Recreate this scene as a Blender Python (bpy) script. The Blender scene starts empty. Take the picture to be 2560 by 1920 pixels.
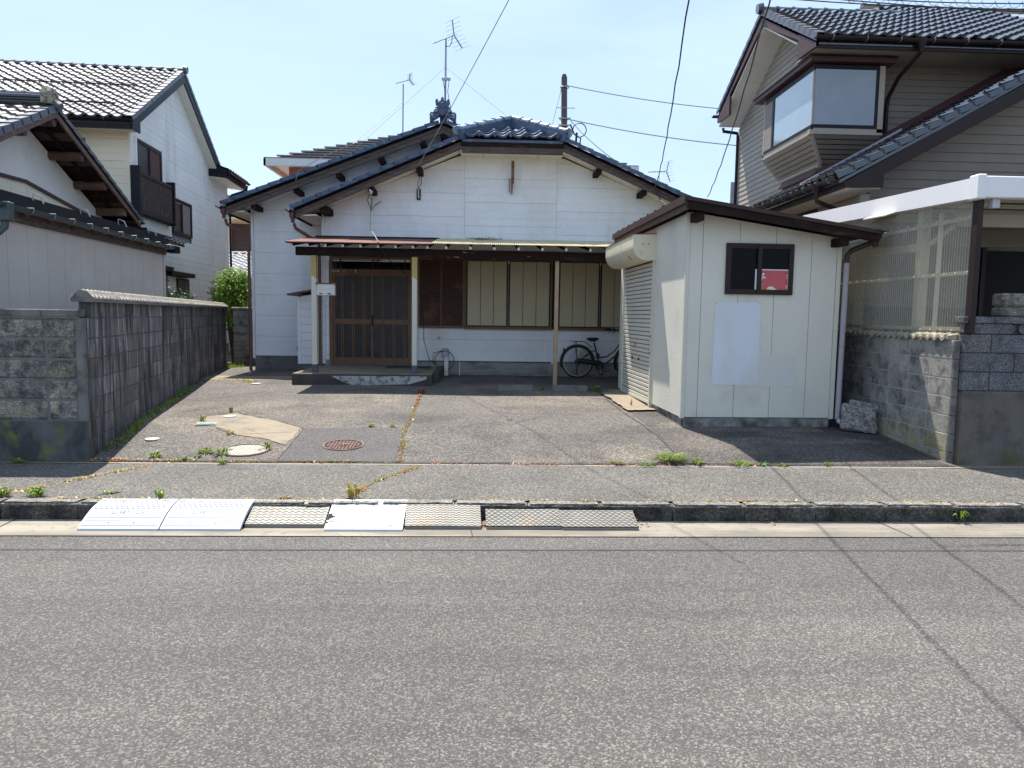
import bpy, bmesh, math, random
from mathutils import Vector, Matrix
random.seed(7)
RAD = math.radians
sc = bpy.context.scene
col = sc.collection

# ------------------------------------------------------------------ camera
f_px, CH = 1830.0, 1.67
pitch, roll, yaw = RAD(5.31), RAD(0.83), RAD(2.4)
Fw = Vector((0, math.cos(pitch), -math.sin(pitch)))
R0 = Vector((1, 0, 0)); U0 = R0.cross(Fw)
Rt = math.cos(roll)*R0 + math.sin(roll)*U0
Up = -math.sin(roll)*R0 + math.cos(roll)*U0
RZ = Matrix.Rotation(-yaw, 3, 'Z')
Fw, Rt, Up = RZ @ Fw, RZ @ Rt, RZ @ Up
cd = bpy.data.cameras.new('camera'); cam = bpy.data.objects.new('camera', cd); col.objects.link(cam)
cd.sensor_width = 36; cd.lens = 36*f_px/2560; cd.clip_start = .05; cd.clip_end = 2000
m = Matrix.Identity(4)
for i, v in enumerate((Rt, Up, -Fw)):
    for j in range(3): m[j][i] = v[j]
m.translation = Vector((0, 0, CH))
cam.matrix_world = m
sc.camera = cam

# ------------------------------------------------------------------ light
SUN = Vector((-.164, .416, .895)).normalized()          # towards the sun
EL = math.asin(SUN.z); AZ = math.atan2(SUN.x, SUN.y)
w = bpy.data.worlds.new('World'); sc.world = w; w.use_nodes = True
nt = w.node_tree; nt.nodes.clear()
N = nt.nodes.new; L = nt.links.new
out = N('ShaderNodeOutputWorld'); bg = N('ShaderNodeBackground'); bg2 = N('ShaderNodeBackground'); mx = N('ShaderNodeMixShader')
sky = N('ShaderNodeTexSky'); sky.sky_type = 'NISHITA'; sky.sun_disc = False
sky.sun_elevation = EL; sky.sun_rotation = AZ; sky.air_density = 1.0; sky.dust_density = 1.2; sky.ozone_density = 1.5
L(sky.outputs[0], bg.inputs[0]); bg.inputs[1].default_value = .085
bg2.inputs[0].default_value = (.58, .76, 1.05, 1); bg2.inputs[1].default_value = .56
tc = N('ShaderNodeTexCoord'); mp = N('ShaderNodeMapping'); mp.inputs['Scale'].default_value = (1.0, 1.6, 4.0); mp.inputs['Location'].default_value = (3.1, .4, 1.2)
nz = N('ShaderNodeTexNoise'); nz.inputs['Scale'].default_value = 1.7; nz.inputs['Detail'].default_value = 7; nz.inputs['Roughness'].default_value = .55; nz.inputs['Distortion'].default_value = .5
mr = N('ShaderNodeMapRange'); mr.inputs[1].default_value = .34; mr.inputs[2].default_value = .66; mr.inputs[3].default_value = .30; mr.inputs[4].default_value = .97
L(tc.outputs['Generated'], mp.inputs[0]); L(mp.outputs[0], nz.inputs[0]); L(nz.outputs[0], mr.inputs[0])
L(mr.outputs[0], mx.inputs[0]); L(bg.outputs[0], mx.inputs[1]); L(bg2.outputs[0], mx.inputs[2]); L(mx.outputs[0], out.inputs[0])
sl = bpy.data.lights.new('sun', 'SUN'); sl.energy = 3.9; sl.angle = RAD(.5); sl.color = (1, .95, .87)
so = bpy.data.objects.new('sun', sl); col.objects.link(so); so.rotation_euler = SUN.to_track_quat('Z', 'Y').to_euler(); so.location = (-8, 20, 40)
sc.view_settings.view_transform = 'Standard'; sc.view_settings.look = 'None'; sc.view_settings.gamma = 1
sc.view_settings.exposure = 1.18
sc.view_settings.use_curve_mapping = False
sc.render.engine = 'CYCLES'
sc.render.resolution_x = 1024; sc.render.resolution_y = 768

# ------------------------------------------------------------------ materials
class NG:
    def __init__(s, name):
        s.m = bpy.data.materials.new(name); s.m.use_nodes = True; s.t = s.m.node_tree; s.t.nodes.clear()
        s.o = s.n('ShaderNodeOutputMaterial'); s.b = s.n('ShaderNodeBsdfPrincipled'); s.l(s.b.outputs[0], s.o.inputs[0])
        s.geo = s.n('ShaderNodeNewGeometry'); s._obj = None
    def n(s, t, **k):
        x = s.t.nodes.new(t)
        for a, b in k.items(): setattr(x, a, b)
        return x
    def l(s, a, b): s.t.links.new(a, b)
    def pos(s, scale=(1, 1, 1), off=(0, 0, 0)):
        mp = s.n('ShaderNodeMapping'); mp.inputs['Scale'].default_value = scale; mp.inputs['Location'].default_value = off
        s.l(s.geo.outputs['Position'], mp.inputs[0]); return mp.outputs[0]
    def noise(s, sc_, detail=3, rough=.55, stretch=(1, 1, 1), off=(0, 0, 0)):
        x = s.n('ShaderNodeTexNoise'); x.inputs['Scale'].default_value = sc_; x.inputs['Detail'].default_value = detail; x.inputs['Roughness'].default_value = rough
        s.l(s.pos(stretch, off), x.inputs[0]); return x.outputs[0]
    def vor(s, sc_, feature='F1', stretch=(1, 1, 1)):
        x = s.n('ShaderNodeTexVoronoi', feature=feature); x.inputs['Scale'].default_value = sc_
        s.l(s.pos(stretch), x.inputs[0]); return x
    def mr(s, v, a, b, c, d):
        x = s.n('ShaderNodeMapRange')
        for i, k in enumerate((a, b, c, d)): x.inputs[1+i].default_value = k
        s.l(v, x.inputs[0]); return x.outputs[0]
    def math(s, op, a, b):
        x = s.n('ShaderNodeMath', operation=op)
        for i, k in enumerate((a, b)):
            if isinstance(k, (int, float)): x.inputs[i].default_value = k
            else: s.l(k, x.inputs[i])
        return x.outputs[0]
    def mix(s, fac, a, b):
        x = s.n('ShaderNodeMix', data_type='RGBA')
        for i, k in ((0, fac), (6, a), (7, b)):
            if isinstance(k, (int, float)): x.inputs[i].default_value = k
            elif isinstance(k, tuple): x.inputs[i].default_value = (*k[:3], 1)
            else: s.l(k, x.inputs[i])
        return x.outputs[2]

def pm(name, c, rough=.75, metal=0., var=.1, vs=2.5, fine=0., fs=150, cells=None, bump=0., bs=90, bcell=False, stains=(), rnd=0., spec=.5, coat=0., alpha=None, trans=0., hz=None):
    g = NG(name); b = g.b
    val = g.mr(g.noise(vs, 4), .3, .7, 1-var, 1+var)
    if fine: val = g.math('MULTIPLY', val, g.mr(g.noise(fs, 2), .3, .7, 1-fine, 1+fine))
    if cells:
        scv, lo, hi, pw = cells
        v = g.vor(scv); sx = g.n('ShaderNodeSeparateColor'); g.l(v.outputs['Color'], sx.inputs[0])
        val = g.math('MULTIPLY', val, g.mr(g.math('POWER', sx.outputs[0], pw), 0, 1, lo, hi))
    if rnd:
        oi = g.n('ShaderNodeObjectInfo'); val = g.math('MULTIPLY', val, g.mr(oi.outputs['Random'], 0, 1, 1-rnd, 1+rnd))
    colr = tuple(c)
    for st in stains:          # (colour, scale, lo, hi, amount, stretch)
        sc_, lo, hi, am = st[1:5]; stre = st[5] if len(st) > 5 else (1, 1, 1)
        off = (st[6],)*3 if len(st) > 6 else (random.uniform(0, 9),)*3
        colr = g.mix(g.mr(g.noise(sc_, 5, .6, stre, off), lo, hi, 0, am), colr, tuple(st[0]))
    if hz:                     # height-dependent dirt, on the kerb painted front shade as well: (z0, z1, colour, amount)
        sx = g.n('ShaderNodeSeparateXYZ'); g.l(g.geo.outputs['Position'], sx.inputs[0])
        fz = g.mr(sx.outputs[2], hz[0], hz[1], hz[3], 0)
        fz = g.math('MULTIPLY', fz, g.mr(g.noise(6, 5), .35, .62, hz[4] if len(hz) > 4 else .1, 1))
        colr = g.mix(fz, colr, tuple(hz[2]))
    hs = g.n('ShaderNodeHueSaturation')
    if isinstance(colr, tuple): hs.inputs['Color'].default_value = (*colr, 1)
    else: g.l(colr, hs.inputs['Color'])
    g.l(val, hs.inputs['Value']); g.l(hs.outputs[0], b.inputs['Base Color'])
    b.inputs['Roughness'].default_value = rough; b.inputs['Metallic'].default_value = metal
    b.inputs['Specular IOR Level'].default_value = spec
    if coat: b.inputs['Coat Weight'].default_value = coat; b.inputs['Coat Roughness'].default_value = .08
    if trans: b.inputs['Transmission Weight'].default_value = trans
    if alpha is not None: b.inputs['Alpha'].default_value = alpha
    if bump:
        bp = g.n('ShaderNodeBump'); bp.inputs['Strength'].default_value = min(1, bump); bp.inputs['Distance'].default_value = .004*max(1, bump)
        if bcell: g.l(g.vor(bs).outputs['Distance'], bp.inputs['Height'])
        else: g.l(g.noise(bs, 3), bp.inputs['Height'])
        g.l(bp.outputs[0], b.inputs['Normal'])
    return g.m

M = {}
M['road'] = pm('road_asphalt', (.082, .076, .068), .85, var=.10, vs=.8, cells=(125, .70, 2.3, 3.2), fine=.16, fs=70, bump=.9, bs=110, bcell=True,
               stains=[((.066, .062, .060), 1.6, .48, .66, .6, (.10, 2.2, 1)), ((.135, .125, .112), .7, .50, .70, .6, (.2, 1.2, 1)), ((.05, .048, .046), 3.5, .68, .73, .6, (.5, 1, 1))])
M['sidewalk'] = pm('sidewalk_asphalt', (.094, .088, .077), .9, var=.14, vs=1.3, cells=(95, .62, 2.4, 2.6), fine=.2, fs=110, bump=1, bs=90, bcell=True,
               stains=[((.14, .125, .10), .9, .5, .75, .5)])
M['drive'] = pm('driveway_asphalt', (.098, .087, .077), .92, var=.16, vs=.9, cells=(75, .6, 2.3, 2.4), fine=.2, fs=110, bump=1, bs=80, bcell=True,
               stains=[((.175, .148, .112), .55, .48, .66, .75), ((.055, .048, .045), .8, .50, .66, .8), ((.05, .046, .042), 2.4, .62, .70, .5)])
M['drive_d'] = pm('dark_driveway_asphalt', (.070, .061, .055), .92, var=.16, vs=.9, cells=(75, .6, 2.3, 2.4), fine=.2, fs=110, bump=1, bs=80, bcell=True, stains=[((.14, .115, .09), .7, .52, .68, .6), ((.035, .031, .029), 1.2, .5, .64, .7)])
M['patch'] = pm('patch_asphalt', (.090, .083, .080), .92, var=.08, vs=2, cells=(110, .55, 1.8, 2.0), fine=.12, bump=1, bs=90, bcell=True)
M['soil'] = pm('soil', (.16, .13, .09), .95, var=.3, vs=1.5, fine=.3, fs=40, stains=[((.08, .10, .04), 1.2, .5, .6, .8)], bump=1, bs=30)
M['gutter'] = pm('gutter_concrete', (.29, .255, .20), .85, var=.12, vs=3, fine=.16, fs=170, bump=.5, bs=120, stains=[((.15, .13, .105), 1.2, .44, .60, .85, (.35, 3, 1)), ((.13, .12, .11), 14, .56, .70, .7)])
M['kerb'] = pm('kerb_concrete', (.27, .25, .215), .95, var=.14, vs=4, cells=(70, .5, 1.6, 1.4), fine=.2, fs=90, bump=1, bs=90, bcell=True, rnd=.08, hz=(.105, .16, (.022, .021, .019), 1.0, .75))  # mossy dirt and the front face's shade, both painted in by height
M['conc'] = pm('pale_concrete', (.245, .20, .14), .88, var=.12, vs=3, fine=.14, fs=120, bump=.5, bs=120, stains=[((.16, .14, .11), 2.2, .5, .62, .8), ((.30, .16, .08), 5, .62, .72, .5)])
M['dark_conc'] = pm('dark_concrete', (.17, .16, .15), .9, var=.16, vs=5, fine=.14, fs=120, bump=.6, bs=100, stains=[((.06, .06, .055), 4, .5, .66, .8)])
M['step_dark'] = pm('dark_step_concrete', (.06, .056, .05), .9, var=.2, vs=5, fine=.14, fs=120, bump=.6, bs=100)
M['found'] = pm('foundation_concrete', (.30, .29, .27), .9, var=.14, vs=4, fine=.1, fs=120, bump=.4, bs=100, stains=[((.11, .10, .095), 3, .5, .68, .7, (1, 1, 2.4))], hz=(.33, .5, (.05, .048, .042), .9))
M['block_l'] = pm('weathered_block', (.135, .128, .125), .95, var=.2, vs=3, fine=.14, fs=110, bump=.8, bs=90, rnd=.22,
               stains=[((.028, .028, .029), 5, .47, .58, .95, (1, 1, .16)), ((.34, .33, .35), 11, .55, .64, .8, (1, 1, .10)), ((.20, .16, .10), 2.2, .56, .72, .5), ((.62, .61, .60), 26, .70, .74, .8, (1, 1, .2))], hz=(.2, .6, (.04, .04, .036), .75))
M['block_p'] = pm('pillar_block', (.20, .19, .165), .95, var=.25, vs=5, cells=(90, .6, 1.5, 1.2), fine=.15, bump=1, bs=70, rnd=.2,
               stains=[((.055, .055, .052), 7, .42, .60, .9), ((.33, .29, .20), 4, .52, .66, .7)])
M['pier_base'] = pm('pier_base', (.10, .105, .10), .95, var=.2, vs=4, fine=.12, bump=.8, bs=60, stains=[((.045, .05, .048), 4, .45, .6, .9, (1, 1, .5)), ((.16, .16, .04), 3.2, .56, .68, .8), ((.2, .18, .16), 2.0, .6, .66, .8)])
M['block_r'] = pm('grey_block', (.29, .275, .245), .95, var=.16, vs=4, cells=(120, .75, 1.35, 1.2), fine=.15, bump=.8, bs=80, rnd=.14,
               stains=[((.10, .095, .09), 6, .48, .64, .85), ((.40, .38, .34), 5, .58, .7, .6)], hz=(.25, .62, (.33, .27, .07), .75))
M['mortar'] = pm('mortar', (.10, .098, .09), .95, var=.2, vs=6, fine=.1)
M['mortar_r'] = pm('pale_mortar', (.36, .35, .32), .95, var=.2, vs=6, fine=.1)
M['block_g'] = pm('blue_grey_block', (.135, .133, .14), .95, var=.14, vs=5, cells=(150, .45, 1.8, 1.6), fine=.2, fs=220, bump=1, bs=120, rnd=.1, stains=[((.065, .065, .07), 7, .5, .66, .8), ((.20, .18, .15), 3, .52, .66, .6)])
M['gate_base'] = pm('gate_wall_base', (.135, .12, .105), .95, var=.14, vs=5, fine=.1, fs=80, bump=.7, bs=70, stains=[((.09, .09, .03), 2.4, .5, .66, .7), ((.07, .062, .055), 5, .5, .66, .7)])
M['cap'] = pm('weathered_cap', (.36, .32, .23), .95, var=.2, vs=9, fine=.25, fs=60, bump=1, bs=50, stains=[((.09, .085, .075), 14, .5, .62, .85)])
M['sid_w'] = pm('white_siding', (.84, .85, .86), .6, var=.04, vs=1.5, fine=.03, fs=40, bump=.5, bs=45, rnd=.02, spec=.4,
               stains=[((.62, .63, .66), 34, .56, .66, .5), ((.70, .67, .60), 1.2, .5, .7, .6, (1, 1, .35)), ((.50, .49, .46), 4, .62, .74, .5, (1, 1, .12))])
M['sid_c'] = pm('cream_siding', (.86, .82, .74), .65, var=.05, vs=1.5, bump=.3, bs=60, rnd=.03, stains=[((.48, .44, .38), 2.5, .55, .72, .5, (1, 1, .15))])
M['sid_cy'] = pm('warm_cream_siding', (.80, .71, .53), .65, var=.05, vs=1.5, bump=.3, bs=60, rnd=.03)
M['sid_t'] = pm('taupe_siding', (.215, .185, .15), .7, var=.07, vs=3, bump=.3, bs=80, rnd=.05, stains=[((.2, .18, .155), 5, .52, .7, .5, (.4, 1, 2))])
M['sid_t2'] = pm('light_taupe_siding', (.36, .315, .25), .65, var=.05, vs=3, bump=.2, bs=80, rnd=.04)
M['sid_g'] = pm('grey_garage_siding', (.54, .49, .44), .8, var=.05, vs=2.5, fine=.08, fs=90, bump=1.2, bs=32, rnd=.03)
M['shed'] = pm('textured_shed_siding', (.67, .65, .56), .6, var=.04, vs=1.2, bump=1.5, bs=48, rnd=.02, stains=[((.42, .38, .28), 1.5, .55, .75, .5)], spec=.45)
M['trim_c'] = pm('cream_trim', (.62, .60, .50), .55, var=.04)
M['shed_roof'] = pm('brown_roof_metal', (.055, .030, .026), .6, spec=.25, var=.15, vs=5)
M['joint'] = pm('dark_joint', (.05, .048, .046), .9, var=.1)
M['jointw'] = pm('siding_joint', (.32, .32, .33), .9, var=.1)
M['plaster'] = pm('off_white_plaster', (.86, .82, .74), .9, var=.05, vs=1.2, fine=.03, stains=[((.5, .42, .3), 1.2, .6, .8, .5)])
M['soffit'] = pm('cream_soffit', (.80, .76, .66), .8, var=.05)
M['wood'] = pm('weathered_board', (.11, .08, .068), .85, spec=.2, var=.15, vs=6, bump=.7, bs=40, stains=[((.07, .055, .048), 9, .46, .6, .85, (.25, 1, 4)), ((.26, .22, .19), 12, .58, .68, .6, (.2, 1, 5))])
M['wood_d'] = pm('dark_timber', (.020, .013, .011), .85, spec=.15, var=.25, vs=6, bump=.5, bs=40, stains=[((.09, .055, .035), 6, .56, .7, .7, (.4, 1, 3))])
M['wood_p'] = pm('peeling_timber', (.026, .012, .010), .85, spec=.15, var=.25, vs=6, bump=.6, bs=30, stains=[((.40, .27, .16), 5, .60, .64, .8, (.5, 1, 3))])
M['log'] = pm('brown_log', (.12, .066, .042), .6, var=.2, vs=8, stains=[((.28, .14, .07), 7, .55, .7, .8, (.3, 1, 1))])
M['brown_m'] = pm('dark_brown_metal', (.026, .016, .015), .5, spec=.25, var=.12, vs=4)
M['maroon'] = pm('maroon_fascia', (.085, .040, .040), .55, spec=.3, var=.1, vs=4)
M['black_m'] = pm('black_metal', (.010, .010, .013), .5, spec=.25, var=.15, vs=5)
M['bronze'] = pm('bronze_aluminium', (.19, .105, .058), .5, spec=.3, var=.12, vs=6, stains=[((.09, .055, .035), 8, .55, .7, .6, (1, 1, .3))])
M['sash'] = pm('dark_bronze_sash', (.030, .018, .015), .5, spec=.25, var=.1, vs=6)
M['tile_b'] = pm('blue_roof_tile', (.055, .09, .155), .45, var=.2, vs=7, fine=.1, fs=50, rnd=.14, stains=[((.30, .28, .24), 9, .6, .7, .7), ((.035, .045, .07), 6, .52, .64, .6)], coat=.15)
M['ridge_b'] = pm('lichen_ridge_tile', (.11, .18, .28), .5, var=.25, vs=8, fine=.1, fs=50, rnd=.14, stains=[((.42, .38, .30), 11, .50, .62, .85), ((.03, .045, .07), 6, .55, .64, .6)])
M['tile_s'] = pm('silver_roof_tile', (.19, .183, .188), .5, metal=.0, var=.12, vs=6, rnd=.16, spec=.5)
M['tile_k'] = pm('black_glazed_tile', (.016, .017, .022), .13, var=.15, vs=6, rnd=.2, coat=.8, spec=.8)
M['tile_e'] = pm('slate_edge_tile', (.10, .11, .13), .45, var=.1, vs=6, rnd=.1)
M['tile_o'] = pm('brown_flat_tile', (.20, .175, .165), .5, var=.1, vs=6, rnd=.1)
M['rust_roof'] = pm('red_iron_roof', (.20, .062, .040), .6, spec=.2, var=.15, vs=3, stains=[((.035, .026, .028), 2.5, .46, .56, .95, (.35, 4, 1)), ((.34, .15, .10), 4, .55, .7, .6, (.3, 2, 1))])
M['poly'] = pm('yellowed_polycarbonate', (.55, .47, .27), .35, var=.12, vs=5, stains=[((.25, .2, .12), 6, .55, .7, .6)])
M['paint_y'] = pm('ochre_paint', (.47, .34, .11), .5, var=.08)
M['paint_c'] = pm('ivory_paint', (.62, .61, .50), .5, var=.05, stains=[((.45, .42, .33), 3, .58, .72, .5, (1, 1, .2))])
M['paint_g'] = pm('blue_grey_paint', (.085, .10, .125), .7, var=.15, vs=8)
M['paint_w'] = pm('white_paint', (.74, .73, .70), .5, var=.05)
M['tan'] = pm('tan_post', (.42, .30, .19), .6, var=.1, vs=5, stains=[((.2, .14, .1), 5, .55, .7, .6, (1, 1, .3))])
M['white_pl'] = pm('white_plastic', (.47, .49, .53), .5, var=.04, vs=5, fine=.03, fs=60)
M['stain_white'] = pm('stained_white_render', (.42, .42, .40), .85, var=.15, vs=6, fine=.1, stains=[((.08, .075, .07), 9, .5, .6, .8), ((.34, .2, .1), 2.5, .58, .68, .7)])
M['shutter'] = pm('beige_shutter', (.54, .47, .30), .5, var=.05, vs=2, stains=[((.12, .07, .04), 3, .64, .72, .6, (1, 1, .5))])
M['rust'] = pm('rusty_iron', (.22, .10, .05), .8, var=.3, vs=12, stains=[((.06, .04, .035), 14, .5, .6, .8)])
M['mail'] = pm('rusty_white_enamel', (.66, .66, .60), .45, var=.05, stains=[((.30, .13, .05), 11, .60, .66, .85)])
M['box_c'] = pm('rusty_cream_steel', (.72, .67, .50), .4, var=.05, stains=[((.36, .17, .06), 3.4, .62, .68, .8)])
M['slat_c'] = pm('cream_shutter_slat', (.64, .62, .52), .45, var=.04, rnd=.02)
M['glass_d'] = pm('dark_glass', (.003, .003, .005), .12, var=.05, spec=.10)
M['frost'] = pm('frosted_glass', (.040, .038, .036), .35, var=.25, vs=5, bump=.3, bs=70, spec=.3)
M['glass_b'] = pm('pale_reflecting_glass', (.30, .38, .42), .06, var=.06, vs=1.5, spec=.7, coat=1)
M['blind'] = pm('blind_behind_glass', (.24, .27, .31), .15, var=.08, vs=2, spec=.6, coat=1)
M['curtain'] = pm('curtain', (.25, .21, .19), .8, var=.12, vs=9)
M['curtain_r'] = pm('red_curtain', (.10, .04, .03), .8, var=.3, vs=14)
M['wire'] = pm('black_cable', (.02, .02, .022), .6, var=.05)
M['wire_g'] = pm('grey_cable', (.30, .30, .31), .6, var=.05)
M['galv'] = pm('galvanised_steel', (.33, .33, .34), .45, metal=.7, var=.15, vs=9)
M['beam_white'] = pm('white_aluminium', (.82, .81, .80), .4, var=.02)
M['steelplate'] = pm('worn_checker_steel', (.215, .205, .175), .6, metal=.15, var=.12, vs=6, rnd=.08, stains=[((.34, .2, .11), 5, .56, .68, .7), ((.2, .19, .17), 9, .55, .66, .5)])
M['tread'] = pm('worn_tread', (.27, .26, .225), .55, metal=.2, var=.12, vs=6, stains=[((.34, .2, .11), 5, .56, .68, .6)])
M['iron_r'] = pm('reddish_cast_iron', (.20, .10, .075), .75, var=.25, vs=14, stains=[((.30, .19, .15), 9, .5, .65, .7)])
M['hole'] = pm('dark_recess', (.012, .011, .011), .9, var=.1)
M['teal'] = pm('teal_cast_lid', (.22, .30, .27), .7, var=.15, vs=20)
M['pipe_lav'] = pm('lavender_grey_pipe', (.36, .335, .37), .45, var=.05, vs=3)
M['pipe_dk'] = pm('dark_brown_pipe', (.035, .024, .022), .5, var=.1)
M['pipe_rd'] = pm('red_brown_pipe', (.16, .07, .06), .45, var=.12, vs=6)
M['gut_g'] = pm('green_grey_gutter', (.045, .065, .07), .4, var=.1)
M['bike'] = pm('black_enamel', (.014, .014, .015), .35, var=.1)
M['rubber'] = pm('rubber', (.018, .018, .018), .8, var=.1)
M['chrome'] = pm('dull_chrome', (.5, .5, .5), .3, metal=.9, var=.05)
M['poster'] = pm('faded_red_print', (.55, .10, .11), .5, var=.06, vs=5)
M['paper'] = pm('white_paper', (.80, .79, .80), .5, var=.02)
M['pap_y'] = pm('yellow_print', (.75, .65, .10), .5, var=.02)
M['pap_r'] = pm('bright_red_print', (.55, .03, .03), .5, var=.02)
M['sheet'] = pm('pale_blue_sheet', (.66, .69, .74), .45, var=.03, vs=1, stains=[((.62, .62, .55), 1.3, .46, .60, .8, (1, 1, .5))])
M['sheet2'] = pm('faded_grey_sheet', (.63, .62, .56), .5, var=.02, vs=1)
M['stone'] = pm('rough_stone', (.22, .205, .19), .95, var=.25, vs=8, cells=(60, .55, 1.7, 1.2), fine=.2, bump=1.6, bs=50, stains=[((.07, .066, .06), 7, .5, .64, .8)])
M['brick_o'] = pm('orange_brick', (.42, .15, .08), .8, var=.15, vs=9)
M['brown_s'] = pm('brown_siding', (.085, .062, .06), .75, var=.06, rnd=.05)
M['bark'] = pm('bark', (.07, .052, .038), .95, var=.3, vs=14)
def leafmat(name, c1, c2, c3, ts=.25):
    g = NG(name); oi = g.n('ShaderNodeTexWhiteNoise', noise_dimensions='3D')
    v = g.vor(14); sx = g.n('ShaderNodeSeparateColor'); g.l(v.outputs['Color'], sx.inputs[0])
    c = g.mix(sx.outputs[0], c1, c2); c = g.mix(g.mr(g.noise(3.5), .45, .62, 0, .8), c, c3)
    g.l(c, g.b.inputs['Base Color']); g.b.inputs['Roughness'].default_value = .45
    tr = g.n('ShaderNodeBsdfTranslucent'); g.l(c, tr.inputs[0]); ms = g.n('ShaderNodeMixShader'); ms.inputs[0].default_value = ts
    g.l(g.b.outputs[0], ms.inputs[1]); g.l(tr.outputs[0], ms.inputs[2]); g.l(ms.outputs[0], g.o.inputs[0]); return g.m
M['leaf'] = leafmat('camellia_leaf', (.17, .32, .04), (.30, .46, .07), (.10, .20, .03), .5)
M['leaf_d'] = leafmat('hedge_leaf', (.035, .075, .022), (.06, .11, .03), (.025, .055, .02))
M['weed'] = leafmat('weed_leaf', (.16, .28, .035), (.26, .36, .06), (.20, .20, .05), .4)
M['weed_dry'] = leafmat('dry_weed', (.42, .28, .08), (.36, .34, .08), (.45, .2, .08), .3)
M['weed_red'] = leafmat('red_weed', (.55, .14, .07), (.5, .2, .1), (.4, .1, .06), .3)
M['moss'] = leafmat('moss', (.16, .15, .03), (.24, .2, .05), (.10, .11, .02), .1)
M['twig'] = pm('dry_twig', (.12, .095, .07), .9, var=.3, vs=30)
M['leaf_litter'] = pm('dry_leaf', (.30, .11, .06), .8, var=.2, vs=30)
# brown pressed-metal shutter box
def herring():
    g = NG('brown_pressed_metal')
    wv = g.n('ShaderNodeTexWave', wave_type='BANDS', bands_direction='Z'); wv.inputs['Scale'].default_value = 9; wv.inputs['Distortion'].default_value = 5; wv.inputs['Detail'].default_value = 3; wv.inputs['Detail Scale'].default_value = 5
    g.l(g.pos(), wv.inputs[0])
    c = g.mix(g.mr(wv.outputs[1], .35, .7, 0, 1), (.035, .018, .014), (.11, .045, .03))
    c = g.mix(g.mr(g.noise(3, 4, .6), .55, .7, 0, .6), c, (.22, .10, .045))
    g.l(c, g.b.inputs['Base Color']); g.b.inputs['Roughness'].default_value = .55
    bp = g.n('ShaderNodeBump'); bp.inputs['Distance'].default_value = .008; g.l(wv.outputs[1], bp.inputs['Height']); g.l(bp.outputs[0], g.b.inputs['Normal']); return g.m
M['herring'] = herring()
def polyclear():
    g = NG('clear_corrugated_panel'); g.b.inputs['Base Color'].default_value = (.70, .66, .55, 1); g.b.inputs['Roughness'].default_value = .12
    g.b.inputs['Specular IOR Level'].default_value = .8
    tr = g.n('ShaderNodeBsdfTransparent'); tr.inputs[0].default_value = (.80, .78, .70, 1); ms = g.n('ShaderNodeMixShader'); ms.inputs[0].default_value = .76
    g.l(g.b.outputs[0], ms.inputs[1]); g.l(tr.outputs[0], ms.inputs[2]); g.l(ms.outputs[0], g.o.inputs[0]); return g.m
M['polyclear'] = polyclear()

# ------------------------------------------------------------------ geometry helpers
def tag(o, label=None, cat=None, group=None, kind=None):
    if label: o['label'] = label
    if cat: o['category'] = cat
    if group: o['group'] = group
    if kind: o['kind'] = kind
    return o
INV = {}
def thing(name, label, cat, loc=(0, 0, 0), rz=0., group=None, local=False):
    """An Empty at the base. Parts are authored in world coordinates, or (local=True) in the Empty's own."""
    o = bpy.data.objects.new(name, None); o.empty_display_size = .2; col.objects.link(o)
    o.location = loc; o.rotation_euler = (0, 0, rz)
    INV[o.name] = Matrix.Identity(4) if local else (Matrix.Translation(loc) @ Matrix.Rotation(rz, 4, 'Z')).inverted()
    return tag(o, label, cat, group)
def inv_of(p):
    while p is not None and p.name not in INV: p = p.parent
    return INV[p.name] if p is not None else Matrix.Identity(4)

def clip(poly, x0, x1, z0, z1):
    def cut(ps, ax, v, keep_gt):
        r = []
        for i in range(len(ps)):
            a, b = ps[i-1], ps[i]
            ina = (a[ax] >= v) if keep_gt else (a[ax] <= v); inb = (b[ax] >= v) if keep_gt else (b[ax] <= v)
            if ina != inb:
                t = (v-a[ax])/(b[ax]-a[ax]); r.append(tuple(a[k]+t*(b[k]-a[k]) for k in (0, 1)))
            if inb: r.append(b)
        return r
    for ax, v, g in ((0, x0, True), (0, x1, False), (1, z0, True), (1, z1, False)):
        if poly: poly = cut(poly, ax, v, g)
    out = []
    for p in poly:
        if not out or (abs(p[0]-out[-1][0])+abs(p[1]-out[-1][1])) > 1e-5: out.append(p)
    if len(out) > 1 and abs(out[0][0]-out[-1][0])+abs(out[0][1]-out[-1][1]) < 1e-5: out.pop()
    return out if len(out) > 2 else []

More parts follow.
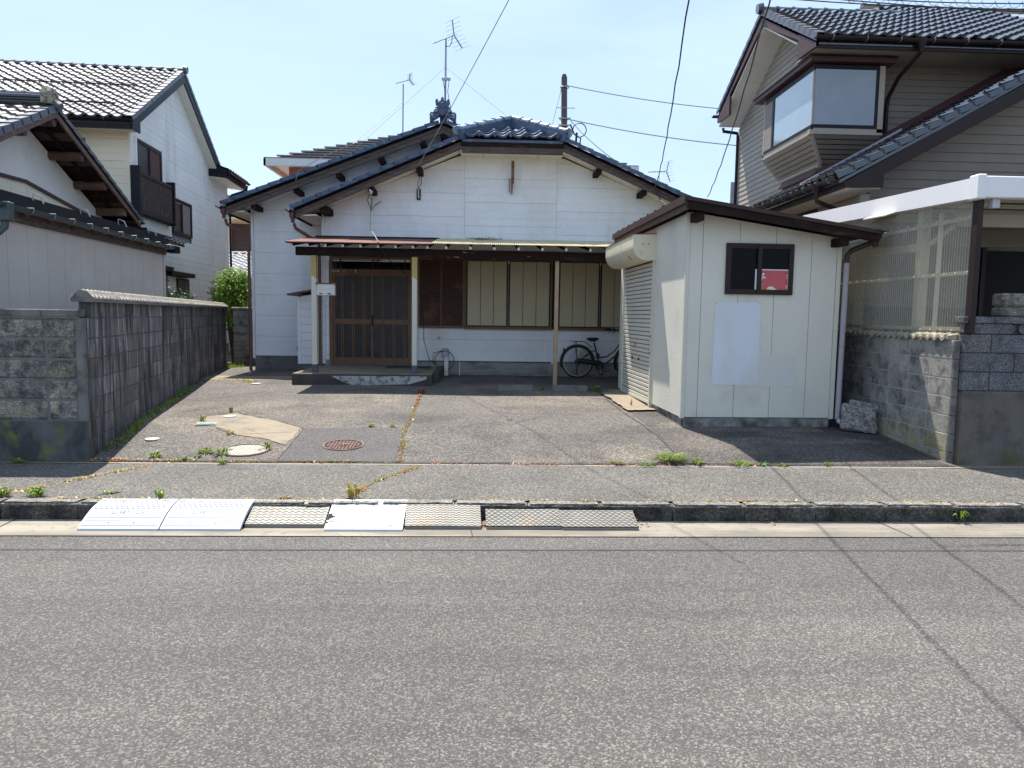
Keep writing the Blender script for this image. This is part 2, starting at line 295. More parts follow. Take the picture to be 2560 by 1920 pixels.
class MB:
    def __init__(s): s.v = []; s.f = []; s.mi = []; s.cur = 0
    def add(s, vs, fs):
        b = len(s.v); s.v += [Vector(v) for v in vs]
        for f in fs: s.f.append([b+i for i in f]); s.mi.append(s.cur)
        return s
    def box(s, x0, x1, y0, y1, z0, z1):
        vs = [(x, y, z) for z in (z0, z1) for y in (y0, y1) for x in (x0, x1)]
        return s.add(vs, [(0, 2, 3, 1), (4, 5, 7, 6), (0, 1, 5, 4), (2, 6, 7, 3), (0, 4, 6, 2), (1, 3, 7, 5)])
    def cbox(s, x0, x1, y0, y1, z0, z1, c=.006):      # box with chamfered edges
        bm = bmesh.new(); bmesh.ops.create_cube(bm, size=1)
        for v in bm.verts:
            v.co = Vector(((x0+x1)/2+v.co.x*(x1-x0), (y0+y1)/2+v.co.y*(y1-y0), (z0+z1)/2+v.co.z*(z1-z0)))
        bmesh.ops.bevel(bm, geom=bm.edges[:], offset=c, segments=1, affect='EDGES')
        bm.verts.index_update(); s.add([v.co.copy() for v in bm.verts], [[v.index for v in f.verts] for f in bm.faces]); bm.free(); return s
    def prism(s, A, B):                                # two matching 3D polygons
        n = len(A); return s.add(list(A)+list(B), [list(range(n))[::-1], [n+i for i in range(n)]]+[(i, (i+1) % n, n+(i+1) % n, n+i) for i in range(n)])
    def ext(s, poly, place, a, b):                     # polygon in (u,z) extruded between offsets a,b by place(u,z,off)
        return s.prism([place(u, z, a) for u, z in poly], [place(u, z, b) for u, z in poly])
    def slab(s, top, t):
        top = [Vector(p) for p in top]; return s.prism([p-Vector((0, 0, t)) for p in top], top)
    def tube(s, pts, r, n=8, cap=True):
        pts = [Vector(p) for p in pts]; rs = r if isinstance(r, (list, tuple)) else [r]*len(pts)
        rings = []; pu = None
        for i, p in enumerate(pts):
            d = (pts[min(i+1, len(pts)-1)]-pts[max(i-1, 0)]).normalized()
            if pu is None:
                pu = d.cross(Vector((0, 0, 1)) if abs(d.z) < .9 else Vector((1, 0, 0))).normalized()
            u = (pu-d*pu.dot(d)).normalized(); pu = u; w_ = d.cross(u)
            rings.append([p+(u*math.cos(2*math.pi*k/n)+w_*math.sin(2*math.pi*k/n))*rs[i] for k in range(n)])
        vs = [v for r_ in rings for v in r_]; fs = []
        for i in range(len(pts)-1):
            for k in range(n): fs.append((i*n+k, i*n+(k+1) % n, (i+1)*n+(k+1) % n, (i+1)*n+k))
        if cap: fs += [list(range(n))[::-1], [(len(pts)-1)*n+k for k in range(n)]]
        return s.add(vs, fs)
    def bar(s, a, b, w_, h):                           # rectangular bar between two points
        a, b = Vector(a), Vector(b); d = (b-a).normalized()
        side = d.cross(Vector((0, 0, 1)));
        if side.length < 1e-3: side = Vector((1, 0, 0))
        side.normalize(); up = side.cross(d)
        q = [(-w_/2, -h/2), (w_/2, -h/2), (w_/2, h/2), (-w_/2, h/2)]
        return s.prism([a+side*x+up*z for x, z in q], [b+side*x+up*z for x, z in q])
    def disc(s, c, r, h, n=24, nrm=(0, 0, 1)):
        nrm = Vector(nrm).normalized(); return s.tube([Vector(c), Vector(c)+nrm*h], r, n)
    def torus(s, c, R_, r, ax='y', n=40, k=8, a0=0, a1=2*math.pi):
        full = abs(a1-a0-2*math.pi) < 1e-6; m_ = n if full else n+1; vs = []; c = Vector(c)
        for i in range(m_):
            a = a0+(a1-a0)*i/n
            for j in range(k):
                b = 2*math.pi*j/k; rr = R_+r*math.cos(b); o = r*math.sin(b)
                if ax == 'y': vs.append(c+Vector((rr*math.cos(a), o, rr*math.sin(a))))
                elif ax == 'z': vs.append(c+Vector((rr*math.cos(a), rr*math.sin(a), o)))
                else: vs.append(c+Vector((o, rr*math.cos(a), rr*math.sin(a))))
        fs = [(i*k+j, i*k+(j+1) % k, ((i+1) % m_)*k+(j+1) % k, ((i+1) % m_)*k+j) for i in range(n) for j in range(k)]
        return s.add(vs, fs)
    def mesh(s, name, mats, smooth=False):
        me = bpy.data.meshes.new(name); me.from_pydata([tuple(v) for v in s.v], [], s.f)
        mats = mats if isinstance(mats, (list, tuple)) else [mats]
        for m_ in mats: me.materials.append(M[m_] if isinstance(m_, str) else m_)
        if len(mats) > 1: me.polygons.foreach_set('material_index', s.mi)
        bm = bmesh.new(); bm.from_mesh(me); bmesh.ops.recalc_face_normals(bm, faces=bm.faces[:]); bm.to_mesh(me); bm.free()
        if smooth: me.shade_smooth()
        me.update(); return me
    def build(s, name, mats, parent=None, smooth=False):
        if parent is not None:
            iv = inv_of(parent); s.v = [iv @ v for v in s.v]
        me = s.mesh(name, mats, smooth)
        if smooth: 
            try: me.set_sharp_from_angle(angle=RAD(40))
            except Exception: pass
        o = bpy.data.objects.new(name, me); col.objects.link(o)
        if parent is not None: o.parent = parent
        return o
def inst(name, me, parent, mat):                       # shared-mesh piece; mat in authoring coordinates
    o = bpy.data.objects.new(name, me); col.objects.link(o)
    if parent is not None: o.parent = parent; o.matrix_local = inv_of(parent) @ mat
    else: o.matrix_world = mat
    return o
def frame_m(o, u, v, w_):
    m_ = Matrix.Identity(4)
    for i, a in enumerate((u, v, w_)):
        for j in range(3): m_[j][i] = a[j]
    m_.translation = o; return m_
def one(name, mb, mats, label, cat, group=None, smooth=False, loc=None, kind=None):   # a thing made of one mesh, origin at its base
    if loc is None:
        xs = [v.x for v in mb.v]; ys = [v.y for v in mb.v]; loc = ((min(xs)+max(xs))/2, (min(ys)+max(ys))/2, min(v.z for v in mb.v))
    mb.v = [v-Vector(loc) for v in mb.v]; o = mb.build(name, mats, None, smooth); o.location = loc
    return tag(o, label, cat, group, kind)

# place functions: (u, z, out) -> point ; out = distance in front of the wall
def face_y(y): return lambda u, z, o: Vector((u, y-o, z))            # wall facing -y
def face_xm(x): return lambda u, z, o: Vector((x-o, u, z))           # wall facing -x
def face_xp(x): return lambda u, z, o: Vector((x+o, u, z))           # wall facing +x

def boards(root, name, outline, segs, rows, place, mat, thick=.012, sub=0, gap=.008, lap=0., holes=(), sgap=.004):
    """Separate boards clipped to an outline; segs = [(u0,u1)], rows=[(z0,z1)] or function of segment index; holes are rectangles left out."""
    for si, (u0, u1) in enumerate(segs):
        rr = rows[si] if isinstance(rows, dict) else rows
        for (z0, z1) in rr:
            spans = [(u0, u1)]
            for (hx0, hx1, hz0, hz1) in holes:
                if hz0 < (z0+z1)/2 < hz1:
                    ns = []
                    for a, b in spans:
                        if hx1 <= a or hx0 >= b: ns.append((a, b)); continue
                        if hx0 > a: ns.append((a, hx0))
                        if hx1 < b: ns.append((hx1, b))
                    spans = ns
            for a, b in spans:
                if b-a < .03: continue
                mb = MB(); k = max(1, sub)
                for i in range(k):
                    c0 = z0+(z1-z0)*i/k+(gap/2 if i == 0 else sgap/2); c1 = z0+(z1-z0)*(i+1)/k-(gap/2 if i == k-1 else sgap/2)
                    p = clip(outline, a+gap/2, b-gap/2, c0, c1)
                    if not p: continue
                    if lap:
                        fr = [place(u, z, thick*.35+lap*(c1-z)/(c1-c0)) for u, z in p]; bk = [place(u, z, -.002) for u, z in p]
                        mb.prism(bk, fr)
                    else: mb.ext(p, place, 0, thick)
                if mb.v: mb.build(name, mat, root)
def rows_of(z0, z1, h, first=None):
    r = []; z = z0 if first is None else first
    if first is not None and first > z0: r.append((z0, first))
    while z < z1-.02: r.append((z, min(z+h, z1))); z += h
    return r

def tile_mesh(name, w_, h, mats, amp=.03, th=.016, lift=.028, over=.05, seg=10):
    mb = MB(); pr = []
    for i in range(seg+1):
        t = i/seg
        z = amp*.9-amp*math.sin(math.pi*t/.68) if t < .68 else amp*.9+amp*.75*math.sin(math.pi*(t-.68)/.32)
        pr.append((t*(w_+.012), z))
    vs = []
    for v, dz in ((0, lift), (h+over, 0)):
        for u, z in pr: vs.append((u, v, z+dz))
    for u, z in pr: vs.append((u, 0, z+lift-th-.012))
    n = seg+1; fs = []
    for i in range(seg): fs.append((i, i+1, n+i+1, n+i)); fs.append((2*n+i, 2*n+i+1, i+1, i))
    mb.add(vs, fs); me = mb.mesh(name, mats); me.shade_smooth()
    try: me.set_sharp_from_angle(angle=RAD(50))
    except Exception: pass
    return me
def tile_field(root, org, u, v, nc, nr, w_, h, me, keep=None, limit=300, name='roof_tile', eave_cap=None):
    """org = lower corner, u along the eave, v up the slope (unit vectors), authoring coordinates."""
    org, u, v = Vector(org), Vector(u).normalized(), Vector(v).normalized(); nrm = u.cross(v)
    if nrm.z < 0:
        org = org+u*(nc*w_); u = -u; nrm = -nrm
        if keep: kk = keep; keep = lambda c, r: kk(nc-1-c, r)
    cnt = 0; rest = []
    for r in range(nr):
        for c in range(nc):
            if keep and not keep(c, r): continue
            mt = frame_m(org+u*(c*w_)+v*(r*h)+nrm*.002, u, v, nrm)
            if cnt < limit: inst(name, me, root, mt); cnt += 1
            else: rest.append(mt)
    if rest:
        mb = MB()
        for mt in rest: mb.add([mt @ vv.co for vv in me.vertices], [list(p.vertices) for p in me.polygons])
        tag(mb.build(name, me.materials[0], root, True), kind='stuff')
    if eave_cap is not None:
        capm = MB(); capm.disc((0, -.008, 0), .034, .03, 12, (0, 1, 0)); cm = capm.mesh('eave_disc', me.materials[0])
        for c in range(nc):
            if keep and not keep(c, 0): continue
            inst('eave_tile_end', cm, root, frame_m(org+u*(c*w_+w_*.86)+nrm*.05, u, v, nrm))
def gutter_run(root, a, b, r=.06, mat='black_m', name='gutter', out=(0, -1, 0), n=6, hooks=0, hmat='galv'):
    a, b = Vector(a), Vector(b); o = Vector(out).normalized(); mb = MB(); pa = []
    for k in range(n+1):
        t = math.pi*k/n; pa.append(o*(-math.cos(t)*r)+Vector((0, 0, -math.sin(t)*r)))
    inn = [p*.88 for p in pa[::-1]]; pr = pa+inn
    mb.prism([a+p for p in pr], [b+p for p in pr]); g_ = mb.build(name, mat, root)
    d = (b-a)
    for i in range(hooks):
        p = a+d*((i+.5)/hooks); h = MB(); h.torus((0, 0, 0), r*1.06, .004, 'x', 8, 4, math.pi, 2*math.pi)
        dn = d.normalized(); pts = [p+o*(-math.cos(math.pi*k/8)*r*1.08)+Vector((0, 0, -math.sin(math.pi*k/8)*r*1.08)) for k in range(9)]+[p+o*(r*1.1)+Vector((0, 0, .012)), p+o*(-r)+Vector((0, 0, .012))]
        h2 = MB(); h2.tube(pts, .006, 4); h2.build('gutter_hook', hmat, root)
    return g_
def downpipe(root, pts, r=.03, mat='pipe_dk', clips=(), hopper=None):
    mb = MB(); mb.tube(pts, r, 10); p = mb.build('downpipe', mat, root, True)
    for z in clips:
        q = Vector(pts[-2]); c = MB(); c.torus((q.x, q.y, z), r*1.05, .006, 'z', 14, 5); c.build('pipe_clip', mat, p)
    if hopper:
        h = MB(); c = Vector(hopper); h.tube([c, c-Vector((0, 0, .08)), c-Vector((0, 0, .13)), c-Vector((0, 0, .2))], [.075, .07, .04, .035], 10); h.build('hopper', mat, root, True)
    return p
def roundridge(root, a, b, r, n, mat, name='ridge_tile', up=(0, 0, 1), ring=True, flat=0.):
    a, b = Vector(a), Vector(b); d = b-a; L_ = d.length; dn = d.normalized(); up = Vector(up); s_ = dn.cross(up).normalized(); up = s_.cross(dn)
    seg = L_/n; mb = MB()
    pr = [(math.cos(math.pi*k/8), math.sin(math.pi*k/8)) for k in range(9)]
    def ringv(x, rr): return [Vector((x, c*rr, sn*rr)) for c, sn in pr]+[Vector((x, -rr, -flat)), Vector((x, rr, -flat))]
    mb.prism(ringv(0, r), ringv(seg*1.0, r*.93))
    if ring:
        mb.prism(ringv(-.012, r*1.16), ringv(.035, r*1.16))
    me = mb.mesh(name, mat); me.shade_smooth()
    try: me.set_sharp_from_angle(angle=RAD(45))
    except Exception: pass
    for i in range(n): inst(name, me, root, frame_m(a+dn*(seg*i), dn, s_, up))
def verge_tiles(root, a, b, n, mat, out, w_=.13, hgt=.075, name='verge_tile', inward=.2):
    """stepped L-shaped tiles along a rake from a (low) to b (high); out = outward unit vector."""
    a, b = Vector(a), Vector(b); d = (b-a); seg = d.length/n; dn = d.normalized(); o = Vector(out); nrm = dn.cross(o).normalized()
    if nrm.z < 0: nrm = -nrm
    mb = MB(); t = .018
    def sec(x, dz): return [Vector((x, 0, -hgt+dz)), Vector((x, 0, dz)), Vector((x, -inward, dz)), Vector((x, -inward, dz-t)), Vector((x, -t, dz-t)), Vector((x, -t, -hgt+dz))]
    mb.prism(sec(-.02, .02), sec(seg+.02, 0)); me = mb.mesh(name, mat)
    for i in range(n): inst(name, me, root, frame_m(a+dn*(seg*i), dn, o, nrm))
def window(root, place, u0, u1, z0, z1, fm='sash', pm_='glass_d', fr=.045, depth=.05, mull=True, name='window', out=.0, panes=None):
    wn = MB()
    def rect(a, b, c, d, o0, o1, mb): mb.ext([(a, c), (b, c), (b, d), (a, d)], place, o0, o1)
    for a, b, c, d in ((u0, u0+fr, z0, z1), (u1-fr, u1, z0, z1), (u0+fr, u1-fr, z1-fr, z1), (u0+fr, u1-fr, z0, z0+fr)): rect(a, b, c, d, out-.02, out+depth, wn)
    wo = wn.build(name, fm, root)
    k = 2 if mull else 1; wd = (u1-u0-2*fr)/k
    for i in range(k):
        a = u0+fr+wd*i; b = a+wd; oo = out+.008*i
        s_ = MB(); q = fr*.6
        for A, B, C_, D in ((a, a+q, z0+fr, z1-fr), (b-q, b, z0+fr, z1-fr), (a+q, b-q, z1-fr-q, z1-fr), (a+q, b-q, z0+fr, z0+fr+q)): rect(A, B, C_, D, oo+.004, oo+.03, s_)
        s_.build('sash', fm, wo)
        p = MB(); rect(a+q, b-q, z0+fr+q, z1-fr-q, oo+.008, oo+.014, p); p.build('pane', (panes[i] if panes else pm_), wo)
    return wo

# ================================================================== SETTING
def zg(y):
    P_ = [(7.4, .14), (8.5, .23), (9.3, .28), (11, .31), (12.5, .35), (14, .40)]
    if y <= P_[0][0]: return .14
    for (a, b), (c, d) in zip(P_, P_[1:]):
        if y <= c: return b+(d-b)*(y-a)/(c-a)
    return .40
def sheet(name, x0, x1, y0, y1, zf, mat, dx=1., dy=.25, kind='structure', parent=None, dz=0.):
    nx = max(1, int(round((x1-x0)/dx))); ny = max(1, int(round((y1-y0)/dy))); mb = MB()
    vs = [(x0+(x1-x0)*i/nx, y0+(y1-y0)*j/ny, zf(x0+(x1-x0)*i/nx, y0+(y1-y0)*j/ny)+dz) for j in range(ny+1) for i in range(nx+1)]
    mb.add(vs, [(j*(nx+1)+i, j*(nx+1)+i+1, (j+1)*(nx+1)+i+1, (j+1)*(nx+1)+i) for j in range(ny) for i in range(nx)])
    o = mb.build(name, mat, parent, True)
    if parent is None: tag(o, kind=kind)
    return o
def flatz(z): return lambda x, y: z
ground = sheet('ground', -300, 300, -300, 7.3, flatz(-.03), 'soil', 20, 20)
sheet('ground', -300, 300, 15, 500, flatz(.394), 'soil', 20, 20)
sheet('yard', -300, 300, 7.42, 15, lambda x, y: zg(y)-.006, 'soil', 20, .25)
road = sheet('road', -80, 80, -9, 5.41, flatz(0), 'road', 8, 2)
gut = sheet('gutter', -60, 60, 5.415, 5.86, lambda x, y: .006-.012*(y-5.415), 'gutter', 4, .22)
sidewalk = sheet('sidewalk', -60, 60, 5.985, 7.40, lambda x, y: .136, 'sidewalk', 2, .2)
# seam of the road resurfacing and joints of the gutter
mb = MB(); mb.box(-60, 60, 5.09, 5.112, .0, .003); mb.build('seam', 'joint', road)
for x in (-3.66, -.06, 3.35, 6.9):
    mb = MB(); mb.prism([(x, 5.42, .002), (x+.008, 5.42, .002), (x-.03, 5.86, .002), (x-.038, 5.86, .002)], [(x, 5.42, .0095), (x+.008, 5.42, .0095), (x-.03, 5.86, .0055), (x-.038, 5.86, .0055)]); mb.build('joint', 'joint', gut)
kerb = tag(bpy.data.objects.new('kerb', None), kind='structure'); col.objects.link(kerb); INV['kerb'] = Matrix.Identity(4)
random.seed(3)
kmes = []
for k in range(5):
    bm = bmesh.new(); bmesh.ops.create_cube(bm, size=1)
    for v in bm.verts: v.co = Vector((v.co.x*.592, v.co.y*.13, (v.co.z+.5)*.155))
    bmesh.ops.bevel(bm, geom=[e for e in bm.edges if all(v.co.z > .1 for v in e.verts)], offset=.016, segments=2, affect='EDGES')
    bmesh.ops.subdivide_edges(bm, edges=[e for e in bm.edges if abs(e.verts[0].co.x-e.verts[1].co.x) > .3], cuts=9)
    for v in bm.verts:
        if v.co.z > .1: v.co += Vector((0, random.uniform(-.006, .004), random.uniform(-.005, .002)))
    me = bpy.data.meshes.new('kerb_stone'); bm.to_mesh(me); bm.free(); me.materials.append(M['kerb']); kmes.append(me)
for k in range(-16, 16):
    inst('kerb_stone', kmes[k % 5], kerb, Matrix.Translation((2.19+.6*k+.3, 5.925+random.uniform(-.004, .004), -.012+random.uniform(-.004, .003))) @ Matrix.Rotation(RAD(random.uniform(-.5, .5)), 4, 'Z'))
edging = sheet('edging_strip', -60, 60, 7.40, 7.462, lambda x, y: .141, 'conc', 3, .1)
bump_r = random.Random(5)
def zdrive(x, y): return zg(y)+.006*math.sin(x*1.7+y*.9)*min(1, (y-7.4)*.8)
drive = sheet('driveway', -7.2, 5.05, 7.462, 17.6, lambda x, y: zdrive(x, y)+.004, 'drive', .35, .2)
def zd(x, y): return zdrive(x, y)+.004
# patches
def patch(name, pts, mat, dz=.004, jag=True):
    mb = MB(); n = len(pts)
    # fan subdivision so the patch follows the slope
    cx = sum(p[0] for p in pts)/n; cy = sum(p[1] for p in pts)/n; vs = [(cx, cy, zd(cx, cy)+dz)]; ring = []
    for i in range(n):
        a, b = pts[i], pts[(i+1) % n]
        for k in range(8): j = .018 if (jag and k) else 0; ring.append((a[0]+(b[0]-a[0])*k/8+random.uniform(-j, j), a[1]+(b[1]-a[1])*k/8+random.uniform(-j, j)))
    R_ = 5
    for r in range(1, R_+1):
        for p in ring:
            x = cx+(p[0]-cx)*r/R_; y = cy+(p[1]-cy)*r/R_; vs.append((x, y, zd(x, y)+dz))
    m_ = len(ring); fs = [(0, 1+i, 1+(i+1) % m_) for i in range(m_)]
    for r in range(R_-1):
        for i in range(m_): fs.append((1+r*m_+i, 1+(r+1)*m_+i, 1+(r+1)*m_+(i+1) % m_, 1+r*m_+(i+1) % m_))
    mb.add(vs, fs); return tag(mb.build(name, mat, None, True), kind='structure')
patch('asphalt_patch', [(2.16, 12.3), (2.16, 7.5), (4.98, 7.5), (4.98, 13.5), (3.5, 13.5)], 'drive_d', .002, False)
patch('asphalt_patch', [(-2.14, 8.985), (-.965, 9.03), (-.86, 7.5), (-2.08, 7.48)], 'patch')
patch('concrete_patch', [(-3.6, 9.68), (-3.33, 10.02), (-2.64, 9.45), (-2.2, 8.98), (-2.17, 8.13), (-2.48, 8.42), (-2.84, 8.56), (-3.16, 8.93), (-3.28, 9.02), (-3.55, 9.2)], 'conc')
patch('concrete_apron', [(2.06, 12.35), (2.35, 12.9), (2.52, 12.9), (2.62, 11.0), (2.6, 10.5), (2.12, 10.45), (2.1, 11.2)], 'conc', .03)
patch('threshold_strip', [(-6.6, 14.05), (-6.0, 14.75), (-3.5, 14.75), (-3.5, 14.0), (-4.6, 13.85)], 'conc')
def crack(pts, w_=.012, seed=1, amp=.03, mat='joint', dz=.007):
    r = random.Random(seed); P_ = []
    for a, b in zip(pts, pts[1:]):
        n = max(2, int(math.dist(a, b)/.12))
        for k in range(n):
            t = k/n; P_.append((a[0]+(b[0]-a[0])*t+r.uniform(-amp, amp)*.5, a[1]+(b[1]-a[1])*t+r.uniform(-amp, amp)))
    P_.append(pts[-1]); mb = MB(); vs = []; fs = []
    for i, p in enumerate(P_):
        q = P_[min(i+1, len(P_)-1)]; o = P_[max(i-1, 0)]; d = Vector((q[0]-o[0], q[1]-o[1], 0)).normalized(); s_ = Vector((-d.y, d.x, 0))*w_*r.uniform(.3, .8)
        for e in (-1, 1): x, y = p[0]+s_.x*e, p[1]+s_.y*e; vs.append((x, y, zd(x, y)+dz if y > 7.45 else .1385+.001))
    for i in range(len(P_)-1): fs.append((2*i, 2*i+1, 2*i+3, 2*i+2))
    mb.add(vs, fs); return mb.build('crack', mat, drive)
crack([(-1.02, 13.0), (-.99, 11.1), (-.94, 9.95), (-.92, 8.6), (-.83, 7.48)], .02, 1, .02)
crack([(2.05, 12.9), (2.04, 10.5), (2.1, 9.3), (2.15, 8.3), (2.13, 7.5)], .016, 2, .02)
crack([(-2.2, 8.985), (-1.0, 9.035)], .009, 3, .006); crack([(-2.09, 7.5), (-2.16, 8.97)], .009, 4, .006)
crack([(-3.62, 9.7), (-3.33, 10.04), (-2.64, 9.47), (-2.18, 8.99)], .012, 5, .02); crack([(-3.2, 8.9), (-2.84, 8.55), (-2.48, 8.4), (-2.17, 8.13)], .009, 6, .01)
crack([(-2.9, 8.6), (-2.25, 8.75)], .007, 7, .01)
crack([(.1, 10.4), (.5, 10.2), (1.1, 10.35)], .008, 8, .05); crack([(-.2, 9.1), (.2, 9.5), (.35, 9.3), (.8, 9.9)], .008, 9, .05); crack([(2.1, 10.45), (2.45, 10.5)], .01, 10, .02)
crack([(-3.1, 7.95), (-3.5, 8.0), (-3.8, 8.1)], .005, 11, .02); crack([(4.3, 7.6), (4.6, 7.7), (4.9, 7.62)], .010, 12, .05)
crack([(-.60, 7.39), (-.95, 6.7), (-1.1, 6.0)], .01, 14, .02)
crack([(-6, 7.49), (-2, 7.49), (2, 7.49), (5, 7.49)], .010, 15, .004)

# --------------------------------------------------------- lids and covers
def round_cover(label, c, r, mat, ringmat, kind_):
    x, y = c; z = zd(x, y)+.006; slope = math.atan2(zg(y+.2)-zg(y-.2), .4)
    t = thing('manhole_cover', label, 'manhole cover', (x, y, z), 0, None, True)
    t.rotation_euler = (slope, 0, 0)
    a = MB(); a.torus((0, 0, .002), r+.018, .012, 'z', 48, 6); a.build('rim', ringmat, t, True)
    b = MB(); b.disc((0, 0, -.004), r, .008, 48); b.build('plate', mat, t)
    p = MB()
    n = int(r*2/.036)
    for i in range(n+1):
        for j in range(n+1):
            px, py_ = -r+2*r*i/n, -r+2*r*j/n
            if math.hypot(px, py_) > r*.93: continue
            if kind_ == 'grid':
                if math.hypot(px, py_) < r*.32: continue
                p.box(px-.011, px+.011, py_-.011, py_+.011, .004, .010)
            else: p.box(px-.014, px+.014, py_-.003, py_+.003, .004, .007)
    if kind_ == 'grid':
        p.torus((0, 0, .006), r*.3, .007, 'z', 30, 5); p.torus((0, 0, .006), r*.18, .006, 'z', 24, 5); p.box(-.01, .01, -.03, .03, .004, .011)
    tag(p.build('tread', ringmat if kind_ == 'grid' else mat, t), kind='stuff')
    for sx in (-1, 1):
        h = MB(); h.box(sx*r*.72-.02, sx*r*.72+.02, -.012, .012, .004, .0075); h.build('lift_hole', 'hole', t)
    return t
M['pale_lid'] = pm('pale_lid_concrete', (.40, .37, .31), .85, var=.1, vs=8, stains=[((.2, .18, .15), 9, .55, .66, .6)])
round_cover('round pale concrete manhole cover with faint grid lines', (-2.53, 7.88), .215, 'pale_lid', 'conc', 'line')
round_cover('round reddish cast iron manhole cover with square studs', (-1.53, 8.13), .2, 'hole', 'iron_r', 'grid')
t = thing('water_meter_lid', 'small rectangular greenish water meter lid beside the concrete patch', 'meter lid', (-3.40, 9.14, zd(-3.4, 9.14)+.005), RAD(12), None, True)
mb = MB(); mb.box(-.12, .12, -.1, .1, -.01, .006); mb.build('frame', 'galv', t); mb = MB(); mb.box(-.105, .105, -.085, .085, .006, .010)
mb.build('plate', 'teal', t); mb = MB()
for i in range(6): mb.box(-.09+.032*i, -.075+.032*i, -.07, .07, .010, .013)
mb.build('rib', 'teal', t)
for (x, y, r, lb) in ((-3.70, 8.31, .075, 'small round cream cap in the tarmac near the left block wall'), (-3.31, 9.71, .08, 'small round white cap set in the pale concrete patch'), (-4.07, 13.35, .09, 'small round white cap in the tarmac beside the entrance step')):
    mb = MB(); mb.disc((x, y, zd(x, y)+.002), r, .012, 28); one('inspection_cap', mb, 'white_pl' if r > .077 else 'paint_c', lb, 'cap', 'round caps in the driveway')

# --------------------------------------------------------- plants
def tuft(label, x, y, r=.07, h=.08, n=26, mat='weed', seed=0, z=None, group='weeds in the joints of the driveway', name='weed', wide=.010, cat='weed'):
    rr = random.Random(seed*17+int(x*100)); mb = MB()
    if z is None: z = zd(x, y) if y > 7.46 else .138
    for i in range(n):
        a = rr.uniform(0, 6.28); d = rr.uniform(0, r*.45); bx, by = x+math.cos(a)*d*1.2, y+math.sin(a)*d; hh = h*rr.uniform(.45, 1.); a2 = a+rr.uniform(-.6, .6); out_ = r*rr.uniform(.3, 1)
        s_ = Vector((-math.sin(a2), math.cos(a2), 0))*wide*rr.uniform(.4, 1); p0 = Vector((bx, by, z)); p1 = p0+Vector((math.cos(a2)*out_*.4, math.sin(a2)*out_*.4, hh*.75)); p2 = p0+Vector((math.cos(a2)*out_, math.sin(a2)*out_, hh*rr.uniform(.5, 1)))
        mb.add([p0-s_*.4, p0+s_*.4, p1+s_, p1-s_, p2], [(0, 1, 2, 3), (3, 2, 4)])
    return one(name, mb, mat, label, cat, group, loc=(x, y, z))
T = tuft
T('bright green weed clump on the sidewalk at the far left, left one of the pair', -3.93, 6.06, .11, .09, 60, seed=1)
T('bright green weed clump on the sidewalk at the far left, right one of the pair', -3.66, 6.08, .10, .09, 60, seed=2)
T('low green weed behind the kerb between the far left clumps and the white ramps', -3.12, 6.18, .09, .03, 24, seed=3)
T('thin grassy weed behind the left white ramp', -2.62, 6.01, .07, .10, 18, seed=4)
T('tall dry grass tuft behind the kerb above the right white ramp', -1.06, 6.05, .09, .16, 40, 'weed_dry', seed=5)
T('tiny yellow weed behind the kerb over the wavy steel ramp', -1.62, 6.02, .06, .03, 20, 'weed_dry', seed=6)
T('spiky green weed nearest the left block pillar', -3.36, 7.62, .08, .07, 40, seed=7)
T('small green weed at the driveway edge between pillar and pale manhole cover', -3.02, 7.52, .05, .045, 26, seed=8)
T('sprawling green weed on the crack left of the pale manhole cover', -2.92, 7.78, .10, .08, 50, seed=9)
T('green weed touching the left rim of the pale manhole cover', -2.72, 7.72, .09, .09, 40, seed=10)
T('pale green weed touching the right rim of the pale manhole cover', -2.31, 7.96, .07, .10, 30, seed=11)
T('flat star shaped weed left of the pale manhole cover', -2.93, 7.62, .05, .04, 22, seed=12)
T('spiky green weed in front of the pale manhole cover', -2.60, 7.40, .06, .06, 34, seed=13)
T('green weed along the upper edge of the dark patch, left one', -1.37, 9.10, .07, .05, 26, seed=14)
T('faint green weed along the upper edge of the dark patch, right one', -1.10, 9.08, .06, .05, 20, seed=15)
T('green tuft at the top corner of the concrete patch', -3.43, 10.10, .05, .10, 20, seed=16)
T('green tuft behind the greenish meter lid', -3.52, 9.32, .06, .10, 26, seed=17)
T('small weed on the lower edge of the concrete patch', -2.94, 8.62, .06, .07, 22, 'weed_dry', seed=18)
T('large bright green weed clump at the driveway edge before the shed', 2.02, 7.60, .22, .10, 150, seed=19)
T('green weed trailing right of the large clump', 2.28, 7.50, .10, .06, 50, seed=20)
T('low green weed left of the large clump at the driveway edge', 1.74, 7.46, .11, .04, 46, seed=21)
T('green weed left of the large clump, second from it', 1.42, 7.47, .09, .035, 34, seed=22)
T('wide green weed on the edging strip below the shed corner', 2.72, 7.46, .13, .06, 60, seed=23)
T('green weed on the edging strip below the middle of the shed', 2.98, 7.46, .08, .05, 34, seed=24)
T('green weed on the edging strip below the right part of the shed', 3.18, 7.46, .08, .05, 30, seed=25)
T('single upright weed on the edging strip near the right wall', 3.66, 7.46, .04, .07, 14, seed=26)
T('slim yellow green blade growing from the concrete apron', 2.27, 10.95, .03, .17, 8, 'weed_dry', seed=27)
T('dark green weed at the right end of the wheel stop', 2.02, 12.75, .14, .13, 60, seed=28)
T('small weed between the two wheel stops', 1.07, 12.9, .08, .06, 26, seed=29)
T('green weed growing out of the kerb face at the right', 4.02, 5.85, .08, .11, 30, seed=30, z=.03)
T('red weed at the head of the long driveway crack', -1.01, 12.35, .09, .11, 60, 'weed_red', seed=31)
T('tiny green weed in the middle of the right bay', .38, 9.65, .06, .02, 20, seed=32)
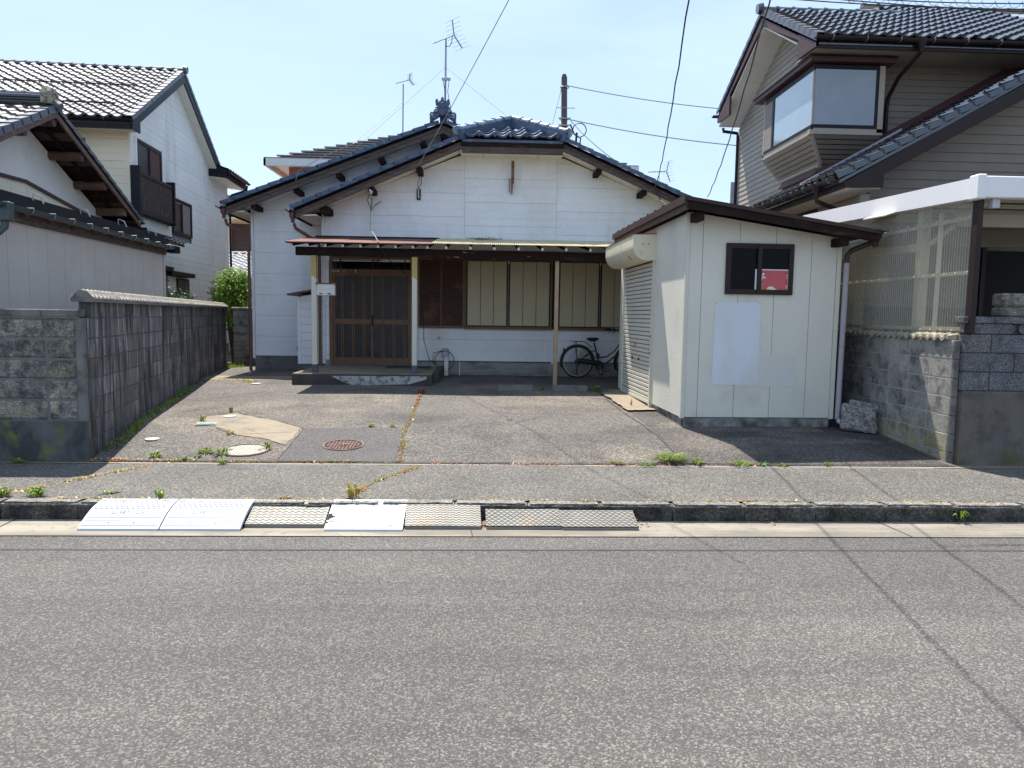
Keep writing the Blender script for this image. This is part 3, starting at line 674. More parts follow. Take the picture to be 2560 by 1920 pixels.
for i, (y, m_) in enumerate(((11.9, 'weed_red'), (11.5, 'weed_red'), (11.1, 'weed_red'), (10.8, 'weed_red'))):
    T('low red weed in the long crack, '+('nearest the red clump at its head', 'second from the red clump at its head', 'third from the red clump at its head', 'farthest from the red clump at its head')[i], -1.0+.01*i, y, .06, .04, 26, m_, seed=40+i, group='red weeds in the long crack')
def strip_stuff(name, pts, n, mat, seed, w_=.05, h=.025, cat=None):
    rr = random.Random(seed); mb = MB()
    for i in range(n):
        k = rr.randrange(len(pts)-1); t_ = rr.random(); a, b = pts[k], pts[k+1]
        if math.sin(t_*9+k*3+seed) < -.2 and rr.random() < .75: continue
        x = a[0]+(b[0]-a[0])*t_+rr.gauss(0, w_*.5); y = a[1]+(b[1]-a[1])*t_+rr.gauss(0, w_*.5); z = zd(x, y) if y > 7.46 else .138
        an = rr.uniform(0, 6.28); s_ = rr.uniform(.006, .014); d = Vector((math.cos(an), math.sin(an), 0)); e = Vector((-d.y, d.x, 0))
        p = Vector((x, y, z)); mb.add([p-e*s_, p+e*s_, p+d*s_*2+Vector((0, 0, rr.uniform(.2, 1)*h))], [(0, 1, 2)])
    o = mb.build(name, mat); return tag(o, kind='stuff')
strip_stuff('moss', [(-4.0, 7.9), (-4.3, 9.2), (-4.7, 11.2), (-5.2, 13.5), (-5.7, 15.6)], 2600, 'moss', 1, .12, .03)
strip_stuff('green_moss_weeds', [(-3.98, 8.2), (-4.25, 9.3), (-4.6, 11.0), (-5.0, 12.8)], 900, 'weed', 2, .06, .07)
strip_stuff('dry_moss', [(-4.0, 7.5), (-3.4, 7.5), (-2.4, 7.48), (-1, 7.49)], 900, 'weed_dry', 3, .05, .02)
strip_stuff('dry_moss', [(-3.3, 7.35), (-3.6, 6.8), (-3.95, 6.1)], 500, 'weed_dry', 4, .05, .02)
strip_stuff('dry_moss', [(-1.0, 11.8), (-.94, 9.95), (-.92, 8.6), (-.83, 7.48)], 700, 'weed_dry', 5, .035, .03)
strip_stuff('dry_moss', [(-.62, 7.3), (-.95, 6.7), (-1.1, 6.05)], 300, 'weed_dry', 6, .03, .03)
strip_stuff('dry_moss', [(-3.5, 6.0), (-1, 6.0), (2, 6.0), (4.5, 6.0)], 700, 'weed_dry', 7, .03, .015)
strip_stuff('dry_moss', [(-.5, 7.44), (1, 7.44), (2.9, 7.44)], 500, 'weed_red', 8, .025, .02)
strip_stuff('moss', [(-5.3, 14.2), (-4.4, 13.9), (-4.2, 13.6)], 500, 'weed_dry', 9, .12, .03)
strip_stuff('weeds_by_the_side_path', [(-5.9, 16.8), (-5.6, 17.6), (-5.5, 18.5)], 900, 'weed', 10, .25, .12)

# --------------------------------------------------------- left block wall
def block_rows(root, u0, u1, zs, bl, place_m, mats, thick, offs, jn=.01, rnd_=random.Random(9), skip=None, name='block'):
    """courses of blocks between u0..u1; place_m(u,z) -> matrix whose x runs along the wall, z up, y into the wall"""
    cache = {}
    for r, (z0, z1) in enumerate(zip(zs, zs[1:])):
        u = u0-offs[r % len(offs)]
        while u < u1-.02:
            a = max(u, u0); b = min(u+bl, u1); u += bl
            if b-a < .06 or (skip and skip(a, b, z0, z1)): continue
            key = (round(b-a, 3), round(z1-z0, 3))
            if key not in cache:
                mb = MB(); mb.cbox(jn/2, key[0]-jn/2, 0, thick, jn/2, key[1]-jn/2, .006); cache[key] = mb.mesh(name, mats)
            inst(name, cache[key], root, place_m(a, z0) @ Matrix.Translation((0, rnd_.uniform(-.003, .003), 0)))
A3 = RAD(11.55)
lw = thing('block_wall', 'long streaked dark concrete block wall with a corrugated top along the left side', 'block wall', (-3.965, 7.56, .1), A3, None, True)
# local: x = outward (right), y = along ; heights local = world - .1
zs = [.1+.06+.206*0-.2, .25, .455-.0, .66, .866, 1.072, 1.278, 1.485]
zs = [-.16, .045, .25, .455, .66, .866, 1.072, 1.278, 1.485]
def pmL(u, z): return Matrix(((0, -1, 0, 0), (1, 0, 0, u), (0, 0, 1, z), (0, 0, 0, 1)))
block_rows(lw, 0.0, 10.1, zs, .4, pmL, 'block_l', .12, (0,))
block_rows(lw, 0.13, 10.1, [1.485, 1.66], .4, pmL, 'block_l', .12, (0,))
mb = MB(); mb.box(-.115, -.007, .004, 10.09, -.2, 1.485); mb.box(-.115, -.007, .135, 10.09, 1.485, 1.66); mb.build('core', 'mortar', lw)
mb = MB()     # corrugated coping
n = 340; yy0, yy1 = .07, 10.15; prof = []
for i in range(n+1):
    y = yy0+(yy1-yy0)*i/n; s_ = .010*math.sin(i*math.pi/2*1.0*.9)
    prof.append((y, s_))
for (xa, za, xb, zb) in ((-.06, 1.775, .045, 1.70), (-.06, 1.775, -.165, 1.70)):
    vs = []; fs = []
    for y, s_ in prof: vs += [(xa, y, za+s_), (xb, y, zb+s_), (xb, y, zb+s_-.022), (xa, y, za+s_-.022)]
    for i in range(n):
        for k in range(4): fs.append((4*i+k, 4*i+(k+1) % 4, 4*i+4+(k+1) % 4, 4*i+4+k))
    fs += [(0, 1, 2, 3), tuple(4*n+k for k in (3, 2, 1, 0))]
    mb.add(vs, fs)
mb.build('corrugated_coping', 'cap', lw)
mb = MB(); mb.prism([(-.165, .06, 1.65), (.05, .06, 1.65), (.05, .06, 1.69), (-.02, .06, 1.765), (-.10, .06, 1.765), (-.165, .06, 1.69)], [(-.165, 10.12, 1.65), (.05, 10.12, 1.65), (.05, 10.12, 1.69), (-.02, 10.12, 1.765), (-.10, 10.12, 1.765), (-.165, 10.12, 1.69)]); mb.build('coping_bed', 'dark_conc', lw)
# the short street-facing pillar at its end
pl_ = thing('block_pillar', 'short street facing block pillar with five courses on a mossy concrete base', 'block wall', (-4.42, 7.55, .12), RAD(0), None, False)
P_z = [.555, .761, .967, 1.173, 1.379, 1.585]
def pmF(u, z, y=7.5, ): return Matrix.Translation((u, y, z))
for r in range(5):
    for a, b in ((-4.885, -4.355), (-4.355, -4.055)):
        mb = MB(); mb.cbox(a+.012, b-.012, 7.497, 7.60, P_z[r]+.012, P_z[r+1]-.012, .014); mb.build('block', 'block_p', pl_)
mb = MB(); mb.box(-4.885, -4.0, 7.512, 7.60, .55, 1.585); mb.box(-4.06, -3.985, 7.502, 7.6, .55, 1.585); mb.build('core', 'dark_conc', pl_)
mb = MB(); mb.cbox(-4.91, -3.975, 7.485, 7.61, .06, .55, .012); mb.build('base', 'pier_base', pl_)
for a, b in ((-4.93, -4.375), (-4.37, -4.03)):
    mb = MB(); mb.cbox(a, b, 7.47, 7.64, 1.592, 1.672, .01); mb.build('coping_block', 'dark_conc', pl_)
T('dark green weed at the foot of the left block pillar', -4.62, 7.43, .12, .05, 50, seed=50, z=.138)
T('dry brown grass stalks at the far left edge beside the pillar', -4.97, 7.55, .10, .5, 26, 'weed_dry', seed=51, z=.13, name='dry_grass', wide=.006, cat='dry grass')
# far little wall at the end of the side path
bw = thing('block_wall', 'short low mossy block wall at the end of the side path, beside the green bush', 'block wall', (-5.98, 17.9, .4), RAD(14), None, True)
def pmF0(u, z): return Matrix.Translation((u, 0, z))
block_rows(bw, 0, 1.6, [-.05, .15, .35, .55, .75, .95, 1.15, 1.32], .4, pmF0, 'block_r', .12, (0,))
mb = MB(); mb.box(.005, 1.59, .01, .11, -.05, 1.32); mb.build('core', 'mortar', bw); mb = MB(); mb.cbox(-.03, 1.63, -.05, .17, 1.32, 1.39, .02); mb.build('coping', 'cap', bw)

# --------------------------------------------------------- right walls
rw = thing('block_wall', 'grey block wall along the right side with a lit end and tiled top', 'block wall', (5.09, 7.6, .1), 0, None, False)
def pmR(u, z): return Matrix(((0, 1, 0, 5.03), (-1, 0, 0, u), (0, 0, 1, z), (0, 0, 0, 1)))   # x runs towards -y, depth +x
zr = [.07, .27, .47, .67, .87, 1.07, 1.275, 1.48]
cache = {}
for r in range(7):
    for i in range(16):
        y1_ = 7.62+.4*(i+1); key = r >= 5
        if key not in cache:
            mb = MB(); mb.cbox(.004, .396, 0, .12, .004, zr[r+1]-zr[r]-.004, .005); cache[key] = mb.mesh('block', 'block_r')
        inst('block', cache[key], rw, pmR(y1_, zr[r]) @ Matrix.Translation((0, random.uniform(-.002, .002), 0)))
mb = MB(); mb.box(5.033, 5.145, 7.63, 14.0, .05, 1.48); mb.build('core', 'mortar_r', rw)
for r in range(7):
    mb = MB(); mb.cbox(5.033, 5.098, 7.602, 7.628, zr[r]+.004, zr[r+1]-.004, .004); mb.build('end_block', 'dark_conc', rw)
def captile():
    mb = MB(); rr = random.Random(2)
    for i in range(3):
        for s_ in (-1, 1):
            mb.cbox(-.02, .09, i*.13-.065*0, i*.13+.125, 0.0+.012*i*0, .03+rr.uniform(0, .02), .01)
    return mb.mesh('coping_tile', 'cap')
mbt = MB(); seg = 10
vs = []
for i in range(seg+1):
    t_ = i/seg; z_ = .045+.018*math.sin(t_*math.pi*2)
    vs += [(-.035, t_*.13, z_-.035), (-.035, t_*.13, z_), (.10, t_*.13, z_+.02), (.10, t_*.13, -.0)]
fs = []
for i in range(seg):
    for k in range(4): fs.append((4*i+k, 4*i+(k+1) % 4, 4*i+4+(k+1) % 4, 4*i+4+k))
fs += [(0, 1, 2, 3), tuple(4*seg+k for k in (3, 2, 1, 0))]
mbt.add(vs, fs); ctm = mbt.mesh('coping_tile', 'cap')
for i in range(48): inst('coping_tile', ctm, rw, Matrix.Translation((5.03, 7.68+.132*i, 1.478)) @ Matrix.Rotation(RAD(random.uniform(-2, 2)), 4, 'X'))

gw = thing('gate_wall', 'blue grey block gate wall with a concrete base and oval pierced top course at the right edge', 'gate wall', (6.2, 7.55, .1), 0, None, False)
def gblk(a, b, z0, z1, y=7.545, t_=.15, c=.006, name='block'):
    mb = MB(); mb.cbox(a+.005, b-.005, y, y+t_, z0+.005, z1-.005, c); return mb.build(name, 'block_g', gw)
for (z0, z1, js) in ((.946, 1.147, (5.395, 5.95, 6.5)), (1.147, 1.35, (5.656, 6.21, 6.76)), (1.35, 1.548, (5.392, 5.95, 6.5))):
    e = [5.10]+list(js)+[7.3]
    for a, b in zip(e, e[1:]): gblk(a, b, z0, z1)
for a, b in ((5.13, 5.635), (5.69, 6.2), (6.25, 6.76), (6.8, 7.3)):        # rounded pierced course
    n = 8; h = (1.66-1.556)/2; zc = (1.66+1.556)/2
    out_ = [(a+h*.8-h*.8*math.cos(-math.pi/2+math.pi*k/n)*1., zc+h*math.sin(-math.pi/2+math.pi*k/n)) for k in range(n, -1, -1)]
    out_ = [(a+h*.8-h*.8*math.sin(math.pi*k/n), zc+h*math.cos(math.pi*k/n)) for k in range(n+1)]+[(b-h*.8+h*.8*math.sin(math.pi*k/n), zc-h*math.cos(math.pi*k/n)) for k in range(n+1)]
    mb = MB(); mb.prism([(x, 7.552, z) for x, z in out_], [(x, 7.68, z) for x, z in out_]); mb.build('pierced_block', 'block_g', gw)
mb = MB(); mb.box(5.66, 7.3, 7.6, 7.66, 1.556, 1.66); mb.build('web', 'block_g', gw)
for a, b in ((5.062, 5.398), (5.404, 6.0), (6.006, 6.6), (6.606, 7.3)):
    mb = MB(); mb.cbox(a, b, 7.53, 7.70, 1.665, 1.733, .008); mb.build('coping_block', 'block_g', gw)
mb = MB(); mb.cbox(5.115, 7.3, 7.54, 7.70, .04, .942, .01); mb.build('base', 'gate_base', gw)
mb = MB(); mb.box(5.11, 7.3, 7.555, 7.68, .94, 1.548); mb.build('core', 'joint', gw)
gp = thing('gate_pillar', 'two rounded grey blocks stacked on top of the gate wall at the right edge', 'pillar', (5.75, 7.65, 1.733), 0, None, False)
for z0, z1 in ((1.735, 1.84), (1.845, 1.985)):
    mb = MB(); mb.cbox(5.50, 5.98, 7.56, 7.76, z0, z1, .022); mb.build('block', 'block_p', gp)
mb = MB(); q = [(-.15, -.12, 0), (.2, -.15, 0), (.22, .13, 0), (-.13, .13, 0)]
mb.prism([Vector(p) for p in q], [Vector((-.17, -.06, .27)), Vector((.15, -.10, .24)), Vector((.17, .10, .24)), Vector((-.12, .11, .27))])
bm = bmesh.new(); me = mb.mesh('b', 'stone'); bm.from_mesh(me); bmesh.ops.bevel(bm, geom=bm.edges[:], offset=.02, segments=1, affect='EDGES'); bmesh.ops.subdivide_edges(bm, edges=bm.edges[:], cuts=3, use_grid_fill=True)
rr = random.Random(4)
for v in bm.verts: v.co += Vector((rr.uniform(-1, 1), rr.uniform(-1, 1), rr.uniform(-1, 1)))*.006
bm.to_mesh(me); bm.free()
me.transform(Matrix.Scale(1.25, 4))
st = thing('stone_block', 'rough broken concrete block leaning against the right wall', 'stone block', (4.80, 9.10, zd(4.8, 9.1)), RAD(-32), None, True)
o = bpy.data.objects.new('body', me); col.objects.link(o); o.parent = st; o.rotation_euler = (RAD(-6), RAD(4), 0)
mb = MB(); mb.cbox(-.15, .21, .0, .15, .28, .38, .012); o = mb.build('lip', 'stone', st); o.rotation_euler = (RAD(-2), RAD(8), 0)

# --------------------------------------------------------- kerb ramps
def ramp_profile(x0, x1, curve, yt, zt, yb, zb, n=12, th=.02):
    pts = []
    for i in range(n+1):
        t_ = i/n; y = yt+(yb-yt)*t_; z = zt+(zb-zt)*t_+curve*math.sin(math.pi*t_)
        pts.append((y, z))
    return pts
def white_ramp(label, x0, x1, style):
    t_ = thing('kerb_ramp', label, 'kerb ramp', ((x0+x1)/2, 5.56, 0), 0, 'white plastic kerb ramps', False)
    pr = ramp_profile(x0, x1, .030 if style else .006, 5.945, .150, 5.545, .02)
    def zz(y):
        for (a, b), (c, d) in zip(pr, pr[1:]):
            if c <= y <= a: return b+(d-b)*(y-a)/(c-a)
        return pr[-1][1]
    lo = [(y, max(.004, z-.03)) for y, z in pr[::-1]]
    pr2 = pr+[(5.54, .005)]+lo[1:]
    mb = MB(); vs = []; n = len(pr)
    mb.prism([(x0+.003, y, z) for y, z in pr2], [(x1-.003, y, z) for y, z in pr2]); mb.build('body', 'white_pl', t_)
    mb = MB()
    for s_ in (x0+.006, x1-.016):      # side skirts
        mb.prism([(s_, y, z-.004) for y, z in pr]+[(s_, pr[-1][0], .005), (s_, pr[0][0], .005)], [(s_+.01, y, z-.004) for y, z in pr]+[(s_+.01, pr[-1][0], .005), (s_+.01, pr[0][0], .005)])
    mb.build('side_skirt', 'black_m', t_)
    def rib(a, b, y, w_=.008, h=.004):
        z = zz(y); mbr.add([(a, y-w_/2, zz(y-w_/2)-.001), (b, y-w_/2, zz(y-w_/2)-.001), (b, y-w_/2, zz(y-w_/2)+h), (a, y-w_/2, zz(y-w_/2)+h), (a, y+w_/2, zz(y+w_/2)+h), (b, y+w_/2, zz(y+w_/2)+h), (b, y+w_/2, zz(y+w_/2)-.001), (a, y+w_/2, zz(y+w_/2)-.001)], [(0, 1, 2, 3), (3, 2, 5, 4), (4, 5, 6, 7), (0, 3, 4, 7), (1, 6, 5, 2)])
    mbr = MB()
    W = x1-x0
    if style:
        for y in (5.575, 5.62, 5.655): rib(x0+.02, x1-.02, y)
        for y in (5.69, 5.715):
            rib(x0+.02, x0+.02+W*.23, y, .006, .003); rib(x1-.02-W*.23, x1-.02, y, .006, .003)
        tag(mbr.build('rib', 'white_pl', t_), kind='stuff')
        d = MB()
        for i in range(13):
            for j in range(5):
                xx = x0+.04+(W-.08)*(i+.5*(j % 2))/13; yy = 5.76+j*.036; d.disc((xx, yy, zz(yy)-.003), .011, .007, 8)
        tag(d.build('stud', 'white_pl', t_), kind='stuff')
        cu = bpy.data.curves.new('lettering', 'FONT'); cu.body = 'SAFETY UP'; cu.size = .052; cu.extrude = .0015; cu.align_x = 'CENTER'
        to = bpy.data.objects.new('t', cu); col.objects.link(to); dg = bpy.context.evaluated_depsgraph_get(); me_ = bpy.data.meshes.new_from_object(to.evaluated_get(dg)); bpy.data.objects.remove(to)
        me_.materials.clear(); me_.materials.append(M['white_pl'])
        lo_ = bpy.data.objects.new('lettering', me_); col.objects.link(lo_); lo_.parent = t_
        sl_ = math.atan2(zz(5.73)-zz(5.69), .04); lo_.matrix_local = inv_of(t_) @ Matrix.Translation(((x0+x1)/2, 5.69, zz(5.69)+.0035)) @ Matrix.Rotation(sl_, 4, 'X')
        hs_ = MB()
        hl = [(x0+.03, 5.888), (x0+.05, 5.91), (x0+.12, 5.91), (x0+.19, 5.888)]+([(x1-.17, 5.905), (x1-.10, 5.905), (x1-.06, 5.888)] if x0 < -3 else [])
        for xx, yy in hl: hs_.disc((xx, yy, zz(yy)-.004), .008, .0065, 8)
        for xx in (x0+.21, x0+.40): hs_.disc((xx, 5.60, zz(5.60)-.004), .006, .0065, 8)
        tag(hs_.build('bolt_hole', 'hole', t_), kind='stuff')
    else:
        for y in (5.925, 5.90, 5.73+.02, 5.66, 5.62, 5.58):
            k = 3 if y < 5.7 else 1
            for i in range(k): rib(x0+.02+(W-.04)*i/k, x0+.02+(W-.04)*(i+1)/k-(.02 if k > 1 else 0), y, .007, .003)
        for j in range(4):
            yy = 5.87-j*.034
            for i in range(12): rib(x0+.03+(W-.06)*i/12, x0+.03+(W-.06)*i/12+.026, yy, .008, .003)
        tag(mbr.build('rib', 'white_pl', t_), kind='stuff')
        hs_ = MB(); hs_.disc((x0+.10, 5.595, zz(5.595)-.004), .011, .0065, 10); hs_.disc((x1-.10, 5.595, zz(5.595)-.004), .011, .0065, 10); tag(hs_.build('bolt_hole', 'hole', t_), kind='stuff')
        b = MB(); z = zz(5.70)
        pts = [(x0+.004, 5.735), (x0+.03, 5.74), (x0+.035, 5.715), (x0+.07, 5.695), (x0+.035, 5.68), (x0+.02, 5.655), (x0+.004, 5.65)]
        b.prism([(x, y, zz(y)-.004) for x, y in pts], [(x, y, zz(y)+.0012) for x, y in pts]); pts = [(x0+.004, 5.635), (x0+.06, 5.64), (x0+.055, 5.625), (x0+.004, 5.61)]
        b.prism([(x, y, zz(y)-.004) for x, y in pts], [(x, y, zz(y)+.0012) for x, y in pts]); b.build('broken_hole', 'hole', t_)
    return t_
white_ramp('curved white kerb ramp with studs, leftmost in the row', -3.05, -2.443, 1)
white_ramp('curved white kerb ramp with studs, between the leftmost ramp and the wavy steel one', -2.437, -1.83, 1)
white_ramp('flat white ribbed kerb ramp with a broken dark left corner', -1.20, -.595, 0)
def steel_ramp(label, x0, x1, yt, zt, yb, wavy, skew=0., warp=0.):
    t_ = thing('kerb_ramp', label, 'kerb ramp', ((x0+x1)/2, yb, 0), 0, 'checker plate steel kerb ramps', False)
    n = 14; mb = MB(); top = []; 
    def P(u, v): 
        x = x0+(x1-x0)*u+skew*(1-v); y = yt+(yb-yt)*v; z = zt+(.032-zt)*v+warp*math.sin(u*math.pi*1.3)*(1-abs(v-.5))
        return Vector((x, y, z))
    vs = []; nv = 6
    for j in range(nv+1):
        for i in range(n+1): vs.append(P(i/n, j/nv))
    nb = len(vs); vs += [v-Vector((0, 0, .006)) for v in vs]
    fs = []
    for j in range(nv):
        for i in range(n): a = j*(n+1)+i; fs += [(a, a+1, a+n+2, a+n+1), (nb+a, nb+a+n+1, nb+a+n+2, nb+a+1)]
    for i in range(n): a = i; fs.append((a, nb+a, nb+a+1, a+1)); a = nv*(n+1)+i; fs.append((a, a+1, nb+a+1, nb+a))
    for j in range(nv): a = j*(n+1); fs.append((a, a+n+1, nb+a+n+1, nb+a)); a += n; fs.append((a, nb+a, nb+a+n+1, a+n+1))
    mb.add(vs, fs); mb.build('plate', 'steelplate', t_)
    mb = MB(); a_, b_ = P(0, 1), P(1, 1); mb.prism([a_, a_-Vector((0, 0, .028)), a_+Vector((0, .008, -.028)), a_+Vector((0, .008, -.002))], [b_, b_-Vector((0, 0, .028)), b_+Vector((0, .008, -.028)), b_+Vector((0, .008, -.002))]); mb.build('front_lip', 'steelplate', t_)
    mb = MB(); nu, nw = (24, 9)
    for j in range(nw):
        for i in range(nu):
            u, v = (i+.5)/nu, (j+.5)/nw
            sg = (1 if i % 2 else -1) if wavy else (1 if (i+j) % 2 else -1)
            du, dv = .42/nu, (.25 if wavy else .33)/nw*sg
            a = P(u-du, v-dv); b = P(u+du, v+dv); mb.bar(a+Vector((0, 0, .001)), b+Vector((0, 0, .001)), .006, .004)
    tag(mb.build('tread_pattern', 'tread', t_), kind='stuff')
    return t_
steel_ramp('grey steel kerb ramp with wavy tread between two white ramps', -1.825, -1.215, 5.945, .145, 5.635, True)
steel_ramp('grey warped steel kerb ramp with wavy tread right of the broken white one', -.585, .01, 5.845, .135, 5.60, True, -.01, .006)
steel_ramp('rust stained checker plate kerb ramp with a bent front edge, second from right', .05, .64, 5.76, .125, 5.60, False, -.008, -.005)
steel_ramp('pale checker plate kerb ramp, rightmost in the row', .648, 1.25, 5.75, .12, 5.585, False, -.02)
rr = random.Random(8)
for (x, y, r_, n_, nm, lb) in ((.03, 5.70, .05, 26, 'dead_leaves', 'little heap of brown dead leaves between two steel kerb ramps'), (1.32, 5.74, .06, 10, 'dead_leaves', 'few brown dead leaves beside the rightmost kerb ramp'), (2.35, 5.80, .07, 6, 'dead_leaves', 'brown dead leaves lying in the gutter under the right kerb')):
    mb = MB()
    for i in range(n_):
        p = Vector((x+rr.gauss(0, r_*.4), y+rr.gauss(0, r_*.6), .006+rr.uniform(0, .03))); a = rr.uniform(0, 6.28); d = Vector((math.cos(a), math.sin(a), rr.uniform(-.3, .5)))*.018; e = Vector((-math.sin(a), math.cos(a), rr.uniform(-.4, .4)))*.008
        mb.add([p-d, p-e, p+d, p+e], [(0, 1, 2, 3)])
    one(nm, mb, 'leaf_litter', lb, 'dead leaves', 'dead leaves in the gutter')
for x0, x1, y0, lb in ((.294, .90, 12.80, 'low dark concrete wheel stop, left one'), (1.244, 1.86, 12.72, 'low dark concrete wheel stop, right one by the post')):
    mb = MB(); z = zd(x0, y0); mb.prism([(x0, y0, z), (x0, y0+.14, z), (x0, y0+.12, z+.10), (x0, y0+.02, z+.10)], [(x1, y0, z), (x1, y0+.14, z), (x1, y0+.12, z+.10), (x1, y0+.02, z+.10)])
    one('wheel_stop', mb, 'dark_conc', lb, 'wheel stop', 'concrete wheel stops')

# ================================================================== MAIN HOUSE
H = thing('house', 'single storey white sided house with blue tiled roofs and a long porch, in the middle', 'house', (0, 15.5, .4))
YF, YV = 15.5, 14.9
def T1(x): return 3.80+.431*(4.357-abs(x-.57))
def T2(x): return 3.97+.39*(4.60-abs(x+.86))
# bodies
wx0, wx1 = -3.31, 4.45
pt = [(wx0, .38), (wx1, .38), (wx1, T1(wx1)-.22), (1.66, 4.93), (-.52, 4.93), (wx0, T1(wx0)-.22)]
fp = face_y(YF+.03)
mb = MB(); mb.ext(pt, fp, 0, -6.5); mb.build('wall', 'jointw', H)
pt2 = [(-5.02, .38), (3.3, .38), (3.3, T2(3.3)-.22), (-.86, T2(-.86)-.22), (-5.02, T2(-5.02)-.22)]
mb = MB(); mb.ext(pt2, face_y(16.43), 0, -8.5); mb.build('wall', 'jointw', H)
# siding of the front gable
o1 = [(-3.33, .705), (4.47, .705), (4.47, T1(4.47)-.2), (1.66, 4.935), (-.52, 4.935), (-3.33, T1(-3.33)-.2)]
h_ = .478
rowsL = [(2.75+h_*0, 3.228), (3.228, 3.706), (3.706, 4.184), (4.184, 4.662), (4.662, 5.14)]
rowsM = [(2.75, 3.05), (3.05, 3.526), (3.526, 4.008), (4.008, 4.489), (4.489, 4.97)]
rowsR = [(2.75, 2.88), (2.88, 3.366), (3.366, 3.854), (3.854, 4.342), (4.342, 4.83), (4.83, 5.3)]
fF = face_y(YF+.012)
boards(H, 'siding_board', o1, [(-3.27, -.389), (-.389, 1.53), (1.53, 4.41)], {0: rowsL, 1: rowsM, 2: rowsR}, fF, 'sid_w', .014, sub=3, gap=.0045, sgap=.0015)
boards(H, 'siding_board', o1, [(-1.33, 1.53), (1.53, 4.41)], [(.705, 1.161), (1.161, 1.40)], fF, 'sid_w', .014, sub=2, gap=.005, sgap=.0018)
boards(H, 'siding_board', o1, [(-3.27, -3.19)], rows_of(.61, 2.75, .2), fF, 'sid_w', .014, gap=.006)
boards(H, 'siding_board', o1, [(-1.44, -1.33)], rows_of(.705, 2.75, .478), fF, 'sid_w', .014, gap=.006)
for x in (-3.33, 4.41):
    mb = MB(); mb.box(x, x+.058, YF-.012, YF+.03, .62, T1(x)-.2); mb.build('corner_trim', 'sid_w', H)
mb = MB(); mb.box(-3.30, 4.44, YF+.01, YF+.06, .36, .702); mb.box(-3.3, 4.44, YF+.0, YF+.012, .55, .556); mb.build('foundation', 'found', H)
mb = MB(); mb.box(-1.4, 4.46, YF-.018, YF+.01, .695, .707); mb.build('drip_edge', 'joint', H)
# left wing
o2 = [(-5.05, .72), (-3.3, .72), (3, .72), (3, T2(3)-.2), (-.86, T2(-.86)-.2), (-5.05, T2(-5.05)-.2)]
boards(H, 'siding_board', o2, [(-4.99, 1.0)], [(.72, 1.15)]+rows_of(1.15, 5.7, .4555), face_y(16.412), 'sid_w', .014, sub=3, gap=.0045, sgap=.0015)
mb = MB(); mb.box(-5.05, -4.995, 16.385, 16.44, .66, T2(-5.05)-.2); mb.build('corner_trim', 'sid_w', H)
mb = MB(); mb.box(-5.01, -3.3, 16.40, 16.46, .36, .718); mb.build('foundation', 'dark_conc', H)
mb = MB(); mb.cbox(-4.08+.0, -4.0, 16.36, 16.40, .93, 1.03, .005); mb.build('air_vent', 'paint_w', H)
mb = MB(); mb.cbox(-4.085, -3.995, 16.35, 16.40, .86, .93, .005); mb.build('outlet_box', 'galv', H)
# little lean-to closet between the wings
mb = MB(); mb.box(-3.86, -3.36, 15.62, 16.4, .36, .60); mb.build('closet_base', 'dark_conc', H)
cl = MB(); cl.box(-3.85, -3.36, 15.615, 16.4, .6, 2.02); cl = cl.build('closet', 'jointw', H)
oc = [(-3.87, .6), (-3.34, .6), (-3.34, 2.10), (-3.87, 2.0)]
for z0, z1 in rows_of(.6, 2.1, .165):
    p = clip(oc, -3.80, -3.35, z0+.003, z1-.003)
    if p: mb = MB(); mb.ext(p, face_y(15.612), 0, .012); mb.build('siding_board', 'sid_w', H)
mb = MB(); mb.box(-3.875, -3.803, 15.595, 15.64, .6, 2.0); mb.build('corner_trim', 'sid_w', H)
mb = MB(); mb.prism([(-4.05, 15.45, 2.03), (-3.35, 15.45, 2.16), (-3.35, 15.45, 2.20), (-4.05, 15.45, 2.065)], [(-4.05, 16.4, 2.03), (-3.35, 16.4, 2.16), (-3.35, 16.4, 2.20), (-4.05, 16.4, 2.065)]); mb.build('closet_roof', 'log', H)

# roofs
E1 = 4.357; tz = .075
rf = MB()
rf.slab([(-3.787, YV+.02, T1(-3.787)-tz), (-.48, YV+.02, T1(-.48)-tz), (.57, 15.97, T1(.57)-tz), (.57, 22, T1(.57)-tz), (-3.787, 22, T1(-3.787)-tz)], .05)
rf.slab([(.57, 22, T1(.57)-tz), (.57, 15.97, T1(.57)-tz), (1.62, YV+.02, T1(1.62)-tz), (4.927, YV+.02, T1(4.927)-tz), (4.927, 22, T1(4.927)-tz)], .05)
rf.slab([(-.48, YV+.02, T1(-.48)-tz), (1.62, YV+.02, T1(1.62)-tz), (.57, 15.97, T1(.57)-tz)], .05)
rf.build('roof', 'tile_b', H)
rf = MB(); rf.slab([(-5.459, 15.82, T2(-5.459)-tz), (-.86, 15.82, T2(-.86)-tz), (-.86, 24.8, T2(-.86)-tz), (-5.459, 24.8, T2(-5.459)-tz)], .05)
rf.slab([(-.86, 15.82, T2(-.86)-tz), (3.74, 15.82, T2(3.74)-tz), (3.74, 24.8, T2(3.74)-tz), (-.86, 24.8, T2(-.86)-tz)], .05); rf.build('roof', 'tile_b', H)
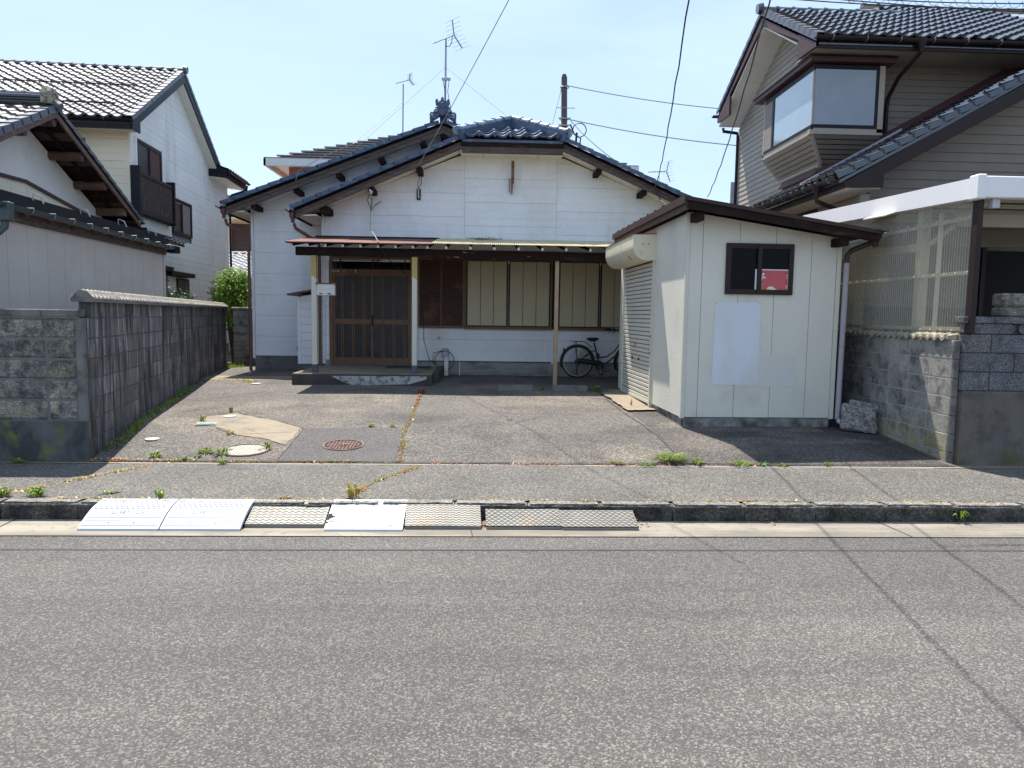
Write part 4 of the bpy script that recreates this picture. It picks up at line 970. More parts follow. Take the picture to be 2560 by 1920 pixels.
# soffits
sf = MB(); a_ = .235
sf.prism([(-3.7, YV+.05, T1(-3.7)-a_), (-.45, YV+.05, T1(-.45)-a_), (-.45, YF+.03, T1(-.45)-a_), (-3.7, YF+.03, T1(-3.7)-a_)], [(-3.7, YV+.05, T1(-3.7)-a_+.02), (-.45, YV+.05, T1(-.45)-a_+.02), (-.45, YF+.03, T1(-.45)-a_+.02), (-3.7, YF+.03, T1(-3.7)-a_+.02)]); sf.build('soffit_board', 'soffit', H)
sf = MB(); sf.prism([(4.85, YV+.05, T1(4.85)-a_), (1.59, YV+.05, T1(1.59)-a_), (1.59, YF+.03, T1(1.59)-a_), (4.85, YF+.03, T1(4.85)-a_)], [(4.85, YV+.05, T1(4.85)-a_+.02), (1.59, YV+.05, T1(1.59)-a_+.02), (1.59, YF+.03, T1(1.59)-a_+.02), (4.85, YF+.03, T1(4.85)-a_+.02)]); sf.build('soffit_board', 'soffit', H)
for a, b in ((-.47, -.02), (-.01, 1.1), (1.11, 1.61)):
    sf = MB(); sf.box(a, b-.004, YV+.05, YF+.03, 4.925, 4.945); sf.build('soffit_board', 'soffit', H)
# eave soffit along the left side (seen from below)
for (xe, xw, y0, y1, zf) in ((-3.74, -3.31, YV+.05, 21.5, T1), (-5.41, -5.02, 15.87, 24.5, T2)):
    sf = MB(); z_ = zf(xe)-.235; sf.prism([(xe, y0, z_), (xw, y0, z_+.02), (xw, y1, z_+.02), (xe, y1, z_)], [(xe, y0, z_+.02), (xw, y0, z_+.04), (xw, y1, z_+.04), (xe, y1, z_+.02)]); sf.build('soffit_board', 'soffit', H)
    sf = MB(); sf.prism([(xe-.02, y0, z_-.03), (xe+.02, y0, z_-.03), (xe+.02, y0, z_+.1), (xe-.02, y0, z_+.1)], [(xe-.02, y1, z_-.03), (xe+.02, y1, z_-.03), (xe+.02, y1, z_+.1), (xe-.02, y1, z_+.1)]); sf.build('fascia', 'wood_d', H)
for (P_, y0, y1) in (([(-5.40, 16.43), (-5.02, 16.43), (-5.02, 15.87), (-5.40, 15.87)], 0, 0),):
    pass
sf = MB(); sf.prism([(-5.40, 15.87, T2(-5.4)-a_), (-.86, 15.87, T2(-.86)-a_), (-.86, 16.43, T2(-.86)-a_), (-5.40, 16.43, T2(-5.4)-a_)], [(-5.40, 15.87, T2(-5.4)-a_+.02), (-.86, 15.87, T2(-.86)-a_+.02), (-.86, 16.43, T2(-.86)-a_+.02), (-5.40, 16.43, T2(-5.4)-a_+.02)]); sf.build('soffit_board', 'soffit', H)
sf = MB(); sf.prism([(3.6, 15.87, T2(3.6)-a_), (-.86, 15.87, T2(-.86)-a_), (-.86, 16.43, T2(-.86)-a_), (3.6, 16.43, T2(3.6)-a_)], [(3.6, 15.87, T2(3.6)-a_+.02), (-.86, 15.87, T2(-.86)-a_+.02), (-.86, 16.43, T2(-.86)-a_+.02), (3.6, 16.43, T2(3.6)-a_+.02)]); sf.build('soffit_board', 'soffit', H)
# barge boards
def rake(root, x0, x1, y, Tf, top, bot, mat, t_=.035, name='barge_board'):
    mb = MB(); mb.prism([(x0, y, Tf(x0)-top), (x1, y, Tf(x1)-top), (x1, y, Tf(x1)-bot), (x0, y, Tf(x0)-bot)], [(x0, y+t_, Tf(x0)-top), (x1, y+t_, Tf(x1)-top), (x1, y+t_, Tf(x1)-bot), (x0, y+t_, Tf(x0)-bot)]); return mb.build(name, mat, root)
for x0, x1 in ((-3.72, -.44), (1.58, 4.86)):
    rake(H, x0, x1, YV+.03, T1, .145, .285, 'wood'); rake(H, x0-.03*(x0 < 0), x1+.03*(x0 > 0), YV+.02, T1, .085, .15, 'wood_d', .05, 'batten')
    rake(H, x0, x1, YV+.024, T1, .185, .192, 'wood_d', .01, 'moulding')
mb = MB(); mb.box(-.44, 1.58, YV+.03, YV+.07, 4.885, 5.01); mb.build('barge_board', 'wood', H); mb = MB(); mb.box(-.46, 1.60, YV+.02, YV+.08, 5.01, 5.10); mb.build('batten', 'wood_d', H)
for x0, x1 in ((-5.39, -.86), (-.86, 3.6)):
    rake(H, x0, x1, 15.83, T2, .145, .30, 'wood'); rake(H, x0, x1, 15.82, T2, .085, .15, 'wood_d', .05, 'batten'); rake(H, x0, x1, 15.824, T2, .20, .208, 'wood_d', .01, 'moulding')
# purlin ends
for x in (-3.17, -2.24, -1.29, 2.32, 3.25):
    mb = MB(); zz_ = T1(x)-.29; s_ = .055 if x > -3 else .08; mb.cbox(x-s_, x+s_, YV+.075, YF, zz_-s_*1.5, zz_+.02, .004); mb.build('purlin_end', 'wood_d', H)
for x in (-4.83, -3.94, -3.06, -2.17, -1.29, -.86):
    mb = MB(); zz_ = T2(x)-.30; mb.cbox(x-.055, x+.055, 15.87, 16.41, zz_-.08, zz_+.02, .004); mb.build('purlin_end', 'wood_d', H)
# verge tiles
o_ = (0, -1, 0)
verge_tiles(H, (-3.82, YV, T1(-3.82)), (-.52, YV, T1(-.52)), 13, 'tile_b', o_)
verge_tiles(H, (4.96, YV, T1(4.96)), (1.66, YV, T1(1.66)), 13, 'tile_b', o_)
verge_tiles(H, (-5.49, 15.8, T2(-5.49)), (-.98, 15.8, T2(-.98)), 18, 'tile_b', o_)
verge_tiles(H, (3.77, 15.8, T2(3.77)), (-.74, 15.8, T2(-.74)), 18, 'tile_b', o_)
# field tiles near the verges
tb = tile_mesh('roof_tile', .245, .27, 'tile_b', amp=.028)
sl1 = math.atan(.431); sl2 = math.atan(.39)
vL = Vector((math.cos(sl1), 0, math.sin(sl1))); vR = Vector((-math.cos(sl1), 0, math.sin(sl1)))
tile_field(H, (-3.80, YV+.2+.245*5, T1(-3.80)-.07), (0, -1, 0), vL, 5, 15, .245, .27, tb, keep=lambda c, r: not (c > 2 and r > 12))
vL2 = Vector((math.cos(sl2), 0, math.sin(sl2)))
tile_field(H, (-5.47, 15.98+.245*4, T2(-5.47)-.07), (0, -1, 0), vL2, 4, 17, .245, .27, tb)
# hip face tiles
hv = Vector((0, math.cos(sl1), math.sin(sl1)))
htile = tile_mesh('roof_tile', .30, .27, 'tile_b', amp=.045, th=.03, lift=.04)
for r, (n_, x0) in enumerate(((6, -.36), (4, -.06), (2, .24))):
    tile_field(H, Vector((x0, YV-.03, T1(-.48)-.045))+hv*(.27*r), (1, 0, 0), hv, n_, 1, .31, .27, htile, eave_cap=(True if r == 0 else None))
# ridges
def ridge_course(a, b, n, mat='ridge_b', r=.085):
    roundridge(H, a, b, r, n, mat)
    d = (Vector(b)-Vector(a)); dn = d.normalized(); mb = MB(); mb.bar(Vector(a)-Vector((0, 0, .09)), Vector(b)-Vector((0, 0, .09)), .15, .18); mb.build('ridge_bed', 'tile_b', H)
pk = Vector((.57, 15.80, T1(.57)+.02))
ridge_course((-.52, YV-.02, T1(-.48)+.075), pk+Vector((-.02, 0, .085)), 6)
ridge_course((1.66, YV-.02, T1(1.62)+.075), pk+Vector((.02, 0, .085)), 6)
for x in (-.53, 1.67):
    mb = MB(); mb.tube([(x, YV-.06, T1(-.48)+.07), (x, YV+.05, T1(-.48)+.09)], [.085, .10], 12); mb.build('ridge_end_tile', 'ridge_b', H, True)
ridge_course(pk+Vector((0, .05, .08)), (.57, 21.9, T1(.57)+.1), 22)
ridge_course((-.86, 15.9, T2(-.86)+.11), (-.86, 24.7, T2(-.86)+.11), 30)
# demon-less plain ornamental ridge end tile
on = Vector((-.86, 15.74, T2(-.86)))
og = MB(); 
prof = [(-.36, -.02), (-.37, .07), (-.31, .12), (-.27, .10), (-.235, .17), (-.20, .24), (-.15, .25), (-.14, .33), (-.09, .40), (.09, .40), (.14, .33), (.15, .25), (.20, .24), (.235, .17), (.27, .10), (.31, .12), (.37, .07), (.36, -.02), (.17, .045), (0, .11), (-.17, .045)]
prof = [(x*.75, (z+.02)*.80-(.10 if abs(x) > .34 and z < 0 else .055 if z < .06 and abs(x) > .1 else .02 if z < .06 else 0)) for x, z in prof]
og.prism([on+Vector((x, -.02, z)) for x, z in prof], [on+Vector((x, .12, z)) for x, z in prof])
og = og.build('ridge_ornament', 'tile_b', H)
for p, r_, t_ in (((0, .13), .095, .05), ((-.29, .05), .055, .04), ((.29, .05), .055, .04), ((-.19, .16), .05, .04), ((.19, .16), .05, .04), ((0, .29), .085, .035)):
    p = (p[0]*.75, p[1]*.8-(.03 if abs(p[0]) > .25 else 0)); r_ *= .8; c = MB(); c.disc(on+Vector((p[0], .0, p[1]+.0)), r_, t_+.02, 20, (0, -1, 0)); c.torus(on+Vector((p[0], -t_-.02, p[1])), r_*.75, .010, 'y', 20, 5); c.build('scroll', 'tile_b' if r_ > .06 else 'ridge_b', og)
for x in (-.16, -.02, .13):
    c = MB(); zt = .42 if x == -.02 else .38; x *= .75; c.tube([on+Vector((x, .04, .25)), on+Vector((x*1.1, .04, zt-.04)), on+Vector((x*1.1, .04, zt))], [.032, .034, .02], 8); c.build('horn', 'tile_b', og, True)
# gutters and downpipes
gutter_run(H, (-3.87, YV, T1(-3.8)-.07), (-3.87, 21.8, T1(-3.8)-.07), .06, 'pipe_dk', out=(-1, 0, 0))
gutter_run(H, (-5.54, 15.8, T2(-5.5)-.07), (-5.54, 24, T2(-5.5)-.07), .06, 'pipe_dk', out=(-1, 0, 0))
downpipe(H, [(-3.78, 15.05, 3.45), (-3.76, 15.08, 3.36), (-3.42, 15.38, 3.14), (-3.37, 15.43, 3.06), (-3.37, 15.43, .58)], .034, 'pipe_rd', (2.2, .95), hopper=(-3.80, 15.03, 3.66))
downpipe(H, [(-5.44, 15.95, 3.62), (-5.42, 15.98, 3.52), (-5.10, 16.28, 3.32), (-5.08, 16.32, 3.22), (-5.08, 16.32, .40)], .034, 'pipe_rd', (2.0, .9), hopper=(-5.46, 15.93, 3.83))

# door
D0, D1 = -3.17, -1.45
dr = MB()
for a, b, c, d in ((D0, D0+.06, .60, 2.86), (D1-.05, D1, .60, 2.86), (D0+.06, D1-.05, 2.50, 2.59), (D0+.06, D1-.05, .58, .63), (D0+.06, D1-.05, 2.80, 2.86)): dr.ext([(a, c), (b, c), (b, d), (a, d)], face_y(YF+.03), -.04, .07)
dr.build('door_frame', 'bronze', H)
mb = MB(); mb.ext([(D0+.05, 2.58), (D1-.04, 2.58), (D1-.04, 2.87), (D0+.05, 2.87)], face_y(YF+.03), 0, .02); tr_ = mb.build('transom_window', 'glass_d', H)
for x in (-2.95, -2.28, -2.18, -1.62):
    mb = MB(); mb.box(x-.012, x+.012, YF-.01, YF+.02, 2.59, 2.80); mb.build('bar', 'sash', tr_)
mb = MB(); mb.box(D0+.06, -2.1, YF-.008, YF+.018, 2.775, 2.79); mb.build('bar', 'sash', tr_)
for a, b, off in ((-3.11, -2.26, .0), (-2.32, -1.50, .03)):
    lf = MB(); y_ = YF-.01-off
    for (x0, x1, z0, z1) in ((a, a+.045, .63, 2.50), (b-.05, b, .63, 2.50), (a+.045, b-.05, .63, .755), (a+.045, b-.05, 1.455, 1.56), (a+.045, b-.05, 2.455, 2.50)): lf.box(x0, x1, y_, y_+.03, z0, z1)
    lf = lf.build('sliding_door', 'bronze', H)
    xs = [(-2.914, -2.69, -2.466), (-2.07, -1.84, -1.62)][0 if a < -3 else 1]; e = [a+.045]+list(xs)+[b-.05]
    for x in xs:
        for z0, z1 in ((.755, 1.455), (1.56, 2.455)):
            for dx in (-.028, .010):
                mb = MB(); mb.box(x+dx, x+dx+.020, y_-.012, y_+.02, z0, z1); mb.build('bar', 'bronze', lf)
    for x0, x1 in zip(e, e[1:]):
        for z0, z1 in ((.755, 1.455), (1.56, 2.455)):
            mb = MB(); mb.box(x0, x1, y_+.012, y_+.018, z0, z1); mb.build('pane', 'frost', lf)
    mb = MB(); hx = b-.028 if a < -3 else a+.03; mb.cbox(hx-.014, hx+.014, y_-.014, y_, 1.42, 1.66, .004); mb.build('handle', 'black_m', lf)
for i, x in enumerate((-3.10, -3.04, -2.99, -2.87)):
    mb = MB(); mb.disc((x, YF-.045, 2.545), .018 if i != 1 else .012, .012, 14, (0, -1, 0)); mb.build('door_sticker', 'galv' if i % 3 == 0 else 'white_pl', H)
mb = MB(); mb.box(-2.645, -2.62, YF-.05, YF-.04, 2.515, 2.575); mb.build('door_sticker', 'white_pl', H)
mb = MB(); mb.box(D0, D1, YF-.09, YF+.01, .555, .60); mb.build('door_sill', 'paint_g', H)
# storm shutter housing and shutters
def frame_rect(x0, x1, z0, z1, w_, y0, y1, mat, name, par):
    mb = MB()
    for a, b, c, d in ((x0, x0+w_, z0, z1), (x1-w_, x1, z0, z1), (x0+w_, x1-w_, z0, z0+w_), (x0+w_, x1-w_, z1-w_, z1)): mb.box(a, b, y0, y1, c, d)
    return mb.build(name, mat, par)
hb = MB(); hb.box(-1.33, -.385, YF-.09, YF+.02, 1.42, 2.84); hb = hb.build('shutter_housing', 'herring', H)
frame_rect(-1.34, -.375, 1.41, 2.85, .035, YF-.105, YF-.088, 'bronze', 'frame', hb)
mb = MB(); mb.box(-.868, -.845, YF-.10, YF-.088, 1.44, 2.81); mb.build('centre_rib', 'bronze', hb)
def shutterset(x0, x1, panels):
    fr = frame_rect(x0-.03, x1+.03, 1.40, 2.85, .04, YF-.05, YF+.03, 'bronze', 'shutter_frame', H)
    mb = MB(); mb.box(x0-.04, x1+.04, YF-.075, YF+.0, 1.385, 1.425); mb.build('sill', 'bronze', H)
    for a, b in panels:
        pn = MB(); pn.box(a, b, YF-.006, YF+.02, 1.44, 2.81); pn = pn.build('shutter', 'sash', H)
        n = max(1, round((b-a)/.28)); w_ = (b-a-.04)/n
        for i in range(n):
            mb = MB(); mb.cbox(a+.02+w_*i+.004, a+.02+w_*(i+1)-.004, YF-.022, YF-.004, 1.462, 2.80, .006); mb.build('shutter_board', 'shutter', pn)
shutterset(-.345, 1.44, [(-.335, .53), (.555, 1.43)])
shutterset(1.60, 4.2, [(1.61, 2.47), (2.495, 3.35), (3.375, 4.19)])
mb = MB(); mb.box(1.47, 1.57, YF-.03, YF+.02, 1.4, 2.85); mb.build('mullion', 'wood_d', H)
mb = MB(); mb.box(1.47, 1.57, YF-.03, YF-.008, .66, 1.39); mb.build('corner_trim', 'sid_w', H)

# stoop
sp = MB(); sp.cbox(-3.42, -.90, 13.30, 15.48, .30, .58, .012); sp = sp.build('entrance_step', 'step_dark', H)
mb = MB(); mb.box(-3.41, -.91, 13.31, 15.4, .581, .584); mb.build('top_slab', 'conc', sp)
mb = MB(); mb.prism([(-2.72, 13.292, .545), (-.98, 13.292, .555), (-1.0, 13.292, .50), (-1.3, 13.292, .41), (-2.3, 13.292, .375), (-2.45, 13.292, .42)], [(-2.72, 13.301, .545), (-.98, 13.301, .555), (-1.0, 13.301, .50), (-1.3, 13.301, .41), (-2.3, 13.301, .375), (-2.45, 13.301, .42)]); mb.build('pale_render_patch', 'stain_white', sp)
mb = MB(); mb.cbox(-.905, -.80, 13.75, 15.48, .34, .60, .008); mb.build('step_side', 'step_dark', sp)
# porch roof
def zroof(y): return 2.935+(y-13.33)*.142
def posts(name, x, w_, y, z0, z1, mat): mb = MB(); mb.cbox(x-w_, x+w_, y-w_, y+w_, z0, z1, .006); return mb.build(name, mat, H)
for x in (-3.07, -1.245):
    p = posts('post', x, .047, 13.62, .73, 2.36, 'paint_c'); mb = MB(); mb.cbox(x-.05, x+.05, 13.57, 13.67, .585, .73, .006); mb.build('post_shoe', 'paint_g', p)
    mb = MB(); mb.prism([(x-.0475, 13.5725, 2.36), (x+.0475, 13.5725, 2.30), (x+.0475, 13.5725, 2.715), (x-.0475, 13.5725, 2.715)], [(x-.0475, 13.6675, 2.36), (x+.0475, 13.6675, 2.30), (x+.0475, 13.6675, 2.715), (x-.0475, 13.6675, 2.715)]); mb.build('old_paint', 'paint_y', p)
posts('post', 1.375, .036, 13.64, .36, 2.70, 'tan')
mb = MB(); mb.cbox(-3.39, -.905, 13.56, 13.68, 2.715, 2.865, .004); mb.build('beam', 'wood_d', H)
mb = MB(); mb.cbox(-.90, 1.40, 13.57, 13.68, 2.69, 2.86, .004); mb.build('beam', 'wood_p', H)
mb = MB(); mb.cbox(1.403, 3.6, 13.57, 13.68, 2.685, 2.855, .004); mb.build('beam', 'wood_d', H)
for x in [-3.42, -3.134, -2.82, -2.509, -2.194, -1.881, -1.568, -1.255, -.995, -.662, -.223, .209, .647, 1.078, 1.511, 1.952, 2.39, 2.83, 3.27]:
    y0 = 13.40; mb = MB(); s_ = .02; mb.prism([(x-s_, y0, zroof(y0)-.085), (x+s_, y0, zroof(y0)-.085), (x+s_, y0, zroof(y0)-.042), (x-s_, y0, zroof(y0)-.042)], [(x-s_, YF, zroof(YF)-.085), (x+s_, YF, zroof(YF)-.085), (x+s_, YF, zroof(YF)-.042), (x-s_, YF, zroof(YF)-.042)]); r_ = mb.build('rafter', 'wood_d', H)
    mb = MB(); mb.box(x-.0215, x+.0215, y0-.004, y0, zroof(y0)-.088, zroof(y0)-.042); mb.build('rafter_end', 'paint_w', r_)
mb = MB(); mb.prism([(-3.5, 13.37, zroof(13.37)-.035), (-.93, 13.37, zroof(13.37)-.035), (-.93, 13.37, zroof(13.37)-.02), (-3.5, 13.37, zroof(13.37)-.02)], [(-3.5, 13.43, zroof(13.43)-.035), (-.93, 13.43, zroof(13.43)-.035), (-.93, 13.43, zroof(13.43)-.02), (-3.5, 13.43, zroof(13.43)-.02)]); mb.build('fascia', 'wood_d', H)
mb = MB()
for i in range(8):
    x0 = -3.52+.3255*i; x1 = x0+.3255
    rr = random.Random(i); w0, w1 = rr.uniform(-.006, .006), rr.uniform(-.006, .006)
    mb.prism([(x0, 13.33, zroof(13.33)-.02), (x1, 13.33, zroof(13.33)-.02), (x1, 13.33, zroof(13.33)), (x0, 13.33, zroof(13.33))], [(x0, 15.3, zroof(15.3)-.02+w0), (x1, 15.3, zroof(15.3)-.02+w1), (x1, 15.3, zroof(15.3)+w1), (x0, 15.3, zroof(15.3)+w0)])
mb.build('iron_porch_roof', 'rust_roof', H)
mb = MB(); mb.cbox(-3.42, -.9, 15.3, 15.48, zroof(15.3)-.01, zroof(15.3)+.035, .004); mb.build('flashing', 'black_m', H)
mb = MB(); n = 560; vs = []; fs = []; xa, xb = -.93, 3.9
for i in range(n+1):
    x = xa+(xb-xa)*i/n; s_ = .009*math.sin(i*2*math.pi/4.2)
    for y in (13.33, YF-.01): vs.append((x, y, zroof(y)+s_+.012))
for i in range(n): fs.append((2*i, 2*i+1, 2*i+3, 2*i+2))
mb.add(vs, fs); o = mb.build('corrugated_porch_roof', 'poly', H); md = o.modifiers.new('s', 'SOLIDIFY'); md.thickness = .003
mb = MB(); rr = random.Random(11)
for i in range(260):
    p = Vector((.02+rr.gauss(0, .17), 15.2+rr.gauss(0, .06), zroof(15.2)+.02+abs(rr.gauss(0, .018)))); d = Vector((rr.uniform(-1, 1), rr.uniform(-.5, .5), rr.uniform(-.3, .7)))*.03; mb.bar(p-d, p+d, .003, .003)
one('debris_clump', mb, 'twig', 'dark clump of dry twigs lying on the porch roof against the wall', 'debris', kind=None)
# small fixtures on the house
t = thing('mailbox', 'small white mailbox with rusty bottom edge beside the sliding door', 'mailbox', (-2.86, 13.62, 1.99))
mb = MB(); mb.cbox(-3.02, -2.69, 13.56, 13.68, 1.995, 2.20, .006); mb.build('body', 'mail', t)
mb = MB(); mb.cbox(-3.035, -2.675, 13.545, 13.69, 2.20, 2.222, .005); mb.build('lid', 'rust', t)
mb = MB(); mb.cbox(-2.995, -2.715, 13.552, 13.56, 2.105, 2.18, .003); mb.build('flap', 'mail', t)
for x in (-2.94, -2.79):
    mb = MB(); mb.cbox(x-.03, x+.03, 13.553, 13.561, 2.02, 2.035, .002); mb.build('slot', 'hole', t)
t = thing('wall_lamp', 'rusty old lamp arm on the front gable, slightly tilted', 'lamp bracket', (.585, 15.48, 4.18))
mb = MB(); mb.cbox(.565, .625, 15.30, 15.36, 4.38, 4.83, .008); mb.build('lamp_body', 'rust', t).rotation_euler = (0, 0, 0)
mb = MB(); mb.box(.575, .60, 15.36, 15.48, 4.25, 4.45); mb.tube([(.585, 15.46, 4.18), (.585, 15.4, 4.3), (.59, 15.34, 4.42)], .012, 6); mb.build('arm', 'rust', t)
mb = MB(); mb.torus((.535, 15.44, 4.47), .022, .006, 'y', 14, 5); mb.tube([(.535, 15.44, 4.45), (.53, 15.45, 4.24)], .008, 6); mb.tube([(.53, 15.45, 4.24), (.53, 15.45, 4.21)], [.016, .005], 6); mb.build('pull_hook', 'rust', t)
t = thing('service_bracket', 'black service bracket with a white insulator under the left rake of the front gable', 'bracket', (-1.33, 15.48, 4.03))
mb = MB(); mb.cbox(-1.375, -1.295, 15.46, 15.49, 4.03, 4.25, .004); mb.build('plate', 'black_m', t)
mb = MB(); mb.cbox(-1.35, -1.325, 15.43, 15.46, 4.08, 4.25, .004); mb.cbox(-1.345, -1.31, 15.43, 15.46, 4.06, 4.085, .003); mb.build('insulator', 'white_pl', t)
mb = MB(); mb.tube([(-1.33, 15.44, 4.25), (-1.36, 15.42, 4.32), (-1.31, 15.3, 4.42), (-1.28, 15.1, 4.52), (-1.28, 14.9, 4.6)], .006, 5); mb.tube([(-1.35, 15.44, 4.26), (-1.27, 15.4, 4.34), (-1.26, 15.1, 4.5), (-1.29, 14.9, 4.61)], .006, 5); mb.build('lead_wire', 'wire', t)
t = thing('insulator', 'white porcelain insulator with looped wires under the left rake of the front gable', 'insulator', (-2.23, 14.88, 4.03))
mb = MB()
for p in ((-2.24, 4.10), (-2.21, 4.075), (-2.225, 4.05)): mb.disc((p[0], 14.90, p[1]), .022, .05, 10, (0, -1, 0))
mb.build('porcelain', 'white_pl', t)
mb = MB(); mb.tube([(-2.24, 14.88, 4.05), (-2.33, 15.1, 3.95), (-2.36, 15.4, 3.93)], .007, 5); mb.tube([(-2.36, 15.4, 3.95), (-2.30, 15.42, 3.78), (-2.22, 15.42, 3.9), (-2.1, 15.44, 3.98)], .008, 5); mb.tube([(-2.30, 15.42, 3.80), (-2.25, 15.2, 3.95), (-2.22, 14.9, 4.06)], .007, 5); mb.build('lead_wire', 'wire', t)
t = thing('meter_pipe', 'white outlet box with coiled black cables on a white pipe, right of the entrance step', 'outlet pipe', (-.75, 15.47, .4))
mb = MB(); mb.cbox(-.785, -.70, 15.36, 15.46, .40, .80, .004); mb.build('conduit', 'paint_w', t); mb = MB(); mb.cbox(-.83, -.70, 15.36, 15.45, .80, .97, .012); mb.build('box', 'galv', t)
mb = MB(); mb.torus((-.78, 15.36, .72), .20, .008, 'y', 30, 5, -1.2, 3.6); mb.tube([(-.8, 15.37, .93), (-1.0, 15.3, .88), (-1.02, 15.3, .7), (-.88, 15.33, .53), (-1.0, 15.3, .42)], .008, 5); mb.tube([(-.88, 15.33, .53), (-.90, 15.3, .40)], .008, 5); mb.build('cable_loop', 'wire', t)
mb = MB(); mb.cbox(-.90, -.84, 15.33, 15.37, .50, .57, .01); mb.build('tape', 'paint_w', t)
mb = MB(); mb.tube([(-.465, 15.47, .39), (-.465, 15.47, .69)], .013, 8); one('short_pipe', mb, 'paint_w', 'short thin white pipe standing against the house foundation', 'pipe')
mb = MB(); mb.disc((-.905, 15.487, 1.185), .032, .012, 18, (0, -1, 0)); mb.build('vent_cap', 'galv', H)
mb = MB(); mb.cbox(-1.95, -1.05, 14.85, 15.38, .585, .60, .004); one('doormat', mb, pm('green_mat', (.03, .06, .05), .9, var=.2, vs=30, bump=1, bs=80), 'dark green doormat on the entrance step', 'doormat')

# ================================================================== cables helper
def cable(label, pts, r=.006, mat='wire', sag=0., n=24, cat='cable', name='cable', group=None, wig=0.):
    pts = [Vector(p) for p in pts]; P_ = []
    if len(pts) == 2:
        a, b = pts
        for i in range(n+1):
            t_ = i/n; p = a.lerp(b, t_); p.z -= sag*4*t_*(1-t_); 
            if wig: p.x += wig*math.sin(t_*n*2.3); p.z += wig*math.cos(t_*n*1.9)
            P_.append(p)
    else: P_ = pts
    mb = MB(); mb.tube(P_, r, 5); return one(name, mb, mat, label, cat, group, loc=tuple(pts[0]))

# ================================================================== SHED
SA = RAD(1.3); SO = (2.563, 9.23, .27)
S = thing('shed', 'small cream textured shed with a brown sloping roof and a roller shutter on its side', 'shed', SO, SA, None, True)
Z = lambda z: z-.27                                     # world height -> local height
W_, D_ = 2.0, 3.9
def zr_(x): return 3.065-.146*(x+.0)                    # world underside of the roof
op = [(0, .406), (W_, .406), (W_, zr_(W_)-.06), (0, zr_(0)-.06)]
def pf(u, z, o): return Vector((u, -o, Z(z)))
def pfl(u, z, o): return Vector((-o, u, Z(z)))
mb = MB(); mb.prism([(.02, .02, Z(.3)), (W_-.02, .02, Z(.3)), (W_-.02, .02, Z(zr_(W_)-.05)), (.02, .02, Z(zr_(0)-.05))], [(.02, D_, Z(.3)), (W_-.02, D_, Z(.3)), (W_-.02, D_, Z(zr_(W_)-.05)), (.02, D_, Z(zr_(0)-.05))]); mb.build('wall', 'joint', S)
wh = (.505, 1.378, 1.985, 2.625)
for a, b in ((.035, .205), (.205, .68), (.68, 1.15), (1.15, 1.62), (1.62, W_-.05)):
    for z0, z1 in ((.41, wh[2]), (wh[2], wh[3]), (wh[3], 3.1)):
        pass
    mb = MB(); ga, gb = a+.003, b-.003
    if gb > wh[0] and ga < wh[1]:
        for x0, x1, z0, z1 in ((ga, gb, .41, wh[2]), (ga, gb, wh[3], 3.2), (ga, min(gb, wh[0]), wh[2], wh[3]), (max(ga, wh[1]), gb, wh[2], wh[3])):
            if x1-x0 < .01: continue
            p = clip(op, x0, x1, z0, z1)
            if p: mb.ext(p, pf, -.02, .002)
    else: mb.ext(clip(op, ga, gb, .41, 3.2), pf, -.02, .002)
    mb.build('siding_panel', 'shed', S)
for a, b in ((.035, .50), (.50, .96), (.96, 1.42), (1.42, 1.515)):
    mb = MB(); mb.ext([(a+.001, .406), (b-.001, .406), (b-.001, 2.985), (a+.001, 2.985)], pfl, -.02, .002); mb.build('siding_panel', 'shed', S)
mb = MB(); mb.ext([(1.52, 2.88), (3.88, 2.88), (3.88, 2.985), (1.52, 2.985)], pfl, -.02, .002); mb.ext([(3.56, .406), (3.88, .406), (3.88, 2.88), (3.56, 2.88)], pfl, -.02, .002); mb.build('siding_panel', 'shed', S)
mb = MB(); mb.box(-.012, .034, -.012, .034, Z(.395), Z(2.99)); mb.build('corner_trim', 'trim_c', S); mb = MB(); mb.box(W_-.048, W_+.01, -.012, .034, Z(.395), Z(2.70)); mb.build('corner_trim', 'trim_c', S)
mb = MB(); mb.box(.03, W_-.04, .015, .08, Z(.22), Z(.402)); mb.box(.015, .08, .03, 1.5, Z(.22), Z(.402)); mb.build('foundation', 'found', S)
# roof
def roofp(x0, x1, y0, y1, t0, t1, name, mat):
    mb = MB(); mb.prism([(x0, y0, Z(zr_(x0)+t0)), (x1, y0, Z(zr_(x1)+t0)), (x1, y0, Z(zr_(x1)+t1)), (x0, y0, Z(zr_(x0)+t1))], [(x0, y1, Z(zr_(x0)+t0)), (x1, y1, Z(zr_(x1)+t0)), (x1, y1, Z(zr_(x1)+t1)), (x0, y1, Z(zr_(x0)+t1))]); return mb.build(name, mat, S)
roofp(-.14, W_+.33, -.34, D_+.1, .015, .06, 'roof', 'shed_roof')
roofp(-.12, W_+.30, -.32, -.285, -.085, .012, 'verge_board', 'wood_d')
roofp(-.12, W_+.2, -.28, .01, -.012, .012, 'roof_boards', 'wood_d')
mb = MB(); mb.box(-.125, -.09, -.32, D_+.08, Z(zr_(-.12)-.10), Z(zr_(-.12)+.012)); mb.build('fascia', 'wood', S)
mb = MB(); mb.box(-.09, .0, -.28, D_+.05, Z(zr_(0)-.03), Z(zr_(0)-.01)); mb.build('soffit_board', 'wood_d', S)
mb = MB(); mb.box(-.155, -.138, -.35, D_+.11, Z(zr_(-.14)-.03), Z(zr_(-.14)+.066)); mb.build('edge_flashing', 'shed_roof', S)
